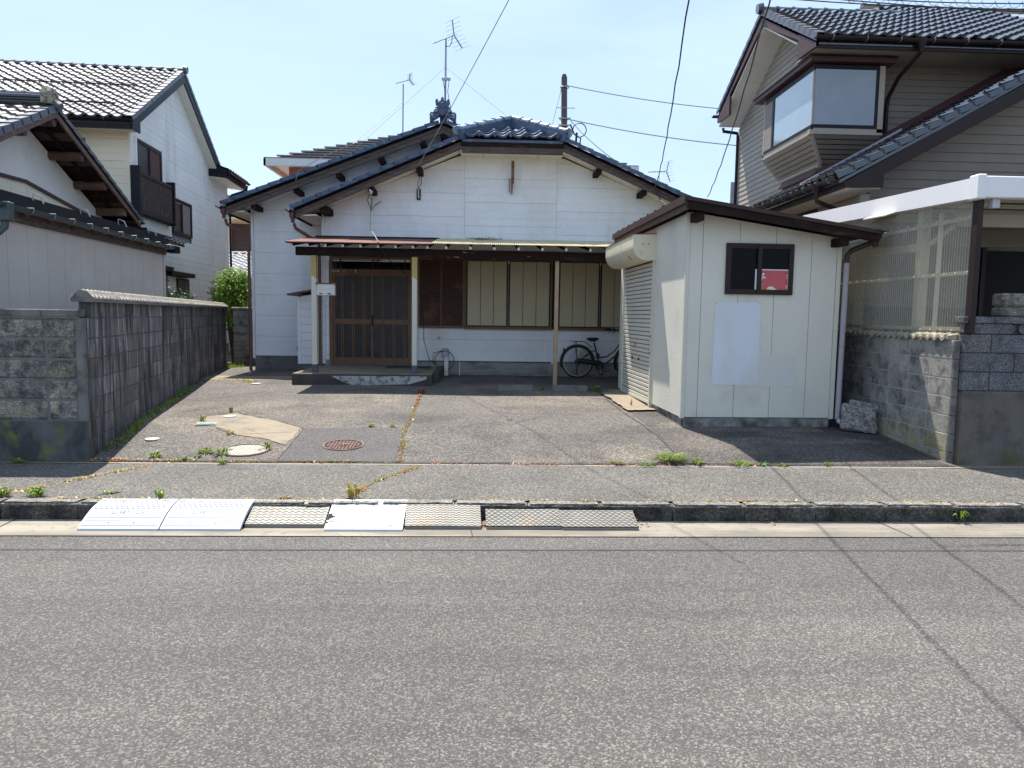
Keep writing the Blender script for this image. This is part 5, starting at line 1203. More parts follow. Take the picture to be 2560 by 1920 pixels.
for i in range(10):
    y = -.1+.42*i; mb = MB(); mb.prism([(-.13, y, Z(zr_(-.13)+.061)), (W_+.3, y, Z(zr_(W_+.3)+.061)), (W_+.3, y, Z(zr_(W_+.3)+.10)), (-.13, y, Z(zr_(-.13)+.10))], [(-.13, y+.04, Z(zr_(-.13)+.061)), (W_+.3, y+.04, Z(zr_(W_+.3)+.061)), (W_+.3, y+.04, Z(zr_(W_+.3)+.10)), (-.13, y+.04, Z(zr_(-.13)+.10))]); mb.build('roof_batten', 'brown_m', S)
for x in (.075, W_-.09):
    mb = MB(); mb.cbox(x-.05, x+.05, -.27, .0, Z(zr_(x)-.19), Z(zr_(x)-.088), .004); mb.build('purlin_end', 'wood_d', S)
gutter_run(S, (W_+.37, -.33, Z(2.80)), (W_+.37, D_+.1, Z(2.78)), .06, 'pipe_dk', out=(1, 0, 0))
downpipe(S, [(W_+.35, -.16, Z(2.72)), (W_+.33, -.15, Z(2.66)), (W_+.11, -.07, Z(2.56)), (W_+.06, -.05, Z(2.50)), (W_+.06, -.05, Z(2.36))], .032, 'pipe_dk', hopper=(W_+.36, -.16, Z(2.80)))
downpipe(S, [(W_+.06, -.05, Z(2.40)), (W_+.055, -.05, Z(1.5)), (W_+.05, -.05, Z(.40))], .034, 'pipe_lav', (Z(2.30), Z(1.35), Z(.52)))
mb = MB(); p0, p1 = Vector((W_+.06, -.06, .11)), Vector((W_+.13, -.26, .045)); mb.tube([p0, p1], .034, 12, False); mb.build('outlet_pipe', 'white_pl', S, True)
mb = MB(); mb.disc(p1-Vector((0, -.012, 0)), .030, .002, 12, (p1-p0)); mb.build('pipe_mouth', 'hole', S)
# window
wn = window(S, pf, .505, 1.378, 1.985, 2.625, 'sash', 'glass_d', .04, .035, True, 'window', .0)
mb = MB(); mb.ext([(.905, 1.99), (.955, 1.99), (.955, 2.60), (.905, 2.60)], pf, .02, .05); mb.build('meeting_stile', 'sash', wn)
# red poster behind the glass: its own thing
po = thing('poster', 'faded red notice with white border and yellow scraps in the shed window', 'poster', (SO[0]+1.14*math.cos(SA), SO[1]+1.14*math.sin(SA)-.03, 1.99), SA, None, True)
ox = 1.14
def pp(u, z, o): return Vector((u-ox, -o+.03, z-1.99))
mb = MB(); mb.ext([(.885, 2.03), (1.325, 2.03), (1.325, 2.305), (.885, 2.305)], pp, .0235, .0255); mb.build('border', 'paper', po)
pr_ = [(.962, 2.04), (1.03, 2.035), (1.06, 2.085), (1.11, 2.09), (1.17, 2.055), (1.23, 2.04), (1.308, 2.04), (1.308, 2.293), (.962, 2.293)]
mb = MB(); mb.ext(pr_, pp, .0262, .0268); mb.build('print', 'poster', po)
mb = MB(); mb.ext([(1.285, 2.045), (1.308, 2.045), (1.308, 2.285), (1.285, 2.285)], pp, .0270, .0274); mb.build('print', 'pap_r', po)
for u, z in ((1.294, 2.23), (1.296, 2.20), (1.294, 2.10), (1.294, 2.075)):
    mb = MB(); mb.box(u-ox-.007, u-ox+.007, .0015, .0025, z-1.99-.006, z-1.99+.006); mb.build('lettering', 'paper', po)
for q in ([(.965, 2.24), (.99, 2.262), (1.01, 2.245), (1.0, 2.232), (.966, 2.226)], [(.965, 2.216), (1.0, 2.216), (1.03, 2.198), (1.0, 2.19), (.966, 2.206)], [(.965, 2.196), (.985, 2.194), (.975, 2.16), (.966, 2.165)]):
    mb = MB(); mb.ext(q, pp, .0270, .0274); mb.build('lettering', 'paper', po)
for q in ([(.962, 2.035), (.985, 2.035), (.985, 2.055), (.962, 2.06)], [(.965, 2.10), (.98, 2.10), (.98, 2.118), (.965, 2.118)], [(1.035, 2.035), (1.085, 2.035), (1.075, 2.06), (1.045, 2.065)]):
    mb = MB(); mb.ext(q, pp, .0276, .028); mb.build('print', 'pap_y', po)
# sheets on the wall
for nm, u0, u1, z0, z1, mt, lb in (('notice_sheet', .385, .985, .83, 1.885, 'sheet', 'tall pale bluish sheet fixed to the front of the shed below the window'), ('notice_sheet', .70, 1.472, .808, 1.22, 'sheet2', 'wide faded grey sheet low on the front of the shed, overlapped by the tall one')):
    t = thing(nm, lb, 'sheet', (SO[0]+u0*math.cos(SA), SO[1]+u0*math.sin(SA), z0), SA, None, True); o = .006 if mt == 'sheet' else .004
    n = 10; mb = MB(); vs = []
    for j in range(n+1):
        for i in range(n+1):
            vs.append(((u1-u0)*i/n, -o-.002*math.sin(i*.9+j*.3)*(j/n), (z1-z0)*j/n))
    mb.add(vs, [(j*(n+1)+i, j*(n+1)+i+1, (j+1)*(n+1)+i+1, (j+1)*(n+1)+i) for j in range(n) for i in range(n)]); mb.build('sheet', mt, t, True)
    if mt == 'sheet2': mb = MB(); mb.prism([(.63, -.0075, .003), (.77, -.0075, .003), (.77, -.0075, .13)], [(.63, -.0065, .003), (.77, -.0065, .003), (.77, -.0065, .13)]); mb.build('white_corner', 'sheet', t)
    else:
        for x in (.01, .585): mb = MB(); mb.disc((x, -.006, z1-z0-.012), .006, .004, 8, (0, -1, 0)); mb.build('pin', 'galv', t)
# roller shutter
for u in (1.515, 3.50):
    mb = MB(); mb.box(-.035, .02, u, u+.055, Z(.35), Z(2.60)); mb.build('guide_rail', 'trim_c', S)
nsl = 32; hz_ = (2.50-.42)/nsl
sm = MB(); sm.add([(0, 0, .004), (0, 1.93, .004), (-.014, 1.93, .012), (-.014, 0, .012), (-.016, 0, hz_-.012), (-.016, 1.93, hz_-.012), (0, 1.93, hz_-.004), (0, 0, hz_-.004)], [(0, 1, 2, 3), (3, 2, 5, 4), (4, 5, 6, 7)]); sme = sm.mesh('shutter_slat', 'slat_c')
for i in range(nsl): inst('shutter_slat', sme, S, Matrix.Translation((-.002, 1.57, Z(.42)+hz_*i)))
mb = MB(); mb.box(-.025, .0, 1.57, 3.5, Z(.385), Z(.425)); mb.build('bottom_rail', 'trim_c', S)
for u, z in ((2.3, 1.02), (2.75, 1.02)):
    mb = MB(); mb.box(-.026, -.016, u-.025, u+.025, Z(z-.02), Z(z+.02)); mb.build('pull_hole', 'hole', S)
mb = MB(); mb.box(-.026, -.016, 2.55, 2.562, Z(1.22), Z(1.27)); mb.build('key_slot', 'hole', S)
for z in (1.40, 1.15): mb = MB(); mb.cbox(-.045, -.034, 1.53, 1.555, Z(z-.02), Z(z+.02), .003); mb.build('bolt', 'rust', S)
n = 9; prof = [(0, 2.88), (-.34, 2.87)]+[(-.34+.20*(1-math.cos(math.pi/2*k/n)), 2.72-.21*math.sin(math.pi/2*k/n)) for k in range(n+1)]+[(0, 2.515)]
def boxpart(y0, y1, g=0., name='shutter_box_panel'):
    mb = MB(); mb.prism([(x-(g if x < -.01 else 0), y0, Z(z)+(-g if z < 2.7 else g)) for x, z in prof], [(x-(g if x < -.01 else 0), y1, Z(z)+(-g if z < 2.7 else g)) for x, z in prof]); return mb.build(name, 'box_c', S)
boxpart(1.50, 2.38); boxpart(2.385, 3.62); boxpart(1.492, 1.50, .004, 'end_plate'); boxpart(2.372, 2.392, .003, 'joint_strip')
mb = MB(); mb.prism([(0, 1.49, Z(2.885)), (-.35, 1.49, Z(2.874)), (-.35, 1.49, Z(2.884)), (0, 1.49, Z(2.90))], [(0, 3.63, Z(2.885)), (-.35, 3.63, Z(2.874)), (-.35, 3.63, Z(2.884)), (0, 3.63, Z(2.90))]); mb.build('box_lid', 'rust', S)
for x in (-.12, -.20): mb = MB(); mb.disc((x, 1.489, Z(2.74)), .010, .005, 8, (0, -1, 0)); mb.build('bolt', 'rust', S)

# ================================================================== BICYCLE
bz = .40; bx, by = 1.985, 15.12
B = thing('bicycle', 'black city bicycle with rear rack standing in the shade under the porch', 'bicycle', (bx, by, bz))
R_w = .33
for k, cx in enumerate((bx, bx+1.12)):
    c = (cx, by, bz+R_w+.01)
    mb = MB(); mb.torus(c, R_w-.012, .018, 'y', 56, 8); wh_ = mb.build('wheel', 'rubber', B, True)
    mb = MB(); mb.torus(c, R_w-.038, .010, 'y', 56, 6); mb.build('rim', 'chrome', wh_, True)
    mb = MB(); mb.disc((cx, by-.05, c[2]), .024, .10, 12, (0, 1, 0)); mb.build('hub', 'bike', wh_)
    for i in range(20):
        a = i*math.pi/10; a2 = a+(.3 if i % 2 else -.3); mb = MB(); mb.tube([(cx+.02*math.cos(a2), by+(.02 if i % 2 else -.02), c[2]+.02*math.sin(a2)), (cx+(R_w-.045)*math.cos(a), by, c[2]+(R_w-.045)*math.sin(a))], .0018, 4); mb.build('spoke', 'chrome', wh_)
    mb = MB(); mb.torus(c, R_w+.018, .020, 'y', 30, 6, RAD(-5 if k == 0 else 40), RAD(200 if k == 0 else 205)); mb.build('mudguard', 'bike', B, True)
rz_ = bz+R_w+.01
fr = MB(); bb = (bx+.46, by, bz+.27); seat_top = (bx+.33, by, bz+.78); head_t = (bx+.90, by, bz+.92); head_b = (bx+.955, by, bz+.70)
fr.tube([bb, (bx+.42, by, bz+.45), seat_top], .016, 8)
fr.tube([head_b, (bx+.80, by, bz+.48), (bx+.62, by, bz+.33), bb], .018, 8); fr.tube([(bx+.925, by, bz+.80), (bx+.78, by, bz+.58), (bx+.60, by, bz+.45), (bx+.425, by, bz+.43)], .014, 8)
for s_ in (-.05, .05):
    fr.tube([bb, (bx, by+s_, rz_)], .010, 6); fr.tube([(bx+.385, by, bz+.58), (bx+.30, by+s_, bz+.56), (bx, by+s_, rz_)], .008, 6)
fr.tube([head_t, head_b], .020, 8); 
for s_ in (-.05, .05): fr.tube([head_b, (bx+.985, by+s_, bz+.62), (bx+1.12, by+s_, rz_)], .011, 6)
fr.build('frame', 'bike', B, True)
mb = MB(); mb.tube([(bx-.0, by-.05, rz_+.03), (bx+.46, by-.05, bz+.30+.02)], .055, 10); mb.disc((bx+.46, by-.075, bz+.27), .095, .045, 24, (0, 1, 0)); mb.disc((bx, by-.07, rz_), .065, .03, 20, (0, 1, 0)); mb.build('chain_case', 'bike', B, True)
mb = MB(); mb.tube([(bx+.46, by-.10, bz+.27), (bx+.48, by-.10, bz+.10)], .009, 6); mb.build('crank', 'chrome', B); mb = MB(); mb.cbox(bx+.44, bx+.53, by-.18, by-.10, bz+.085, bz+.11, .006); mb.build('pedal', 'rubber', B)
mb = MB(); mb.tube([(bx+.46, by+.08, bz+.27), (bx+.44, by+.08, bz+.44)], .009, 6); mb.cbox(bx+.40, bx+.48, by+.08, by+.16, bz+.43, bz+.455, .006); mb.build('far_pedal', 'rubber', B)
bm = bmesh.new(); bmesh.ops.create_uvsphere(bm, u_segments=16, v_segments=10, radius=1)
for v in bm.verts:
    x, y, z = v.co; wdt = .10*(1-.62*max(0, x)); v.co = Vector((bx+.31+x*.135, by+y*wdt, bz+.815+z*(.035 if z > 0 else .045)+.012*x*x))
me = bpy.data.meshes.new('saddle'); iv = inv_of(B)
for v in bm.verts: v.co = iv @ v.co
bm.to_mesh(me); bm.free(); me.materials.append(M['rubber']); me.shade_smooth(); o = bpy.data.objects.new('saddle', me); col.objects.link(o); o.parent = B
mb = MB(); mb.torus((bx+.25, by-.03, bz+.755), .022, .005, 'y', 12, 5); mb.torus((bx+.30, by-.03, bz+.755), .022, .005, 'y', 12, 5); mb.tube([seat_top, (bx+.325, by, bz+.80)], .012, 8); mb.build('saddle_spring', 'chrome', B)
rk = MB()
for s_ in (-.055, .055): rk.tube([(bx-.18, by+s_, bz+.775), (bx+.16, by+s_, bz+.755), (bx+.30, by+s_*.5, bz+.64)], .005, 5); rk.tube([(bx+.0, by+s_, rz_), (bx-.07, by+s_, bz+.77)], .0045, 5); rk.tube([(bx+.0, by+s_, rz_), (bx-.03, by+s_, bz+.77)], .0045, 5)
rk.tube([(bx-.18, by-.055, bz+.775), (bx-.18, by+.055, bz+.775)], .005, 5)
for x in (-.1, -.02, .06, .14): rk.tube([(bx+x, by-.055, bz+.772+(-.0)), (bx+x, by+.055, bz+.772)], .004, 5)
rk.tube([(bx-.1, by, bz+.772), (bx+.14, by, bz+.76)], .004, 5); rk.build('rear_rack', 'bike', B)
mb = MB(); c = Vector((bx, by-.045, rz_))
for i in range(9):
    a = RAD(8+i*8.5); mb.tube([c+Vector((math.cos(a)*.10, 0, math.sin(a)*.10)), c+Vector((math.cos(a)*.31, 0, math.sin(a)*.31))], .003, 4)
for r_ in (.16, .21, .26, .31): mb.torus(c, r_, .003, 'y', 14, 4, RAD(8), RAD(76))
mb.build('skirt_guard', 'bike', B)
mb = MB(); mb.tube([head_t, (bx+.87, by, bz+1.02)], .012, 8); mb.tube([(bx+.62, by-.26, bz+1.01), (bx+.72, by-.27, bz+1.03), (bx+.84, by-.2, bz+1.05), (bx+.90, by-.06, bz+1.0), (bx+.87, by, bz+1.0), (bx+.90, by+.06, bz+1.0), (bx+.84, by+.2, bz+1.05), (bx+.72, by+.27, bz+1.03), (bx+.62, by+.26, bz+1.01)], .011, 8); mb.build('handlebar', 'chrome', B, True)
for s_ in (-1, 1):
    mb = MB(); mb.tube([(bx+.61, by+s_*.26, bz+1.005), (bx+.73, by+s_*.272, bz+1.032)], .018, 8); mb.build('grip', 'rubber', B, True)
    mb = MB(); mb.tube([(bx+.80, by+s_*.25, bz+1.02), (bx+.72, by+s_*.28, bz+.99), (bx+.67, by+s_*.28, bz+.93)], .006, 6); mb.build('brake_lever', 'bike', B)
bk = MB(); fx = bx+.99
for i in range(9):
    x = fx+.03+i*.028
    for y in (by-.16, by+.16): bk.tube([(x, y, bz+.72), (x, y*1.0, bz+.95)], .0025, 4)
for i in range(11):
    y = by-.16+i*.032; bk.tube([(fx+.03, y, bz+.95), (fx+.03, y, bz+.72), (fx+.26, y, bz+.72), (fx+.28, y, bz+.95)], .0025, 4)
for z in (.72, .80, .88, .95): bk.tube([(fx+.03, by-.16, bz+z), (fx+.27, by-.16, bz+z), (fx+.27, by+.16, bz+z), (fx+.03, by+.16, bz+z), (fx+.03, by-.16, bz+z)], .003, 4)
bk.build('front_basket', 'bike', B)
mb = MB(); mb.cbox(bx-.30, bx-.265, by-.02, by+.02, bz+.56, bz+.62, .005); mb.build('rear_lamp', 'rubber', B)
mb = MB(); mb.disc((bx-.14, by-.03, rz_+.11), .02, .004, 12, (0, -1, 0)); mb.build('reflector', 'white_pl', B)
mb = MB(); mb.tube([(bx, by-.07, rz_-.01), (bx-.01, by-.14, bz+.03), (bx-.0, by+.14, bz+.03), (bx, by+.07, rz_-.01)], .008, 6); mb.build('stand', 'bike', B)
mb = MB(); mb.cbox(bx+.42, bx+.455, by-.03, by+.03, bz+.40, bz+.52, .006); mb.build('ring_lock', 'bike', B)

# ================================================================== LEFT TWO-STOREY HOUSE
LA = RAD(3.3)
LH = thing('house', 'two storey cream house with grey tiled roof and dark slatted balcony, behind on the left', 'house', (-7.44, 15.83, .4), LA, None, True)
zl = lambda z: z-.4
LF = .3; LB = 7.45
def Tl(y): return (7.54-.603*abs(y-3.02))             # top of the tiles, by depth
def pgx(u, z, o): return Vector((o, u, zl(z)))         # gable wall, facing +x
def pfy(u, z, o): return Vector((u, LF-o, zl(z)))      # front wall
g_o = [(LF, .7), (LB, .7), (LB, 5.50), (5.9, 5.50), (3.02, 7.31), (LF, Tl(LF)-.22)]
mb = MB(); mb.ext([(LF+.03, .4), (LB-.03, .4), (LB-.03, 5.48), (5.8, 5.5), (3.02, 7.28), (LF+.03, Tl(LF)-.25)], pgx, -.03, -9); mb.build('wall', 'jointw', LH)
holes = [(.58, 2.02, 4.0, 5.38), (2.6, 4.03, 3.55, 4.46)]
rowsG = rows_of(.7, 7.2, .4555)
# fine boards: three faces per board
boards(LH, 'siding_board', g_o, [(LF+.06, 2.4), (2.4, 5.4), (5.4, LB)], rowsG, pgx, 'sid_c', .014, sub=3, gap=.006, sgap=.003, holes=holes)
mb = MB(); mb.ext([(LF-.0, .7), (LF+.06, .7), (LF+.06, Tl(LF)-.2), (LF, Tl(LF)-.25)], pgx, -.03, .02); mb.build('corner_trim', 'sid_c', LH)
f_o = [(-5, .7), (0, .7), (0, 5.41), (-5, 5.41)]
boards(LH, 'siding_board', f_o, [(-5, -.06)], rows_of(.7, 5.41, .4555), pfy, 'sid_cy', .014, sub=3, gap=.006, sgap=.003, holes=[(-1.7, -.88, 4.2, 5.3)])
mb = MB(); mb.ext([(-.06, .7), (0.0, .7), (0.0, 5.4), (-.06, 5.4)], pfy, -.03, .02); mb.build('corner_trim', 'sid_cy', LH)
wf = window(LH, pfy, -1.66, -.92, 4.35, 5.18, 'sash', 'frost', .04, .03, True)
mb = MB(); mb.ext([(-.92, 4.3), (-.88, 4.3), (-.88, 5.22), (-.92, 5.22)], pfy, 0, .035); mb.build('side_trim', 'log', wf)
window(LH, pgx, .58, 2.0, 3.85, 5.36, 'sash', 'frost', .05, .04, True, panes=['frost', 'curtain_r'])
for u in (.50, 2.01):
    mb = MB(); mb.ext([(u, 3.8), (u+.07, 3.8), (u+.07, 5.38), (u, 5.38)], pgx, -.01, .05); mb.build('side_trim', 'sid_c', LH)
window(LH, pgx, 2.62, 4.01, 3.57, 4.44, 'sash', 'frost', .045, .05, True, panes=['frost', 'curtain'])
# slatted balcony
bl = MB(); bl.ext([(.34, 3.72), (2.28, 3.72), (2.28, 3.76), (.34, 3.76)], pgx, .014, .12); bl = bl.build('balcony', 'brown_m', LH)
for u in (.24, 2.28):
    mb = MB(); mb.ext([(u, 3.70), (u+.10, 3.70), (u+.10, 4.72), (u, 4.72)], pgx, .02, .20); mb.build('post', 'black_m', bl)
for z0, z1 in ((3.74, 3.82), (4.55, 4.62)):
    mb = MB(); mb.ext([(.34, z0), (2.28, z0), (2.28, z1), (.34, z1)], pgx, .12, .18); mb.build('rail', 'brown_m', bl)
for i in range(22):
    u = .37+i*.0875; mb = MB(); mb.ext([(u, 3.82), (u+.045, 3.82), (u+.045, 4.55), (u, 4.55)], pgx, .135, .16); mb.build('slat', 'wood', bl)
# two small bay windows with hoods and the pent roof between
for u0, u1, zt, dp in ((.20, 1.45, 2.68, .32), (1.62, 2.95, 2.60, .32)):
    mb = MB(); mb.ext([(u0, 1.5), (u1, 1.5), (u1, zt-.12), (u0, zt-.12)], pgx, .0, dp-.06); bw_ = mb.build('bay_window', 'sid_c', LH)
    mb = MB(); mb.ext([(u0-.12, zt-.10), (u1+.15, zt-.10), (u1+.15, zt), (u0-.12, zt)], pgx, .0, dp+.06); mb.build('hood', 'black_m', bw_)
    mb = MB(); mb.ext([(u0+.45, 1.55), (u1-.02, 1.55), (u1-.02, zt-.14), (u0+.45, zt-.14)], pgx, dp-.055, dp-.03); mb.build('sash', 'sash', bw_)
    for a, b in ((u0+.49, (u0+u1)/2+.2), ((u0+u1)/2+.24, u1-.06)):
        mb = MB(); mb.ext([(a, 1.6), (b, 1.6), (b, zt-.18), (a, zt-.18)], pgx, dp-.03, dp-.022); mb.build('pane', 'frost', bw_)
pent = MB(); pent.prism([(0, -1.2, zl(3.42)), (0, 1.85, zl(3.42)), (.55, 1.85, zl(3.22)), (.55, -1.2, zl(3.22))], [(0, -1.2, zl(3.36)), (0, 1.85, zl(3.36)), (.55, 1.85, zl(3.16)), (.55, -1.2, zl(3.16))]); pent = pent.build('pent_roof', 'tile_k', LH)
mb = MB(); mb.box(.30, .5, 1.35, 1.7, zl(3.0), zl(3.15)); mb.build('pent_fascia', 'black_m', LH)
pt_m = tile_mesh('roof_tile', .25, .30, 'tile_k', amp=.022)
tile_field(LH, (.57, 1.85, zl(3.22)), (0, -1, 0), Vector((-.55, 0, .2)), 12, 2, .25, .29, pt_m)
# main roof
XV = .28; ey = -.18; FY = 6.04; RYL = 3.02; RZL = 7.54
rf = MB(); rf.slab([(-9, ey, zl(Tl(ey)-.09)), (XV-.03, ey, zl(Tl(ey)-.09)), (XV-.03, RYL, zl(RZL-.09)), (-9, RYL, zl(RZL-.09))], .06)
rf.slab([(-9, RYL, zl(RZL-.09)), (XV-.03, RYL, zl(RZL-.09)), (XV-.03, FY-.03, zl(Tl(FY-.03)-.09)), (-9, FY-.03, zl(Tl(FY-.03)-.09))], .06); rf.build('roof', 'tile_e', LH)
sl = math.atan(.603); vN = Vector((0, math.cos(sl), math.sin(sl)))
ts = tile_mesh('roof_tile', .25, .252, 'tile_s', amp=.036, th=.03, lift=.045)
tile_field(LH, (XV-.14, ey-.02, zl(Tl(ey)-.055)), (-1, 0, 0), vN, 21, 15, .25, .2505, ts, limit=300)
# tiles beyond the frame on the left, joined
rest = MB()
tcount = 0
# wave direction must mirror: field runs towards -x so the roll is on the far side
verge_tiles(LH, (XV, ey-.03, zl(Tl(ey)+.0)), (XV, 2.96, zl(RZL-.03)), 15, 'tile_e', (1, 0, 0), hgt=.09, inward=.16)
verge_tiles(LH, (XV, FY, zl(Tl(FY))), (XV, 3.08, zl(RZL-.03)), 14, 'tile_e', (1, 0, 0), hgt=.09, inward=.16)
roundridge(LH, (XV+.02, RYL, zl(RZL-.02)), (-6, RYL, zl(RZL-.02)), .075, 24, 'tile_e')
mb = MB(); mb.tube([(XV-.02, RYL, zl(RZL+.01)), (XV+.06, RYL, zl(RZL))], [.10, .085], 12); mb.build('ridge_end_tile', 'tile_e', LH)
for t_, n_ in ((.85, 3), (.22, 3)):
    y = ey+t_*0+(2.45 if t_ > .5 else .62)*.9*1.0; y = ey+(1.72 if t_ > .5 else .52); z = Tl(y)+.07
    mb = MB(); mb.tube([(XV-.55, y, zl(z)), (-6, y, zl(z))], .018, 6); sg = mb.build('snow_guard', 'brown_m', LH)
    for k in range(6): mb = MB(); x = XV-.75-k*1.0; mb.torus((x, y+.03, zl(z)-.02), .035, .006, 'y', 12, 4); mb.build('bracket', 'black_m', sg)
for a, b in (((ey, Tl(ey)), (RYL, RZL)), ((FY, Tl(FY)), (RYL, RZL))):
    mb = MB(); mb.prism([(XV-.05, a[0], zl(a[1]-.09)), (XV-.05, b[0], zl(b[1]-.09)), (XV-.05, b[0], zl(b[1]-.30)), (XV-.05, a[0], zl(a[1]-.26))], [(XV-.015, a[0], zl(a[1]-.09)), (XV-.015, b[0], zl(b[1]-.09)), (XV-.015, b[0], zl(b[1]-.30)), (XV-.015, a[0], zl(a[1]-.26))]); mb.build('barge_board', 'black_m', LH)
for i in range(8):    # far and near soffit boards
    pass
for (ya, yb, n_) in ((FY-.04, RYL, 4), (LF, RYL, 3)):
    for k in range(n_):
        a = ya+(yb-ya)*k/n_; b = ya+(yb-ya)*(k+1)/n_; mb = MB(); mb.prism([(0, a, zl(Tl(a)-.30)), (XV-.05, a, zl(Tl(a)-.30)), (XV-.05, b-.008*(1 if b > a else -1), zl(Tl(b)-.30)), (0, b-.008*(1 if b > a else -1), zl(Tl(b)-.30))], [(0, a, zl(Tl(a)-.27)), (XV-.05, a, zl(Tl(a)-.27)), (XV-.05, b-.008*(1 if b > a else -1), zl(Tl(b)-.27)), (0, b-.008*(1 if b > a else -1), zl(Tl(b)-.27))]); mb.build('soffit_board', 'soffit', LH)
mb = MB(); mb.box(-6, XV-.06, ey+.05, LF, zl(5.40), zl(5.42)); mb.build('soffit_board', 'soffit', LH)
mb = MB(); mb.box(-6, XV-.05, ey+.0, ey+.05, zl(5.36), zl(5.56)); mb.build('fascia', 'black_m', LH)
mb = MB(); mb.prism([(XV-.052, ey, zl(5.37)), (XV-.052, .22, zl(5.36)), (XV-.052, .22, zl(5.72)), (XV-.052, ey, zl(5.5))], [(XV-.018, ey, zl(5.37)), (XV-.018, .22, zl(5.36)), (XV-.018, .22, zl(5.72)), (XV-.018, ey, zl(5.5))]); mb.build('barge_end', 'black_m', LH)
gutter_run(LH, (XV-.02, ey-.06, zl(5.55)), (-6, ey-.06, zl(5.55)), .055, 'black_m', out=(0, -1, 0), hooks=6)
# rear eave over the gable wall
mb = MB(); mb.prism([(-.2, 5.6, zl(5.50)), (.5, 5.6, zl(5.44)), (.5, 5.6, zl(5.68)), (-.2, 5.6, zl(5.92))], [(-.2, 7.75, zl(5.50)), (.5, 7.75, zl(5.44)), (.5, 7.75, zl(5.68)), (-.2, 7.75, zl(5.92))]); mb.build('rear_eave', 'black_m', LH)
mb = MB(); mb.prism([(0, 5.62, zl(5.47)), (.48, 5.62, zl(5.42)), (.48, 5.62, zl(5.435)), (0, 5.62, zl(5.485))], [(0, 7.73, zl(5.47)), (.48, 7.73, zl(5.42)), (.48, 7.73, zl(5.435)), (0, 7.73, zl(5.485))]); mb.build('soffit_board', 'soffit', LH)
tile_field(LH, (.55, 7.75, zl(5.66)), (0, -1, 0), Vector((-.86, 0, .33)), 8, 3, .265, .28, pt_m)
gutter_run(LH, (.58, 5.62, zl(5.64)), (.58, 7.75, zl(5.64)), .055, 'brown_m', out=(1, 0, 0))
downpipe(LH, [(.56, 7.6, zl(5.56)), (.55, 7.6, zl(5.42)), (.12, 7.52, zl(5.25)), (.06, 7.5, zl(5.15)), (.06, 7.5, zl(.5))], .035, 'black_m')

# ================================================================== NEAR LEFT OLD HOUSE
NL = thing('house', 'old cream plaster house with round purlin logs under its tiled gable, at the left edge', 'house', (-6.6, 11.87, .3), LA, None, True)
zn = lambda z: z-.3
def Tn(y): return 4.80-(.42*(y-.05) if y > .05 else .47*(.05-y))
def png(u, z, o): return Vector((-.55+o, u, zn(z)))
mb = MB(); mb.ext([(-3.2, .3), (2.72, .3), (2.72, Tn(2.72)-.2), (.05, Tn(.05)-.2), (-3.2, Tn(-3.2)-.2)], png, 0, -5); mb.build('wall', 'plaster', NL)
rf = MB(); rf.slab([(-6, .05, zn(Tn(.05)-.08)), (-.02, .05, zn(Tn(.05)-.08)), (-.02, 3.2, zn(Tn(3.2)-.08)), (-6, 3.2, zn(Tn(3.2)-.08))], .05); rf.slab([(-6, -3.6, zn(Tn(-3.6)-.08)), (-.02, -3.6, zn(Tn(-3.6)-.08)), (-.02, .05, zn(Tn(.05)-.08)), (-6, .05, zn(Tn(.05)-.08))], .05); rf.build('roof', 'wood_d', NL)
sn = math.atan(.47); vn_ = Vector((0, math.cos(sn), math.sin(sn)))
tn_m = tile_mesh('roof_tile', .25, .25, 'tile_s', amp=.036, th=.03, lift=.045)
tile_field(NL, (-.12, -3.6, zn(Tn(-3.6)-.05)), (-1, 0, 0), vn_, 8, 15, .25, .26, tn_m)
vf_ = Vector((0, -math.cos(math.atan(.42)), math.sin(math.atan(.42))))
tile_field(NL, (-.12-.25*3, 3.22, zn(Tn(3.22)-.05)), (1, 0, 0), vf_, 3, 12, .25, .26, tn_m)
verge_tiles(NL, (.02, -3.6, zn(Tn(-3.6))), (.02, -.0, zn(Tn(.0)+.01)), 15, 'tile_e', (1, 0, 0), hgt=.10, inward=.14)
verge_tiles(NL, (.02, 3.24, zn(Tn(3.24))), (.02, .1, zn(Tn(.1)+.01)), 13, 'tile_e', (1, 0, 0), hgt=.06, inward=.14)
for a, b in ((-3.6, .05), (3.2, .05)):
    mb = MB(); mb.prism([(-.03, a, zn(Tn(a)-.09)), (-.03, b, zn(Tn(b)-.09)), (-.03, b, zn(Tn(b)-.18)), (-.03, a, zn(Tn(a)-.18))], [(0, a, zn(Tn(a)-.09)), (0, b, zn(Tn(b)-.09)), (0, b, zn(Tn(b)-.18)), (0, a, zn(Tn(a)-.18))]); mb.build('barge_board', 'log', NL)
roundridge(NL, (.02, .05, zn(4.80)), (-.9, .05, zn(4.80)), .07, 4, 'tile_e')
mb = MB(); mb.cbox(-3, -.15, -.08, .18, zn(4.80), zn(4.93), .01); mb.build('ridge_course', 'tile_e', NL)
for z_ in (4.83, 4.87): mb = MB(); mb.box(-3, -.14, -.10, .20, zn(z_), zn(z_+.012)); mb.build('ridge_course', 'black_m', NL)
roundridge(NL, (-.15, .05, zn(4.94)), (-3, .05, zn(4.94)), .06, 10, 'tile_e')
oo = MB(); oo.prism([(-.14, -.12, zn(4.80)), (-.14, .22, zn(4.80)), (-.14, .22, zn(4.95)), (-.14, .15, zn(5.07)), (-.14, -.05, zn(5.07)), (-.14, -.12, zn(4.95))], [(-.02, -.10, zn(4.80)), (-.02, .20, zn(4.80)), (-.02, .20, zn(4.95)), (-.02, .13, zn(5.05)), (-.02, -.03, zn(5.05)), (-.02, -.10, zn(4.95))]); oo = oo.build('ridge_end_ornament', 'cap', NL)
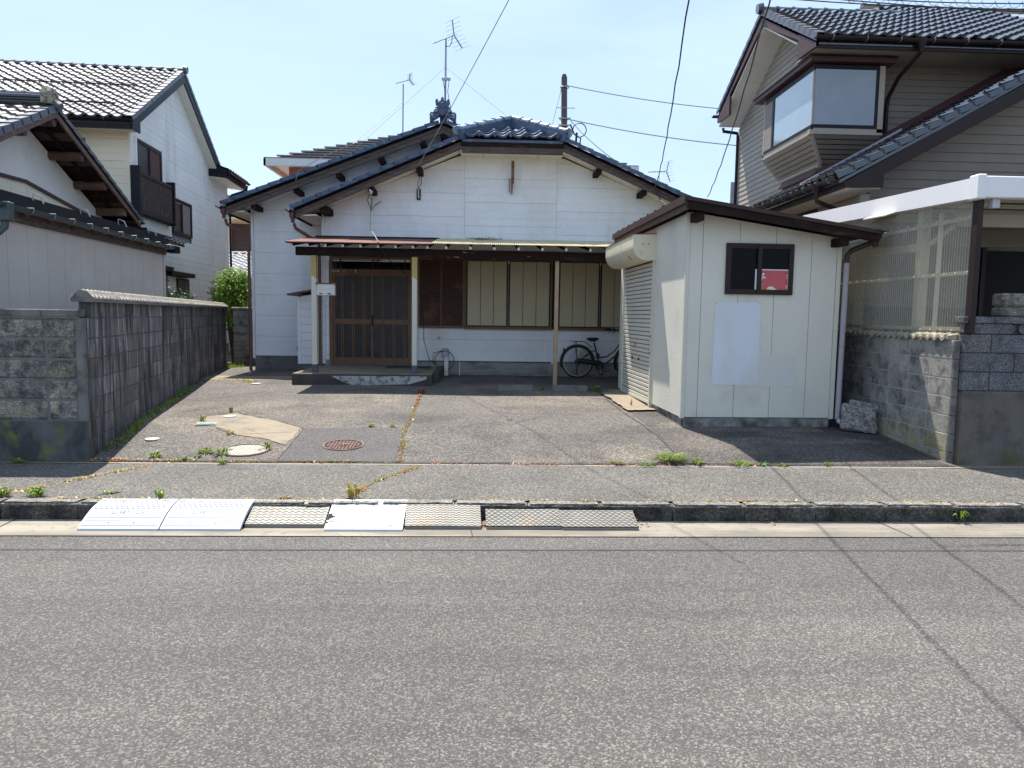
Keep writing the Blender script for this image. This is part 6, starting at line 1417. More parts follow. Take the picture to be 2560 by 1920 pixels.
mb = MB(); mb.torus((-.02, .05, zn(4.92)), .065, .016, 'x', 18, 6, 0, math.pi); mb.build('arch_relief', 'dark_conc', oo)
mb = MB(); mb.tube([(.0, .05, zn(4.80)), (.07, .05, zn(4.77))], [.08, .07], 12); mb.build('ridge_end_tile', 'tile_e', NL)
for (y, z, sq) in ((.05, 4.56, 0), (-.79, 4.22, 0), (.92, 4.21, 0), (1.74, 3.87, 0), (2.56, 3.52, 1)):
    mb = MB()
    if sq: mb.cbox(-.6, -.04, y-.07, y+.07, zn(z-.07), zn(z+.07), .006)
    else: mb.tube([(-.6, y, zn(z)), (-.04, y, zn(z))], .078, 16)
    p = mb.build('purlin_log', 'log', NL, not sq)
    if not sq: mb = MB(); mb.disc((-.041, y, zn(z)), .074, .004, 16, (1, 0, 0)); mb.build('log_end', 'maroon', p)
for i in range(14):
    y = .25+i*.215; mb = MB(); mb.prism([(-.56, y, zn(Tn(y)-.135)), (-.03, y, zn(Tn(y)-.135)), (-.03, y+.19, zn(Tn(y+.19)-.135)), (-.56, y+.19, zn(Tn(y+.19)-.135))], [(-.56, y, zn(Tn(y)-.15)), (-.03, y, zn(Tn(y)-.15)), (-.03, y+.19, zn(Tn(y+.19)-.15)), (-.56, y+.19, zn(Tn(y+.19)-.15))]); mb.build('soffit_board', 'wood' if i % 3 == 1 else 'wood_d', NL)
for x in (-.30,): 
    mb = MB(); mb.bar((x, .1, zn(Tn(.1)-.17)), (x, 3.18, zn(Tn(3.18)-.17)), .05, .05); mb.build('rafter', 'wood_d', NL)
mb = MB(); mb.prism([(-.56, 2.78, zn(3.35)), (-.05, 2.78, zn(3.35)), (-.05, 3.15, zn(3.42)), (-.56, 3.15, zn(3.42))], [(-.56, 2.78, zn(3.39)), (-.05, 2.78, zn(3.39)), (-.05, 3.15, zn(3.46)), (-.56, 3.15, zn(3.46))]); mb.build('eave_board', 'wood_d', NL)
mb = MB(); mb.cbox(-.6, .05, 3.3, 3.36, zn(3.29), zn(3.33), .005); mb.build('eave_pole', 'wood_d', NL)
gutter_run(NL, (.02, 3.28, zn(3.43)), (-4, 3.28, zn(3.43)), .05, 'pipe_dk', out=(0, 1, 0))
# cream sided lean-to in front of it
xo = [(-2.5, 1.0), (2.4, 1.0), (2.4, 3.30), (-.12, 3.62), (-.79, 3.60), (-2.5, 3.55)]
def pnx(u, z, o): return Vector((-.42+o, u, zn(z)))
mb = MB(); mb.ext(xo, pnx, -.02, -.12); mb.build('lean_to_wall', 'joint', NL)
for a in (-.95, -.5, -.05, .4, .85, 1.3, 1.75, 2.2):
    p = clip(xo, a+.003, min(2.4, a+.45)-.003, 1.0, 3.7); mb = MB(); mb.ext(p, pnx, -.015, 0); mb.build('siding_panel', 'sid_cy', NL)
for (a, za), (b, zb) in zip(((-2.5, 3.57), (-.79, 3.62), (-.12, 3.64)), ((-.79, 3.62), (-.12, 3.64), (2.45, 3.31))):
    mb = MB(); mb.ext([(a, za-.05), (b, zb-.05), (b, zb), (a, za)], pnx, -.12, .03); mb.build('edge_flashing', 'maroon', NL)

# ================================================================== GARAGE ON THE LEFT
GA = thing('garage', 'low grey sided garage with a long green grey gutter, behind the left block wall', 'garage', (-5.14, 8.06, .2), LA, None, True)
zq = lambda z: z-.2
def pga(u, z, o): return Vector((o, u, zq(z)))
mb = MB(); mb.box(-2.8, -.02, -.12, 4.77, 0, zq(2.72)); mb.build('wall', 'joint', GA)
u = -.1
for i in range(14):
    a = -.12+i*.41-.1; b = min(a+.41, 4.72); a = max(a, -.12)
    if b-a < .05: continue
    mb = MB(); mb.ext([(a+.003, .25), (b-.003, .25), (b-.003, 2.68), (a+.003, 2.68)], pga, -.02, .0); mb.build('siding_panel', 'sid_g', GA)
mb = MB(); mb.box(-.02, .012, 4.72, 4.785, zq(.25), zq(2.68)); mb.build('corner_trim', 'sid_g', GA)
mb = MB(); mb.box(.0, .04, -.15, 4.78, zq(2.62), zq(2.74)); mb.build('eave_board', 'wood', GA)
mb = MB(); mb.prism([(-2.9, -.3, zq(3.06)), (.09, -.3, zq(2.79)), (.09, -.3, zq(2.88)), (-2.9, -.3, zq(3.12))], [(-2.9, 4.75, zq(3.06)), (.09, 4.75, zq(2.79)), (.09, 4.75, zq(2.88)), (-2.9, 4.75, zq(3.12))]); mb.build('roof', 'black_m', GA)
mb = MB(); mb.box(-.1, .03, -.3, 4.75, zq(2.86), zq(2.93)); mb.build('snow_stop', 'black_m', GA)
for i in range(9):
    mb = MB(); y = -.05+i*.55; mb.box(.0, .10, y-.1, y-.05, zq(2.68), zq(2.79)); mb.build('rafter', 'wood', GA)
for i in range(4):
    y = .65+i*1.12; mb = MB(); mb.tube([(.05, y, zq(2.90)), (.05, y, zq(2.98)), (.12, y+.03, zq(2.95)), (.15, y+.03, zq(2.87))], .009, 5); mb.build('snow_hook', 'galv', GA)
gutter_run(GA, (.13, -.3, zq(2.77)), (.13, 4.78, zq(2.76)), .055, 'gut_g', out=(1, 0, 0), hooks=11)
mb = MB(); mb.cbox(.07, .21, -.14, -.02, zq(2.58), zq(2.78), .01); mb.build('hopper', 'gut_g', GA)
downpipe(GA, [(.14, -.08, zq(2.60)), (.14, -.09, zq(2.52)), (.10, -.14, zq(2.46)), (.05, -.18, zq(2.42)), (.04, -.19, zq(2.34)), (.04, -.19, zq(.1))], .038, 'gut_g', (zq(1.55),))

# ================================================================== RIGHT HOUSE
RH = thing('house', 'large taupe sided two storey house with black glazed tiles and corner bay window', 'house', (6.5, 13, .3))
def TR(y): return 7.60-(.55*(14.48-y) if y < 14.48 else .49*(y-14.48))
bodyx = 5.85
mb = MB(); mb.prism([(bodyx+.02, 12.90, .4), (bodyx+.02, 17.0, .4), (bodyx+.02, 17.0, TR(17.0)-.25), (bodyx+.02, 14.48, 7.32), (bodyx+.02, 12.9, TR(12.9)-.25)], [(14, 12.90, .4), (14, 17.0, .4), (14, 17.0, TR(17.0)-.25), (14, 14.48, 7.32), (14, 12.9, TR(12.9)-.25)]); mb.build('wall', 'joint', RH)
og_ = [(12.87, 3.7), (17.0, 3.7), (17.0, TR(17.0)-.2), (14.48, 7.38), (12.87, TR(12.87)-.2)]
bayh = (12.4, 14.78, 4.28, 6.06)
boards(RH, 'siding_board', og_, [(12.90, 17.0)], rows_of(3.7, 7.4, .108), face_xm(bodyx), 'sid_t2', .012, lap=.012, gap=.002, holes=[(12.4, 14.72, 4.55, 6.05)])
boards(RH, 'siding_board', [(5.85, 3.7), (14, 3.7), (14, 6.08), (5.85, 6.08)], [(5.88, 12.5)], rows_of(3.7, 6.08, .108), face_y(12.88), 'sid_t', .012, lap=.012, gap=.002, holes=[(5.8, 6.74, 4.6, 6.02)])
mb = MB(); mb.box(5.83, 5.90, 12.85, 12.92, 3.7, 4.5); mb.build('corner_trim', 'sid_t2', RH); mb = MB(); mb.box(5.83, 5.87, 16.95, 17.03, .6, 6.0); mb.build('corner_trim', 'sid_t2', RH)
# roof
rf = MB(); e_ = 12.02; far_ = 17.0
rf.slab([(5.32, e_, TR(e_)-.09), (14, e_, TR(e_)-.09), (14, 15.32, 7.51+.46), (7.75, 15.32, 7.51+.46), (7.75, 14.48, 7.51), (5.32, 14.48, 7.51)], .06)
rf.slab([(5.32, 14.48, 7.51), (7.9, 14.48, 7.51), (7.9, far_, TR(far_)-.09), (5.32, far_, TR(far_)-.09)], .06)
rf.slab([(7.75, 15.32, 7.97), (14, 15.32, 7.97), (14, 18, 6.5), (7.75, 18, 6.5)], .06); rf.build('roof', 'tile_k', RH)
mb = MB(); mb.prism([(7.74, 14.48, 7.45), (7.74, 15.32, 7.95), (7.74, 16.1, 7.5), (7.74, 16.1, 6.8)], [(7.8, 14.48, 7.45), (7.8, 15.32, 7.95), (7.8, 16.1, 7.5), (7.8, 16.1, 6.8)]); mb.build('upper_gable', 'sid_t', RH)
tk = tile_mesh('roof_tile', .25, .25, 'tile_k', amp=.038, th=.03, lift=.045)
sr = math.atan(.55); vr_ = Vector((0, math.cos(sr), math.sin(sr)))
tile_field(RH, (5.42, e_-.03, TR(e_)-.05), (1, 0, 0), vr_, 19, 15, .25, .252, tk, keep=lambda c, r: r < 11 or c > 9)
verge_tiles(RH, (5.30, e_-.04, TR(e_)+.01), (5.30, 14.42, 7.58), 11, 'tile_e', (-1, 0, 0), hgt=.11, inward=.15)
verge_tiles(RH, (5.30, far_+.03, TR(far_)+.01), (5.30, 14.54, 7.58), 11, 'tile_e', (-1, 0, 0), hgt=.08, inward=.15)
roundridge(RH, (5.28, 14.48, 7.59), (8.1, 14.48, 7.59), .075, 9, 'tile_k'); roundridge(RH, (7.70, 15.32, 8.05), (13.5, 15.32, 8.05), .075, 19, 'tile_k')
mb = MB(); mb.tube([(5.32, 14.48, 7.62), (5.22, 14.48, 7.61)], [.11, .09], 12); mb.build('ridge_end_tile', 'tile_k', RH)
for a, b in ((e_, 14.48), (far_, 14.48)):
    mb = MB(); mb.prism([(5.32, a, TR(a)-.10), (5.32, b, TR(b)-.10), (5.32, b, TR(b)-.30), (5.32, a, TR(a)-.20)], [(5.36, a, TR(a)-.10), (5.36, b, TR(b)-.10), (5.36, b, TR(b)-.30), (5.36, a, TR(a)-.20)]); mb.build('barge_board', 'maroon', RH)
mb = MB(); mb.prism([(5.318, e_, 6.06), (5.318, 12.72, 6.09), (5.318, 12.72, 6.5), (5.318, e_, 6.12)], [(5.362, e_, 6.06), (5.362, 12.72, 6.09), (5.362, 12.72, 6.5), (5.362, e_, 6.12)]); mb.build('barge_end', 'maroon', RH)
mb = MB(); mb.prism([(5.318, far_, 6.12), (5.318, 16.2, 6.09), (5.318, 16.2, 6.55), (5.318, far_, 6.22)], [(5.362, far_, 6.12), (5.362, 16.2, 6.09), (5.362, 16.2, 6.55), (5.362, far_, 6.22)]); mb.build('barge_end', 'maroon', RH)
for ya, n_ in ((12.87, 2), (17.0, 2)):
    for k in range(n_):
        a = ya+(14.48-ya)*k/n_; b = ya+(14.48-ya)*(k+1)/n_-(.006 if ya < 14 else -.006); mb = MB(); mb.prism([(5.36, a, TR(a)-.33), (5.85, a, TR(a)-.33), (5.85, b, TR(b)-.33), (5.36, b, TR(b)-.33)], [(5.36, a, TR(a)-.30), (5.85, a, TR(a)-.30), (5.85, b, TR(b)-.30), (5.36, b, TR(b)-.30)]); mb.build('soffit_board', 'soffit', RH)
for k in range(6): mb = MB(); mb.box(5.37+k*1.3, 5.365+(k+1)*1.3, e_+.07, 12.87, 6.07, 6.09); mb.build('soffit_board', 'sid_t2', RH)
mb = MB(); mb.box(5.36, 14, e_+.02, e_+.06, 6.05, 6.20); mb.build('fascia', 'brown_m', RH)
gutter_run(RH, (5.28, e_-.06, 6.20), (13, e_-.06, 6.18), .055, 'brown_m', out=(0, -1, 0), hooks=14)
gutter_run(RH, (5.22, far_+.06, 6.30), (13, far_+.06, 6.28), .055, 'brown_m', out=(0, 1, 0))
downpipe(RH, [(7.02, e_-.06, 6.08), (7.02, e_-.04, 6.0), (7.0, 12.55, 5.78), (6.98, 12.80, 5.52), (6.98, 12.83, 5.35), (6.98, 12.83, 4.35), (6.98, 12.83, 4.28)], .033, 'brown_m', (5.3, 4.45), hopper=(7.02, e_-.06, 6.20))
downpipe(RH, [(5.45, 16.95, 6.0), (5.45, 16.95, 5.93), (5.78, 16.97, 5.90), (5.81, 17.0, 5.8), (5.81, 17.0, .6)], .035, 'brown_m', (5.3, 4.3))
# corner bay window
bay = MB(); X0, Y0, X1, Y1 = 5.5, 12.45, 6.72, 14.62
for a, b, c, d in ((X0, X0+.03, Y0, Y0+.03), (X1-.10, X1, Y0, Y0+.42), (X0, X0+.35, Y1-.06, Y1)): bay.box(a, b, c, d, 4.84, 5.93)
bay.box(X0, X1, Y0, Y0+.42, 4.80, 4.90); bay.box(X0, X0+.36, Y0+.42, Y1, 4.80, 4.90)
bay.box(X0+.04, X1-.1, Y0+.36, Y0+.40, 4.9, 5.93); bay = bay.build('bay_window', 'sid_t2', RH)
for a, b, c, d, z0, z1 in ((X0-.005, X1-.10, Y0-.008, Y0+.03, 4.90, 4.955), (X0-.005, X1-.10, Y0-.008, Y0+.03, 5.86, 5.925), (X1-.15, X1-.10, Y0-.008, Y0+.03, 4.955, 5.86), (X0-.008, X0+.03, Y0, Y1-.06, 4.90, 4.95), (X0-.008, X0+.03, Y0, Y1-.06, 5.84, 5.925), (X0-.010, X0+.03, 14.10, 14.18, 4.95, 5.84)):
    mb = MB(); mb.box(a, b, c, d, z0, z1); mb.build('sash', 'black_m', bay)
mb = MB(); mb.box(X0+.012, X1-.15, Y0+.004, Y0+.012, 4.955, 5.86); mb.build('pane', 'blind', bay)
mb = MB(); mb.box(X0+.003, X0+.011, Y0+.012, 14.10, 4.95, 5.84); mb.build('pane', 'glass_b', bay)
mb = MB(); mb.box(X0+.003, X0+.011, 14.18, Y1-.06, 4.95, 5.84); mb.build('pane', 'curtain', bay)
for i in range(36): mb = MB(); z = 4.965+i*.0245; mb.box(X0+.02, X1-.16, Y0+.0, Y0+.003, z, z+.010); mb.build('blind_slat', 'blind', bay)
mb = MB(); mb.box(X0-.10, X1+.12, Y0-.10, Y0+.5, 5.955, 6.03); mb.box(X0-.10, X0+.45, Y0+.5, Y1+.30, 5.955, 6.03); mb.build('bay_roof', 'maroon', bay); mb = MB(); mb.box(X0-.12, X1+.14, Y0-.12, Y0+.5, 6.032, 6.05); mb.box(X0-.12, X0+.45, Y0+.5, Y1+.32, 6.032, 6.05); mb.build('bay_roof_top', 'brown_m', bay)
mb = MB(); mb.prism([(X0+.03, Y0+.03, 4.82), (X1-.03, Y0+.03, 4.82), (X1-.03, Y1-.02, 4.82), (X0+.03, Y1-.02, 4.82)], [(X0+.39, Y0+.42, 4.39), (X1-.03, Y0+.42, 4.39), (X1-.03, Y1-.02, 4.39), (X0+.39, Y1-.02, 4.39)]); mb.build('apron_core', 'joint', bay)
for k in range(6):     # sloping boards under the bay
    t0, t1 = k/6, (k+1)/6; za, zb = 4.80-.42*t0-.008, 4.80-.42*t1+.006; ia, ib = .36*t0+.012, .36*t1-.006
    mb = MB(); mb.prism([(X0+ia-.012, Y0+ia-.012, za), (X1-.02, Y0+ia-.012, za), (X1-.02, Y0+ib, zb), (X0+ib, Y0+ib, zb)], [(X0+ia, Y0+ia+.02, za), (X1-.02, Y0+ia+.02, za), (X1-.02, Y0+ib+.02, zb), (X0+ib, Y0+ib+.02, zb)]); mb.build('apron_board', 'sid_t', bay)
    mb = MB(); mb.prism([(X0+ia-.012, Y0+ia-.012, za), (X0+ia-.012, Y1, za), (X0+ib, Y1, zb), (X0+ib, Y0+ib, zb)], [(X0+ia+.02, Y0+ia, za), (X0+ia+.02, Y1, za), (X0+ib+.02, Y1, zb), (X0+ib+.02, Y0+ib, zb)]); mb.build('apron_board', 'sid_t2', bay)
mb = MB(); mb.bar((X0-.01, Y0-.01, 4.86), (X0-.01, Y0-.01, 4.78), .08, .08); mb.tube([(X0, Y0, 4.80), (X0+.36, Y0+.38, 4.38)], .035, 4); mb.build('corner_trim', 'sid_t2', bay)
# lower roof and front wing
def ZL(x): return 3.84+.55*(x-5.27)
LX, LY0, LY1 = 5.27, 10.88, 14.3
rf = MB(); rf.slab([(LX, LY0, ZL(LX)-.09), (5.86, LY0, ZL(5.86)-.09), (5.86, LY1, ZL(5.86)-.09), (LX, LY1, ZL(LX)-.09)], .05); rf.slab([(5.86, LY0, ZL(5.86)-.09), (9.5, LY0, ZL(9.5)-.09), (9.5, 12.86, ZL(9.5)-.09), (5.86, 12.86, ZL(5.86)-.09)], .05); rf.build('lower_roof', 'tile_k', RH)
sv = Vector((math.cos(sr), 0, math.sin(sr)))
tile_field(RH, (LX-.04, LY1, ZL(LX)-.06), (0, -1, 0), sv, 14, 14, .245, .252, tk, keep=lambda c, r: r < 2 or c > 6)
verge_tiles(RH, (LX-.04, LY0-.02, ZL(LX)+.0), (9.4, LY0-.02, ZL(9.4)+.0), 19, 'tile_k', (0, -1, 0), hgt=.09, inward=.16)
mb = MB(); mb.prism([(5.83, LY1+.1, ZL(5.86)+.06), (5.83, 12.84, ZL(5.86)+.06), (5.83, 12.84, ZL(5.86)+.17), (5.83, LY1+.1, ZL(5.86)+.17)], [(5.76, LY1+.1, ZL(5.86)+.03), (5.76, 12.84, ZL(5.86)+.03), (5.76, 12.84, ZL(5.86)+.05), (5.76, LY1+.1, ZL(5.86)+.05)]); mb.build('wall_flashing', 'maroon', RH)
mb = MB(); mb.prism([(5.80, 12.82, ZL(5.8)+.05), (9.4, 12.82, ZL(9.4)+.05), (9.4, 12.82, ZL(9.4)+.16), (5.80, 12.82, ZL(5.8)+.16)], [(5.80, 12.75, ZL(5.8)+.03), (9.4, 12.75, ZL(9.4)+.03), (9.4, 12.75, ZL(9.4)+.06), (5.80, 12.75, ZL(5.8)+.06)]); mb.build('wall_flashing', 'maroon', RH)
mb = MB(); mb.prism([(5.33, 12.35, ZL(5.33)+.05), (5.33, 12.4, ZL(5.33)+.05), (7.0, 12.4, ZL(7.0)+.07), (7.0, 12.35, ZL(7.0)+.07)], [(5.33, 12.35, ZL(5.33)+.09), (5.33, 12.4, ZL(5.33)+.09), (7.0, 12.4, ZL(7.0)+.11), (7.0, 12.35, ZL(7.0)+.11)]); mb.build('roof_drain_pipe', 'pipe_lav', RH)
mb = MB(); mb.prism([(LX+.08, LY0+.0, ZL(LX)-.12), (9.4, LY0, ZL(9.4)-.10), (9.4, LY0, ZL(9.4)-.36), (5.94, LY0, ZL(5.94)-.36), (5.94, LY0, 3.655), (LX+.08, LY0, 3.64)], [(LX+.08, LY0+.04, ZL(LX)-.12), (9.4, LY0+.04, ZL(9.4)-.10), (9.4, LY0+.04, ZL(9.4)-.36), (5.94, LY0+.04, ZL(5.94)-.36), (5.94, LY0+.04, 3.655), (LX+.08, LY0+.04, 3.64)]); mb.build('barge_board', 'brown_m', RH)
mb = MB(); mb.box(LX+.06, LX+.10, LY0+.02, LY1, 3.63, 3.80); mb.build('fascia', 'brown_m', RH)
mb = MB(); mb.box(LX+.10, 5.92, LY0+.04, LY1, 3.64, 3.66); mb.build('soffit_board', 'soffit', RH)
mb = MB(); mb.prism([(5.94, LY0+.04, ZL(5.94)-.33), (9.4, LY0+.04, ZL(9.4)-.33), (9.4, 11.45, ZL(9.4)-.33), (5.94, 11.45, ZL(5.94)-.33)], [(5.94, LY0+.04, ZL(5.94)-.31), (9.4, LY0+.04, ZL(9.4)-.31), (9.4, 11.45, ZL(9.4)-.31), (5.94, 11.45, ZL(5.94)-.31)]); mb.build('soffit_board', 'sid_t', RH)
gutter_run(RH, (LX-.03, LY0+.02, 3.80), (LX-.03, LY1, 3.80), .055, 'pipe_dk', out=(-1, 0, 0), hooks=8)
downpipe(RH, [(LX-.03, 11.55, 3.62), (LX-.02, 11.56, 3.54), (5.72, 11.72, 3.42), (5.80, 11.75, 3.32), (5.80, 11.75, .5)], .035, 'brown_m', hopper=(LX-.03, 11.55, 3.80))
mb = MB(); mb.prism([(5.90, 11.45, .3), (9.6, 11.45, .3), (9.6, 11.45, ZL(9.6)-.3), (5.90, 11.45, ZL(5.9)-.3)], [(5.90, 12.85, .3), (9.6, 12.85, .3), (9.6, 12.85, ZL(9.6)-.3), (5.90, 12.85, ZL(5.9)-.3)]); mb.box(5.90, 6.5, 12.8, 17, .3, 3.7); mb.build('wing_wall', 'joint', RH)
boards(RH, 'siding_board', [(5.88, .6), (9.6, .6), (9.6, ZL(9.6)-.32), (5.88, ZL(5.88)-.32)], [(6.02, 9.6)], rows_of(1.9, 5.6, .142), face_y(11.44), 'sid_t', .012, lap=.014, gap=.002)
mb = MB(); mb.box(5.86, 6.02, 11.40, 11.5, .5, 3.64); mb.build('corner_trim', 'sid_t2', RH)
boards(RH, 'siding_board', [(11.5, .6), (17, .6), (17, 3.64), (11.5, 3.64)], [(11.5, 17)], rows_of(1.2, 3.64, .142), face_xm(5.89), 'sid_t2', .012, lap=.014, gap=.002)
# entrance under the carport, its deep shade painted as a flat black panel
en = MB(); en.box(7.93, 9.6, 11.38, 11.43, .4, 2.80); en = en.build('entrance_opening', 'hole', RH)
mb = MB(); mb.box(7.85, 7.92, 11.34, 11.43, .4, 2.86); mb.build('door_frame', 'brown_m', RH)

# ================================================================== CARPORT
CP = thing('carport', 'white framed carport with clear corrugated side panels above the right wall', 'carport', (6.5, 9.3, .2))
mb = MB(); mb.prism([(5.06, 7.47, 2.95), (5.16, 7.47, 2.94), (5.16, 7.47, 3.15), (5.06, 7.47, 3.16)], [(5.06, 11.6, 3.11), (5.16, 11.6, 3.10), (5.16, 11.6, 3.31), (5.06, 11.6, 3.32)]); mb.build('side_beam', 'beam_white', CP)
mb = MB(); mb.cbox(5.05, 9.2, 7.42, 7.54, 2.945, 3.165, .01); mb.build('front_beam', 'beam_white', CP)
mb = MB(); mb.cbox(5.03, 5.12, 7.40, 7.56, 2.93, 3.18, .012); mb.build('corner_cap', 'beam_white', CP)
for i in range(7):
    y = 7.9+i*.6; mb = MB(); mb.box(5.16, 9.0, y, y+.045, 3.06+.035*i*.6, 3.11+.035*i*.6); mb.build('roof_rafter', 'soffit', CP)
mb = MB(); mb.prism([(5.1, 7.5, 3.155), (9.2, 7.5, 3.155), (9.2, 11.6, 3.30), (5.1, 11.6, 3.30)], [(5.1, 7.5, 3.16), (9.2, 7.5, 3.16), (9.2, 11.6, 3.305), (5.1, 11.6, 3.305)]); mb.build('roof_panel', pm('smoked_roof_panel', (.05, .05, .05), .5), CP)
for y in (8.6, 11.0):
    mb = MB(); mb.cbox(5.17, 5.27, y-.06, y+.06, .3, 3.02, .006); mb.build('post', 'trim_c', CP)
mb = MB(); mb.bar((5.22, 8.6, 2.55), (5.22, 10.9, 2.62), .05, .09); mb.build('brace', 'trim_c', CP)
mb = MB(); mb.bar((5.22, 8.66, 2.50), (5.5, 7.9, 3.0), .04, .04); mb.build('brace', 'trim_c', CP)
mb = MB(); mb.tube([(5.20, 8.25, 1.55), (5.20, 8.25, 2.9)], .025, 8); mb.build('rain_pipe', 'paint_w', CP)
for z in (1.60, 2.20, 2.78):
    mb = MB(); mb.box(5.15, 5.18, 7.56, 11.5, z-.02, z+.02); mb.build('rail', 'trim_c', CP)
pn = MB(); n = 688; vs = []; y0_, y1_ = 7.585, 11.45
for i in range(n+1):
    y = y0_+(y1_-y0_)*i/n; x = 5.125+.012*math.sin(i*2*math.pi/8)
    vs += [(x, y, 1.56), (x, y, 2.94+(y-7.5)*.039)]
pn.add(vs, [(2*i, 2*i+2, 2*i+3, 2*i+1) for i in range(n)]); pn.build('corrugated_panel', 'polyclear', CP, True)
for z, dz in ((1.585, 0), (2.20, 0), (2.78, .0)):
    for i in range(20):
        y = 7.61+i*.19; mb = MB(); mb.disc((5.118, y, z+(y-7.5)*.02*(z > 2.5)), .010, .012, 8, (-1, 0, 0)); mb.build('screw_cap', 'white_pl', CP)
mb = MB(); mb.box(5.11, 5.17, 7.50, 7.585, 1.56, 2.94); mb.build('front_post', 'brown_m', CP)
mb = MB(); mb.box(5.20, 9.2, 7.95, 8.0, 2.72, 2.86); mb.build('inner_beam', 'sid_t2', CP)
mb = MB(); mb.cbox(5.24, 5.32, 7.47, 7.55, 2.85, 2.944, .004); mb.build('downpipe_outlet', 'white_pl', CP)
mb = MB(); mb.box(5.17, 9.2, 8.9, 8.96, 2.60, 2.80); mb.build('inner_beam', 'sid_t', CP)
mb = MB(); mb.prism([(4.94, 8.95, 2.96), (5.06, 8.95, 3.0), (5.06, 8.95, 3.015), (4.94, 8.95, 2.975)], [(4.94, 9.5, 2.98), (5.06, 9.5, 3.02), (5.06, 9.5, 3.035), (4.94, 9.5, 2.995)]); mb.build('side_flashing', 'trim_c', CP)

# ================================================================== BACKGROUND
FB = thing('house', 'house with brown flat tiled hip roof and orange brick wall, far behind the main house', 'house', (-4, 28, .4))
mb = MB(); mb.box(-6.4, 4, 24.9, 32, .4, 6.46); mb.build('wall', 'brick_o', FB)
mb = MB(); mb.box(-6.9, 5, 24.0, 33, 6.44, 6.46); mb.build('soffit', 'soffit', FB)
mb = MB(); mb.box(-6.95, 5, 23.95, 24.02, 6.30, 6.52); mb.box(-6.95, -6.88, 23.95, 33, 6.30, 6.52); mb.build('gutter', 'paint_w', FB)
nr = 14
for i in range(nr):
    t0 = i/nr; y = 24+4.4*t0; z = 6.50+2.0*t0; x = -6.95+4.4*t0
    mb = MB(); mb.box(x, 5-4.4*t0, y, y+.35, z+.02, z+.065); mb.build('tile_course', 'tile_o', FB)
mb = MB(); mb.prism([(-6.93, 24.0, 6.48), (5, 24.0, 6.48), (1, 28.4, 8.46), (-2.5, 28.4, 8.46)], [(-6.93, 24.0, 6.44), (5, 24.0, 6.44), (1, 28.4, 8.42), (-2.5, 28.4, 8.42)]); mb.build('roof', 'tile_o', FB)
FD = thing('house', 'far brown sided house glimpsed in the gap between the cream and white houses', 'house', (-11, 32, .4))
mb = MB(); mb.box(-12.5, -8.6, 30.3, 36, .4, 5.2); mb.build('wall', 'joint', FD)
boards(FD, 'siding_board', [(-12.5, 3.0), (-8.6, 3.0), (-8.6, 5.2), (-12.5, 5.2)], [(-10.4, -8.6)], rows_of(3.0, 5.2, .17), face_y(30.28), 'brown_s', .02, lap=.02, gap=.002)
mb = MB(); mb.box(-12.5, -10.08, 30.0, 30.27, .4, 5.3); mb.build('cream_pilaster', 'plaster', FD)
mb = MB(); mb.prism([(-12.5, 29.2, 5.25), (-8.3, 29.2, 5.25), (-7.7, 29.2, 4.9), (-7.7, 36, 4.9), (-12.5, 36, 5.3)], [(-12.5, 29.2, 5.29), (-8.3, 29.2, 5.29), (-7.7, 29.2, 4.95), (-7.7, 36, 4.95), (-12.5, 36, 5.34)]); mb.build('soffit', 'sid_cy', FD)
mb = MB(); mb.prism([(-12.5, 29.1, 5.3), (-8.1, 29.1, 5.3), (-7.4, 29.1, 4.92), (-7.4, 29.1, 5.02), (-9.5, 29.1, 6.1), (-12.5, 29.1, 6.5)], [(-12.5, 29.2, 5.3), (-8.1, 29.2, 5.3), (-7.4, 29.2, 4.92), (-7.4, 29.2, 5.02), (-9.5, 29.2, 6.1), (-12.5, 29.2, 6.5)]); mb.build('roof', 'tile_s', FD)
FC = thing('house', 'low white tiled roof glimpsed behind the green bush', 'house', (-9, 25, .4))
mb = MB(); mb.box(-11, -7.2, 24.2, 27.6, .4, 2.9); mb.build('wall', 'plaster', FC)
tw = tile_mesh('roof_tile', .27, .26, pm('bright_silver_tile', (.55, .55, .57), .3, metal=.2, rnd=.1, coat=.4), amp=.034, th=.02, lift=.04)
rsl = Vector((0, 2.6, .95)).normalized()
tile_field(FC, (-10.9, 23.7, 2.72), (1, 0, 0), rsl, 15, 11, .27, .26, tw)
mb = MB(); mb.slab([(-10.9, 23.7, 2.70), (-6.9, 23.7, 2.70), (-6.9, 26.3, 3.65), (-10.9, 26.3, 3.65)], .06); mb.build('roof', 'tile_s', FC); roundridge(FC, (-10.9, 26.35, 3.70), (-6.9, 26.35, 3.70), .08, 14, 'tile_s')
FP = MB()
for i in range(6): FP.box(-5.45+i*.16, -5.31+i*.16, 20.5, 20.53, .4, 2.0)
fp_ = thing('wooden_fence', 'brown board fence glimpsed behind the green bush beside the white house', 'fence', (-5.2, 20.5, .4))
for i in range(6): mb = MB(); mb.box(-5.75+i*.16, -5.61+i*.16, 20.5, 20.53, .4, 2.1); mb.build('board', 'tan', fp_)
mb = MB(); mb.box(-5.8, -4.8, 20.53, 20.57, 1.6, 1.68); mb.build('rail', 'tan', fp_)

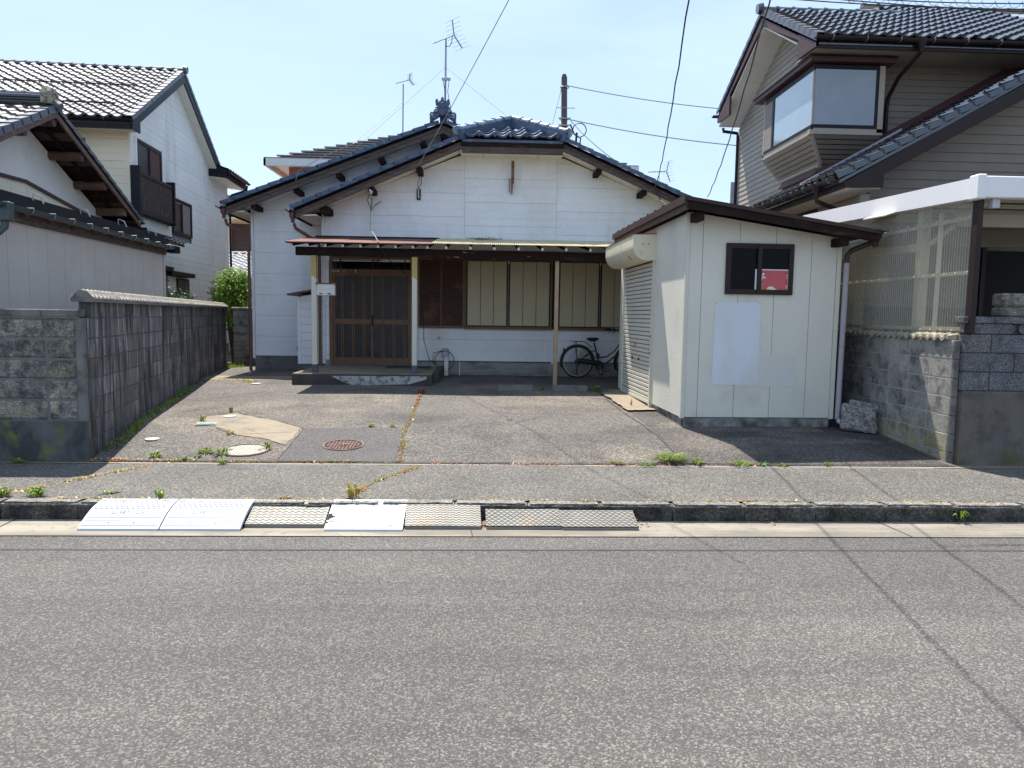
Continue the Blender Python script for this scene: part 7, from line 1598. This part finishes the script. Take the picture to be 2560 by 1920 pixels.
def bush(name, label, c, rx, ry, rz_, n, mat, seed, stems=6, leaf=.045, zc=.0, group=None, lean=0., cat='bush'):
    rr = random.Random(seed); t = thing(name, label, cat, (c[0], c[1], .4), 0, group)
    mb = MB(); lobes = []
    for i in range(11):
        a = rr.uniform(0, 6.28); r_ = rr.uniform(.1, .62); zz_ = rr.uniform(-.75, .75); k = math.sqrt(max(.1, 1-zz_*zz_*.8)); lobes.append((c[0]+math.cos(a)*r_*rx*k, c[1]+math.sin(a)*r_*ry*k, c[2]+zz_*rz_, rr.uniform(.34, .52)))
    for i in range(n):
        L_ = rr.choice(lobes); d = Vector((rr.gauss(0, 1), rr.gauss(0, 1), rr.gauss(0, 1))).normalized(); q = rr.uniform(.55, 1.06) ** .6
        p = Vector((L_[0]+d.x*rx*L_[3]*q, L_[1]+d.y*ry*L_[3]*q, L_[2]+d.z*rz_*L_[3]*.85*q))
        nv = (d+Vector((rr.uniform(-1, 1), rr.uniform(-1, 1), rr.uniform(-.3, 1.2)))*.7).normalized(); u = nv.cross(Vector((rr.uniform(-1, 1), rr.uniform(-1, 1), rr.uniform(-1, 1)))).normalized(); v = nv.cross(u); s_ = leaf*rr.uniform(.6, 1.2)
        mb.add([p-u*s_, p-v*s_*.5+nv*s_*.1, p+u*s_, p+v*s_*.5+nv*s_*.1], [(0, 1, 2, 3)])
    # loose outer twigs of leaves
    for i in range(n//14):
        a = rr.uniform(0, 6.28); e = rr.uniform(-.3, 1.2); d = Vector((math.cos(a)*math.cos(e), math.sin(a)*math.cos(e), math.sin(e))); base = Vector((c[0]+d.x*rx*.85, c[1]+d.y*ry*.85, c[2]+d.z*rz_*.9))
        for k in range(6):
            p = base+d*(.03*k)+Vector((rr.uniform(-1, 1), rr.uniform(-1, 1), rr.uniform(-1, 1)))*.03; u = Vector((rr.uniform(-1, 1), rr.uniform(-1, 1), rr.uniform(-1, 1))).normalized(); v = u.cross(d).normalized(); s_ = leaf*rr.uniform(.5, 1); mb.add([p-u*s_, p-v*s_*.5, p+u*s_, p+v*s_*.5], [(0, 1, 2, 3)])
    tag(mb.build('foliage', mat, t), kind='stuff')
    for i in range(stems):
        a = i*6.28/stems+rr.uniform(-.3, .3); e = Vector((c[0]+math.cos(a)*rx*.45, c[1]+math.sin(a)*ry*.45, c[2]-rz_*.1)); b = Vector((c[0]+math.cos(a)*.08, c[1]+math.sin(a)*.08, .35)); m_ = b.lerp(e, .45)+Vector((rr.uniform(-.06, .06), rr.uniform(-.06, .06), 0)); mb = MB(); mb.tube([b, m_, e], [.035, .026, .012], 6); mb.build('stem', 'bark', t)
    return t
bush('camellia_bush', 'tall bright green leafy bush between the cream house and the white house', (-6.28, 19.0, 2.0), .62, .5, .74, 5200, 'leaf', 3, 6, .04)
bush('hedge_shrub', 'dark green shrub behind the left block wall, next to the garage corner', (-6.35, 14.2, 2.02), .30, .3, .42, 1500, 'leaf_d', 5, 4, .035, group='shrubs behind the left wall')
bush('hedge_shrub', 'wide low dark green shrub behind the left block wall below the small windows', (-6.55, 15.6, 1.66), .62, .5, .42, 3000, 'leaf_d', 6, 5, .035, group='shrubs behind the left wall')

# antennas
def yagi(t, org, fwd, ln, n, el_len, mat='galv', reflect=True, taper=.3, refl=.3):
    org = Vector(org); f = Vector(fwd).normalized(); s_ = f.cross(Vector((0, 0, 1))).normalized()
    mb = MB(); mb.bar(org, org+f*ln, .018, .018); bm_ = mb.build('boom', mat, t)
    for i in range(n):
        p = org+f*(ln*(i+.3)/n); L_ = el_len*(1-taper*i/n); mb = MB(); mb.tube([p-s_*L_/2, p+s_*L_/2], .0055, 4); mb.build('element', mat, bm_)
    if reflect:
        up_ = s_.cross(f)
        for sg in (-1, 1):
            a = org-f*.02; b = org+(up_*sg+f*-.15).normalized()*refl-f*.08; mb = MB(); mb.bar(a, b, .02, .02); mb.build('reflector_arm', mat, bm_)
            for k in range(4): p = a.lerp(b, (k+.6)/3.6); mb = MB(); mb.tube([p-s_*refl*.85, p+s_*refl*.85], .005, 4); mb.build('element', mat, bm_)
a1 = thing('antenna', 'tall roof aerial with a V shaped reflector above the blue ridge ornament', 'antenna', (-.84, 16.5, 5.95))
mb = MB(); mb.tube([(-.86, 16.5, 5.9), (-.85, 16.5, 6.8), (-.845, 16.5, 7.62)], [.022, .022, .018], 8); mb.build('mast', 'galv', a1)
mb = MB(); mb.cbox(-.93, -.74, 16.44, 16.5, 6.74, 6.80, .006); mb.build('amplifier_box', 'white_pl', a1)
mb = MB(); mb.tube([(-.9, 16.47, 6.74), (-.86, 16.47, 6.5), (-.85, 16.47, 5.9)], .007, 5); mb.tube([(-.77, 16.47, 6.74), (-.8, 16.47, 6.5), (-.74, 16.45, 6.2), (-.74, 16.45, 5.95)], .007, 5); mb.tube([(-.85, 16.47, 7.45), (-.77, 16.5, 7.46), (-.72, 16.5, 7.55), (-.71, 16.5, 7.70)], .009, 5); mb.build('lead_wire', 'wire', a1)
yagi(a1, (-.69, 16.62, 7.73), (-.62, -.55, -.46), .60, 10, .34, refl=.30)
a2 = thing('antenna', 'smaller roof aerial left of the tall one, behind the ridge', 'antenna', (-2.05, 19, 5.3))
mb = MB(); mb.tube([(-2.05, 19, 5.2), (-2.03, 19, 7.40)], .018, 6); mb.build('mast', 'galv', a2)
yagi(a2, (-1.90, 19.1, 7.53), (-.62, -.55, -.36), .42, 8, .24, refl=.14)
a3 = thing('antenna', 'tiny distant aerial above the roof right of the utility pole', 'antenna', (5.2, 22, 5.0))
mb = MB(); mb.tube([(5.2, 22, 4.9), (5.2, 22, 5.95)], .012, 5); mb.build('mast', 'galv', a3); yagi(a3, (5.4, 22, 6.0), (-.9, -.3, -.1), .6, 6, .3)
# utility pole and far post
up = thing('utility_pole', 'dark grey concrete utility pole behind the white house', 'utility pole', (3.05, 28, .4))
mb = MB(); mb.tube([(3.15, 28, .4), (3.05, 28, 5), (2.95, 28, 10.5), (2.945, 28, 10.62)], [.14, .125, .11, .07], 14); mb.build('pole', pm('dark_pole_concrete', (.10, .085, .085), .85, var=.15, vs=5), up, True)
for z in (10.15, 9.0, 8.75, 8.55): mb = MB(); mb.torus((2.97, 28, z), .16, .02, 'z', 16, 5); mb.box(2.75, 3.2, 27.82, 27.86, z-.02, z+.02) if z < 9.1 else None; mb.build('clamp', 'galv', up)
mb = MB(); mb.box(2.65, 3.35, 27.8, 27.83, 9.35, 9.37); mb.build('step_bolt', 'galv', up)
mb = MB(); mb.torus((3.55, 27.9, 8.6), .25, .02, 'y', 24, 5, -1.4, 3.3); mb.tube([(3.2, 27.9, 8.8), (3.35, 27.9, 8.45), (3.6, 27.9, 8.3), (3.55, 27.9, 7.95), (3.2, 27.9, 7.6)], .03, 6); mb.tube([(3.45, 27.9, 8.5), (3.42, 27.9, 8.1)], .045, 6); mb.build('cable_loop', 'wire', up)
fpst = MB(); fpst.tube([(6.76, 20, .4), (6.75, 20, 5.36)], .06, 8); one('post', fpst, 'galv', 'plain grey post rising behind the shed roof, left of the taupe house', 'post')
C_ = cable
def span(x0, y0, z0, x1, y1, z1, ex, ez): 
    n = 46; r = []
    for i in range(n+1):
        t_ = -1.15+2.15*i/n; r.append((x0+(x1-x0)*t_+.006*math.sin(i*2.3), y0+(y1-y0)*t_, z0+(z1-z0)*t_-ez*4*t_*(1-t_)*1.0+.006*math.cos(i*1.9)))
    return r
C_('thick black service cable dropping steeply to the right end of the white house roof', span(1.35, 4.6, 4.6, 3.44, 14.85, 4.28, 0, .32), .0078)
C_('thick black cable descending behind the shed roof, right of the other service cable', span(2.15, 5.2, 4.7, 4.40, 14.5, 4.05, 0, .25), .0078)
C_('thin pale wire crossing the sky down to the front gable', [(.75, 7.5, 5.75), (-1.28, 14.85, 4.61)], .006, 'wire_g', .04, 20)
C_('upper grey wire from the utility pole to the right', [(3.05, 28, 10.22), (14, 29, 9.75)], .02, 'wire_g', .28, 20, group='wires from the utility pole')
C_('lower grey wire from the utility pole to the right', [(3.05, 28, 9.02), (14, 29, 8.35)], .022, 'wire_g', .28, 20, group='wires from the utility pole')
C_('brownish cable slanting from the utility pole down behind the shed', [(3.2, 27.8, 8.9), (4.5, 14.8, 3.95)], .013, 'pipe_dk', .35, 24, group='wires from the utility pole')
C_('thin stay wire left of the utility pole', [(2.85, 28, 10.1), (2.2, 27, 7.5)], .012, 'wire_g', 0, 4)
C_('left guy wire of the tall aerial', [(-.85, 16.5, 7.02), (-2.7, 16.1, 5.2)], .003, 'wire_g', .0, 6, group='guy wires of the tall aerial')
C_('right guy wire of the tall aerial', [(-.85, 16.5, 7.02), (1.1, 16.4, 5.55)], .003, 'wire_g', .0, 6, group='guy wires of the tall aerial')
C_('pale lead running from the small aerial down over the left roof', [(-2.04, 18.95, 6.95), (-2.75, 15.9, 5.22), (-3.3, 15.78, 4.95), (-3.86, 15.76, 4.62), (-3.92, 15.79, 4.42)], .007, 'wire_g')
C_('black lead running along the underside of the left rake', [(-1.0, 15.81, T2(-1.0)-.31), (-2.5, 15.81, T2(-2.5)-.33), (-3.9, 15.81, T2(-3.9)-.30), (-4.8, 15.81, T2(-4.8)-.32)], .007, 'wire')
C_('white cable hanging from the insulator over the porch roof', [(-2.22, 14.9, 4.04), (-2.27, 15.1, 3.6), (-2.2, 14.6, 3.3), (-2.0, 13.8, 3.12), (-1.87, 13.33, 2.96)], .008, 'wire_g')
C_('black cable drooping from the porch beam past the second post', [(-1.87, 13.33, 2.95), (-1.74, 13.5, 2.68), (-1.5, 14.5, 2.45), (-1.22, 14.6, 2.05), (-1.17, 14.8, 1.6), (-1.2, 15.2, 1.15), (-1.1, 15.35, .75), (-.88, 15.35, .55)], .007, 'wire')
C_('black cable bent down to the shed roof beside the house eave', [(3.46, 14.86, 4.26), (3.52, 14.7, 4.0), (3.55, 14.0, 3.75), (3.62, 13.2, 3.45)], .016, 'wire')
C_('short black cable arch above the back of the shed roof', [(3.75, 13.3, 3.3), (3.78, 13.4, 3.62), (3.95, 13.9, 3.85), (4.15, 14.5, 3.92)], .016, 'wire')
for i, (x0, z0, x1, z1) in enumerate(((2.55, 4.93, 5.8, 4.80), (2.9, 4.86, 5.8, 4.84), (3.4, 4.90, 5.8, 4.90))):
    C_(('lowest', 'middle', 'uppermost')[i]+' black wire of the bundle at the top right corner', [(x0, 7.5, z0), (x1, 7.5, z1)], .006, 'wire', .03, 16, group='wire bundle at the top right')
mb = MB(); mb.tube([(3.6+.01*i, 7.5+.03*math.sin(i*.45), 4.87+.03*math.cos(i*.45)) for i in range(220)], .0025, 4); one('cable', mb, 'wire', 'spiral hanger wire wound round the bundle at the top right', 'cable')
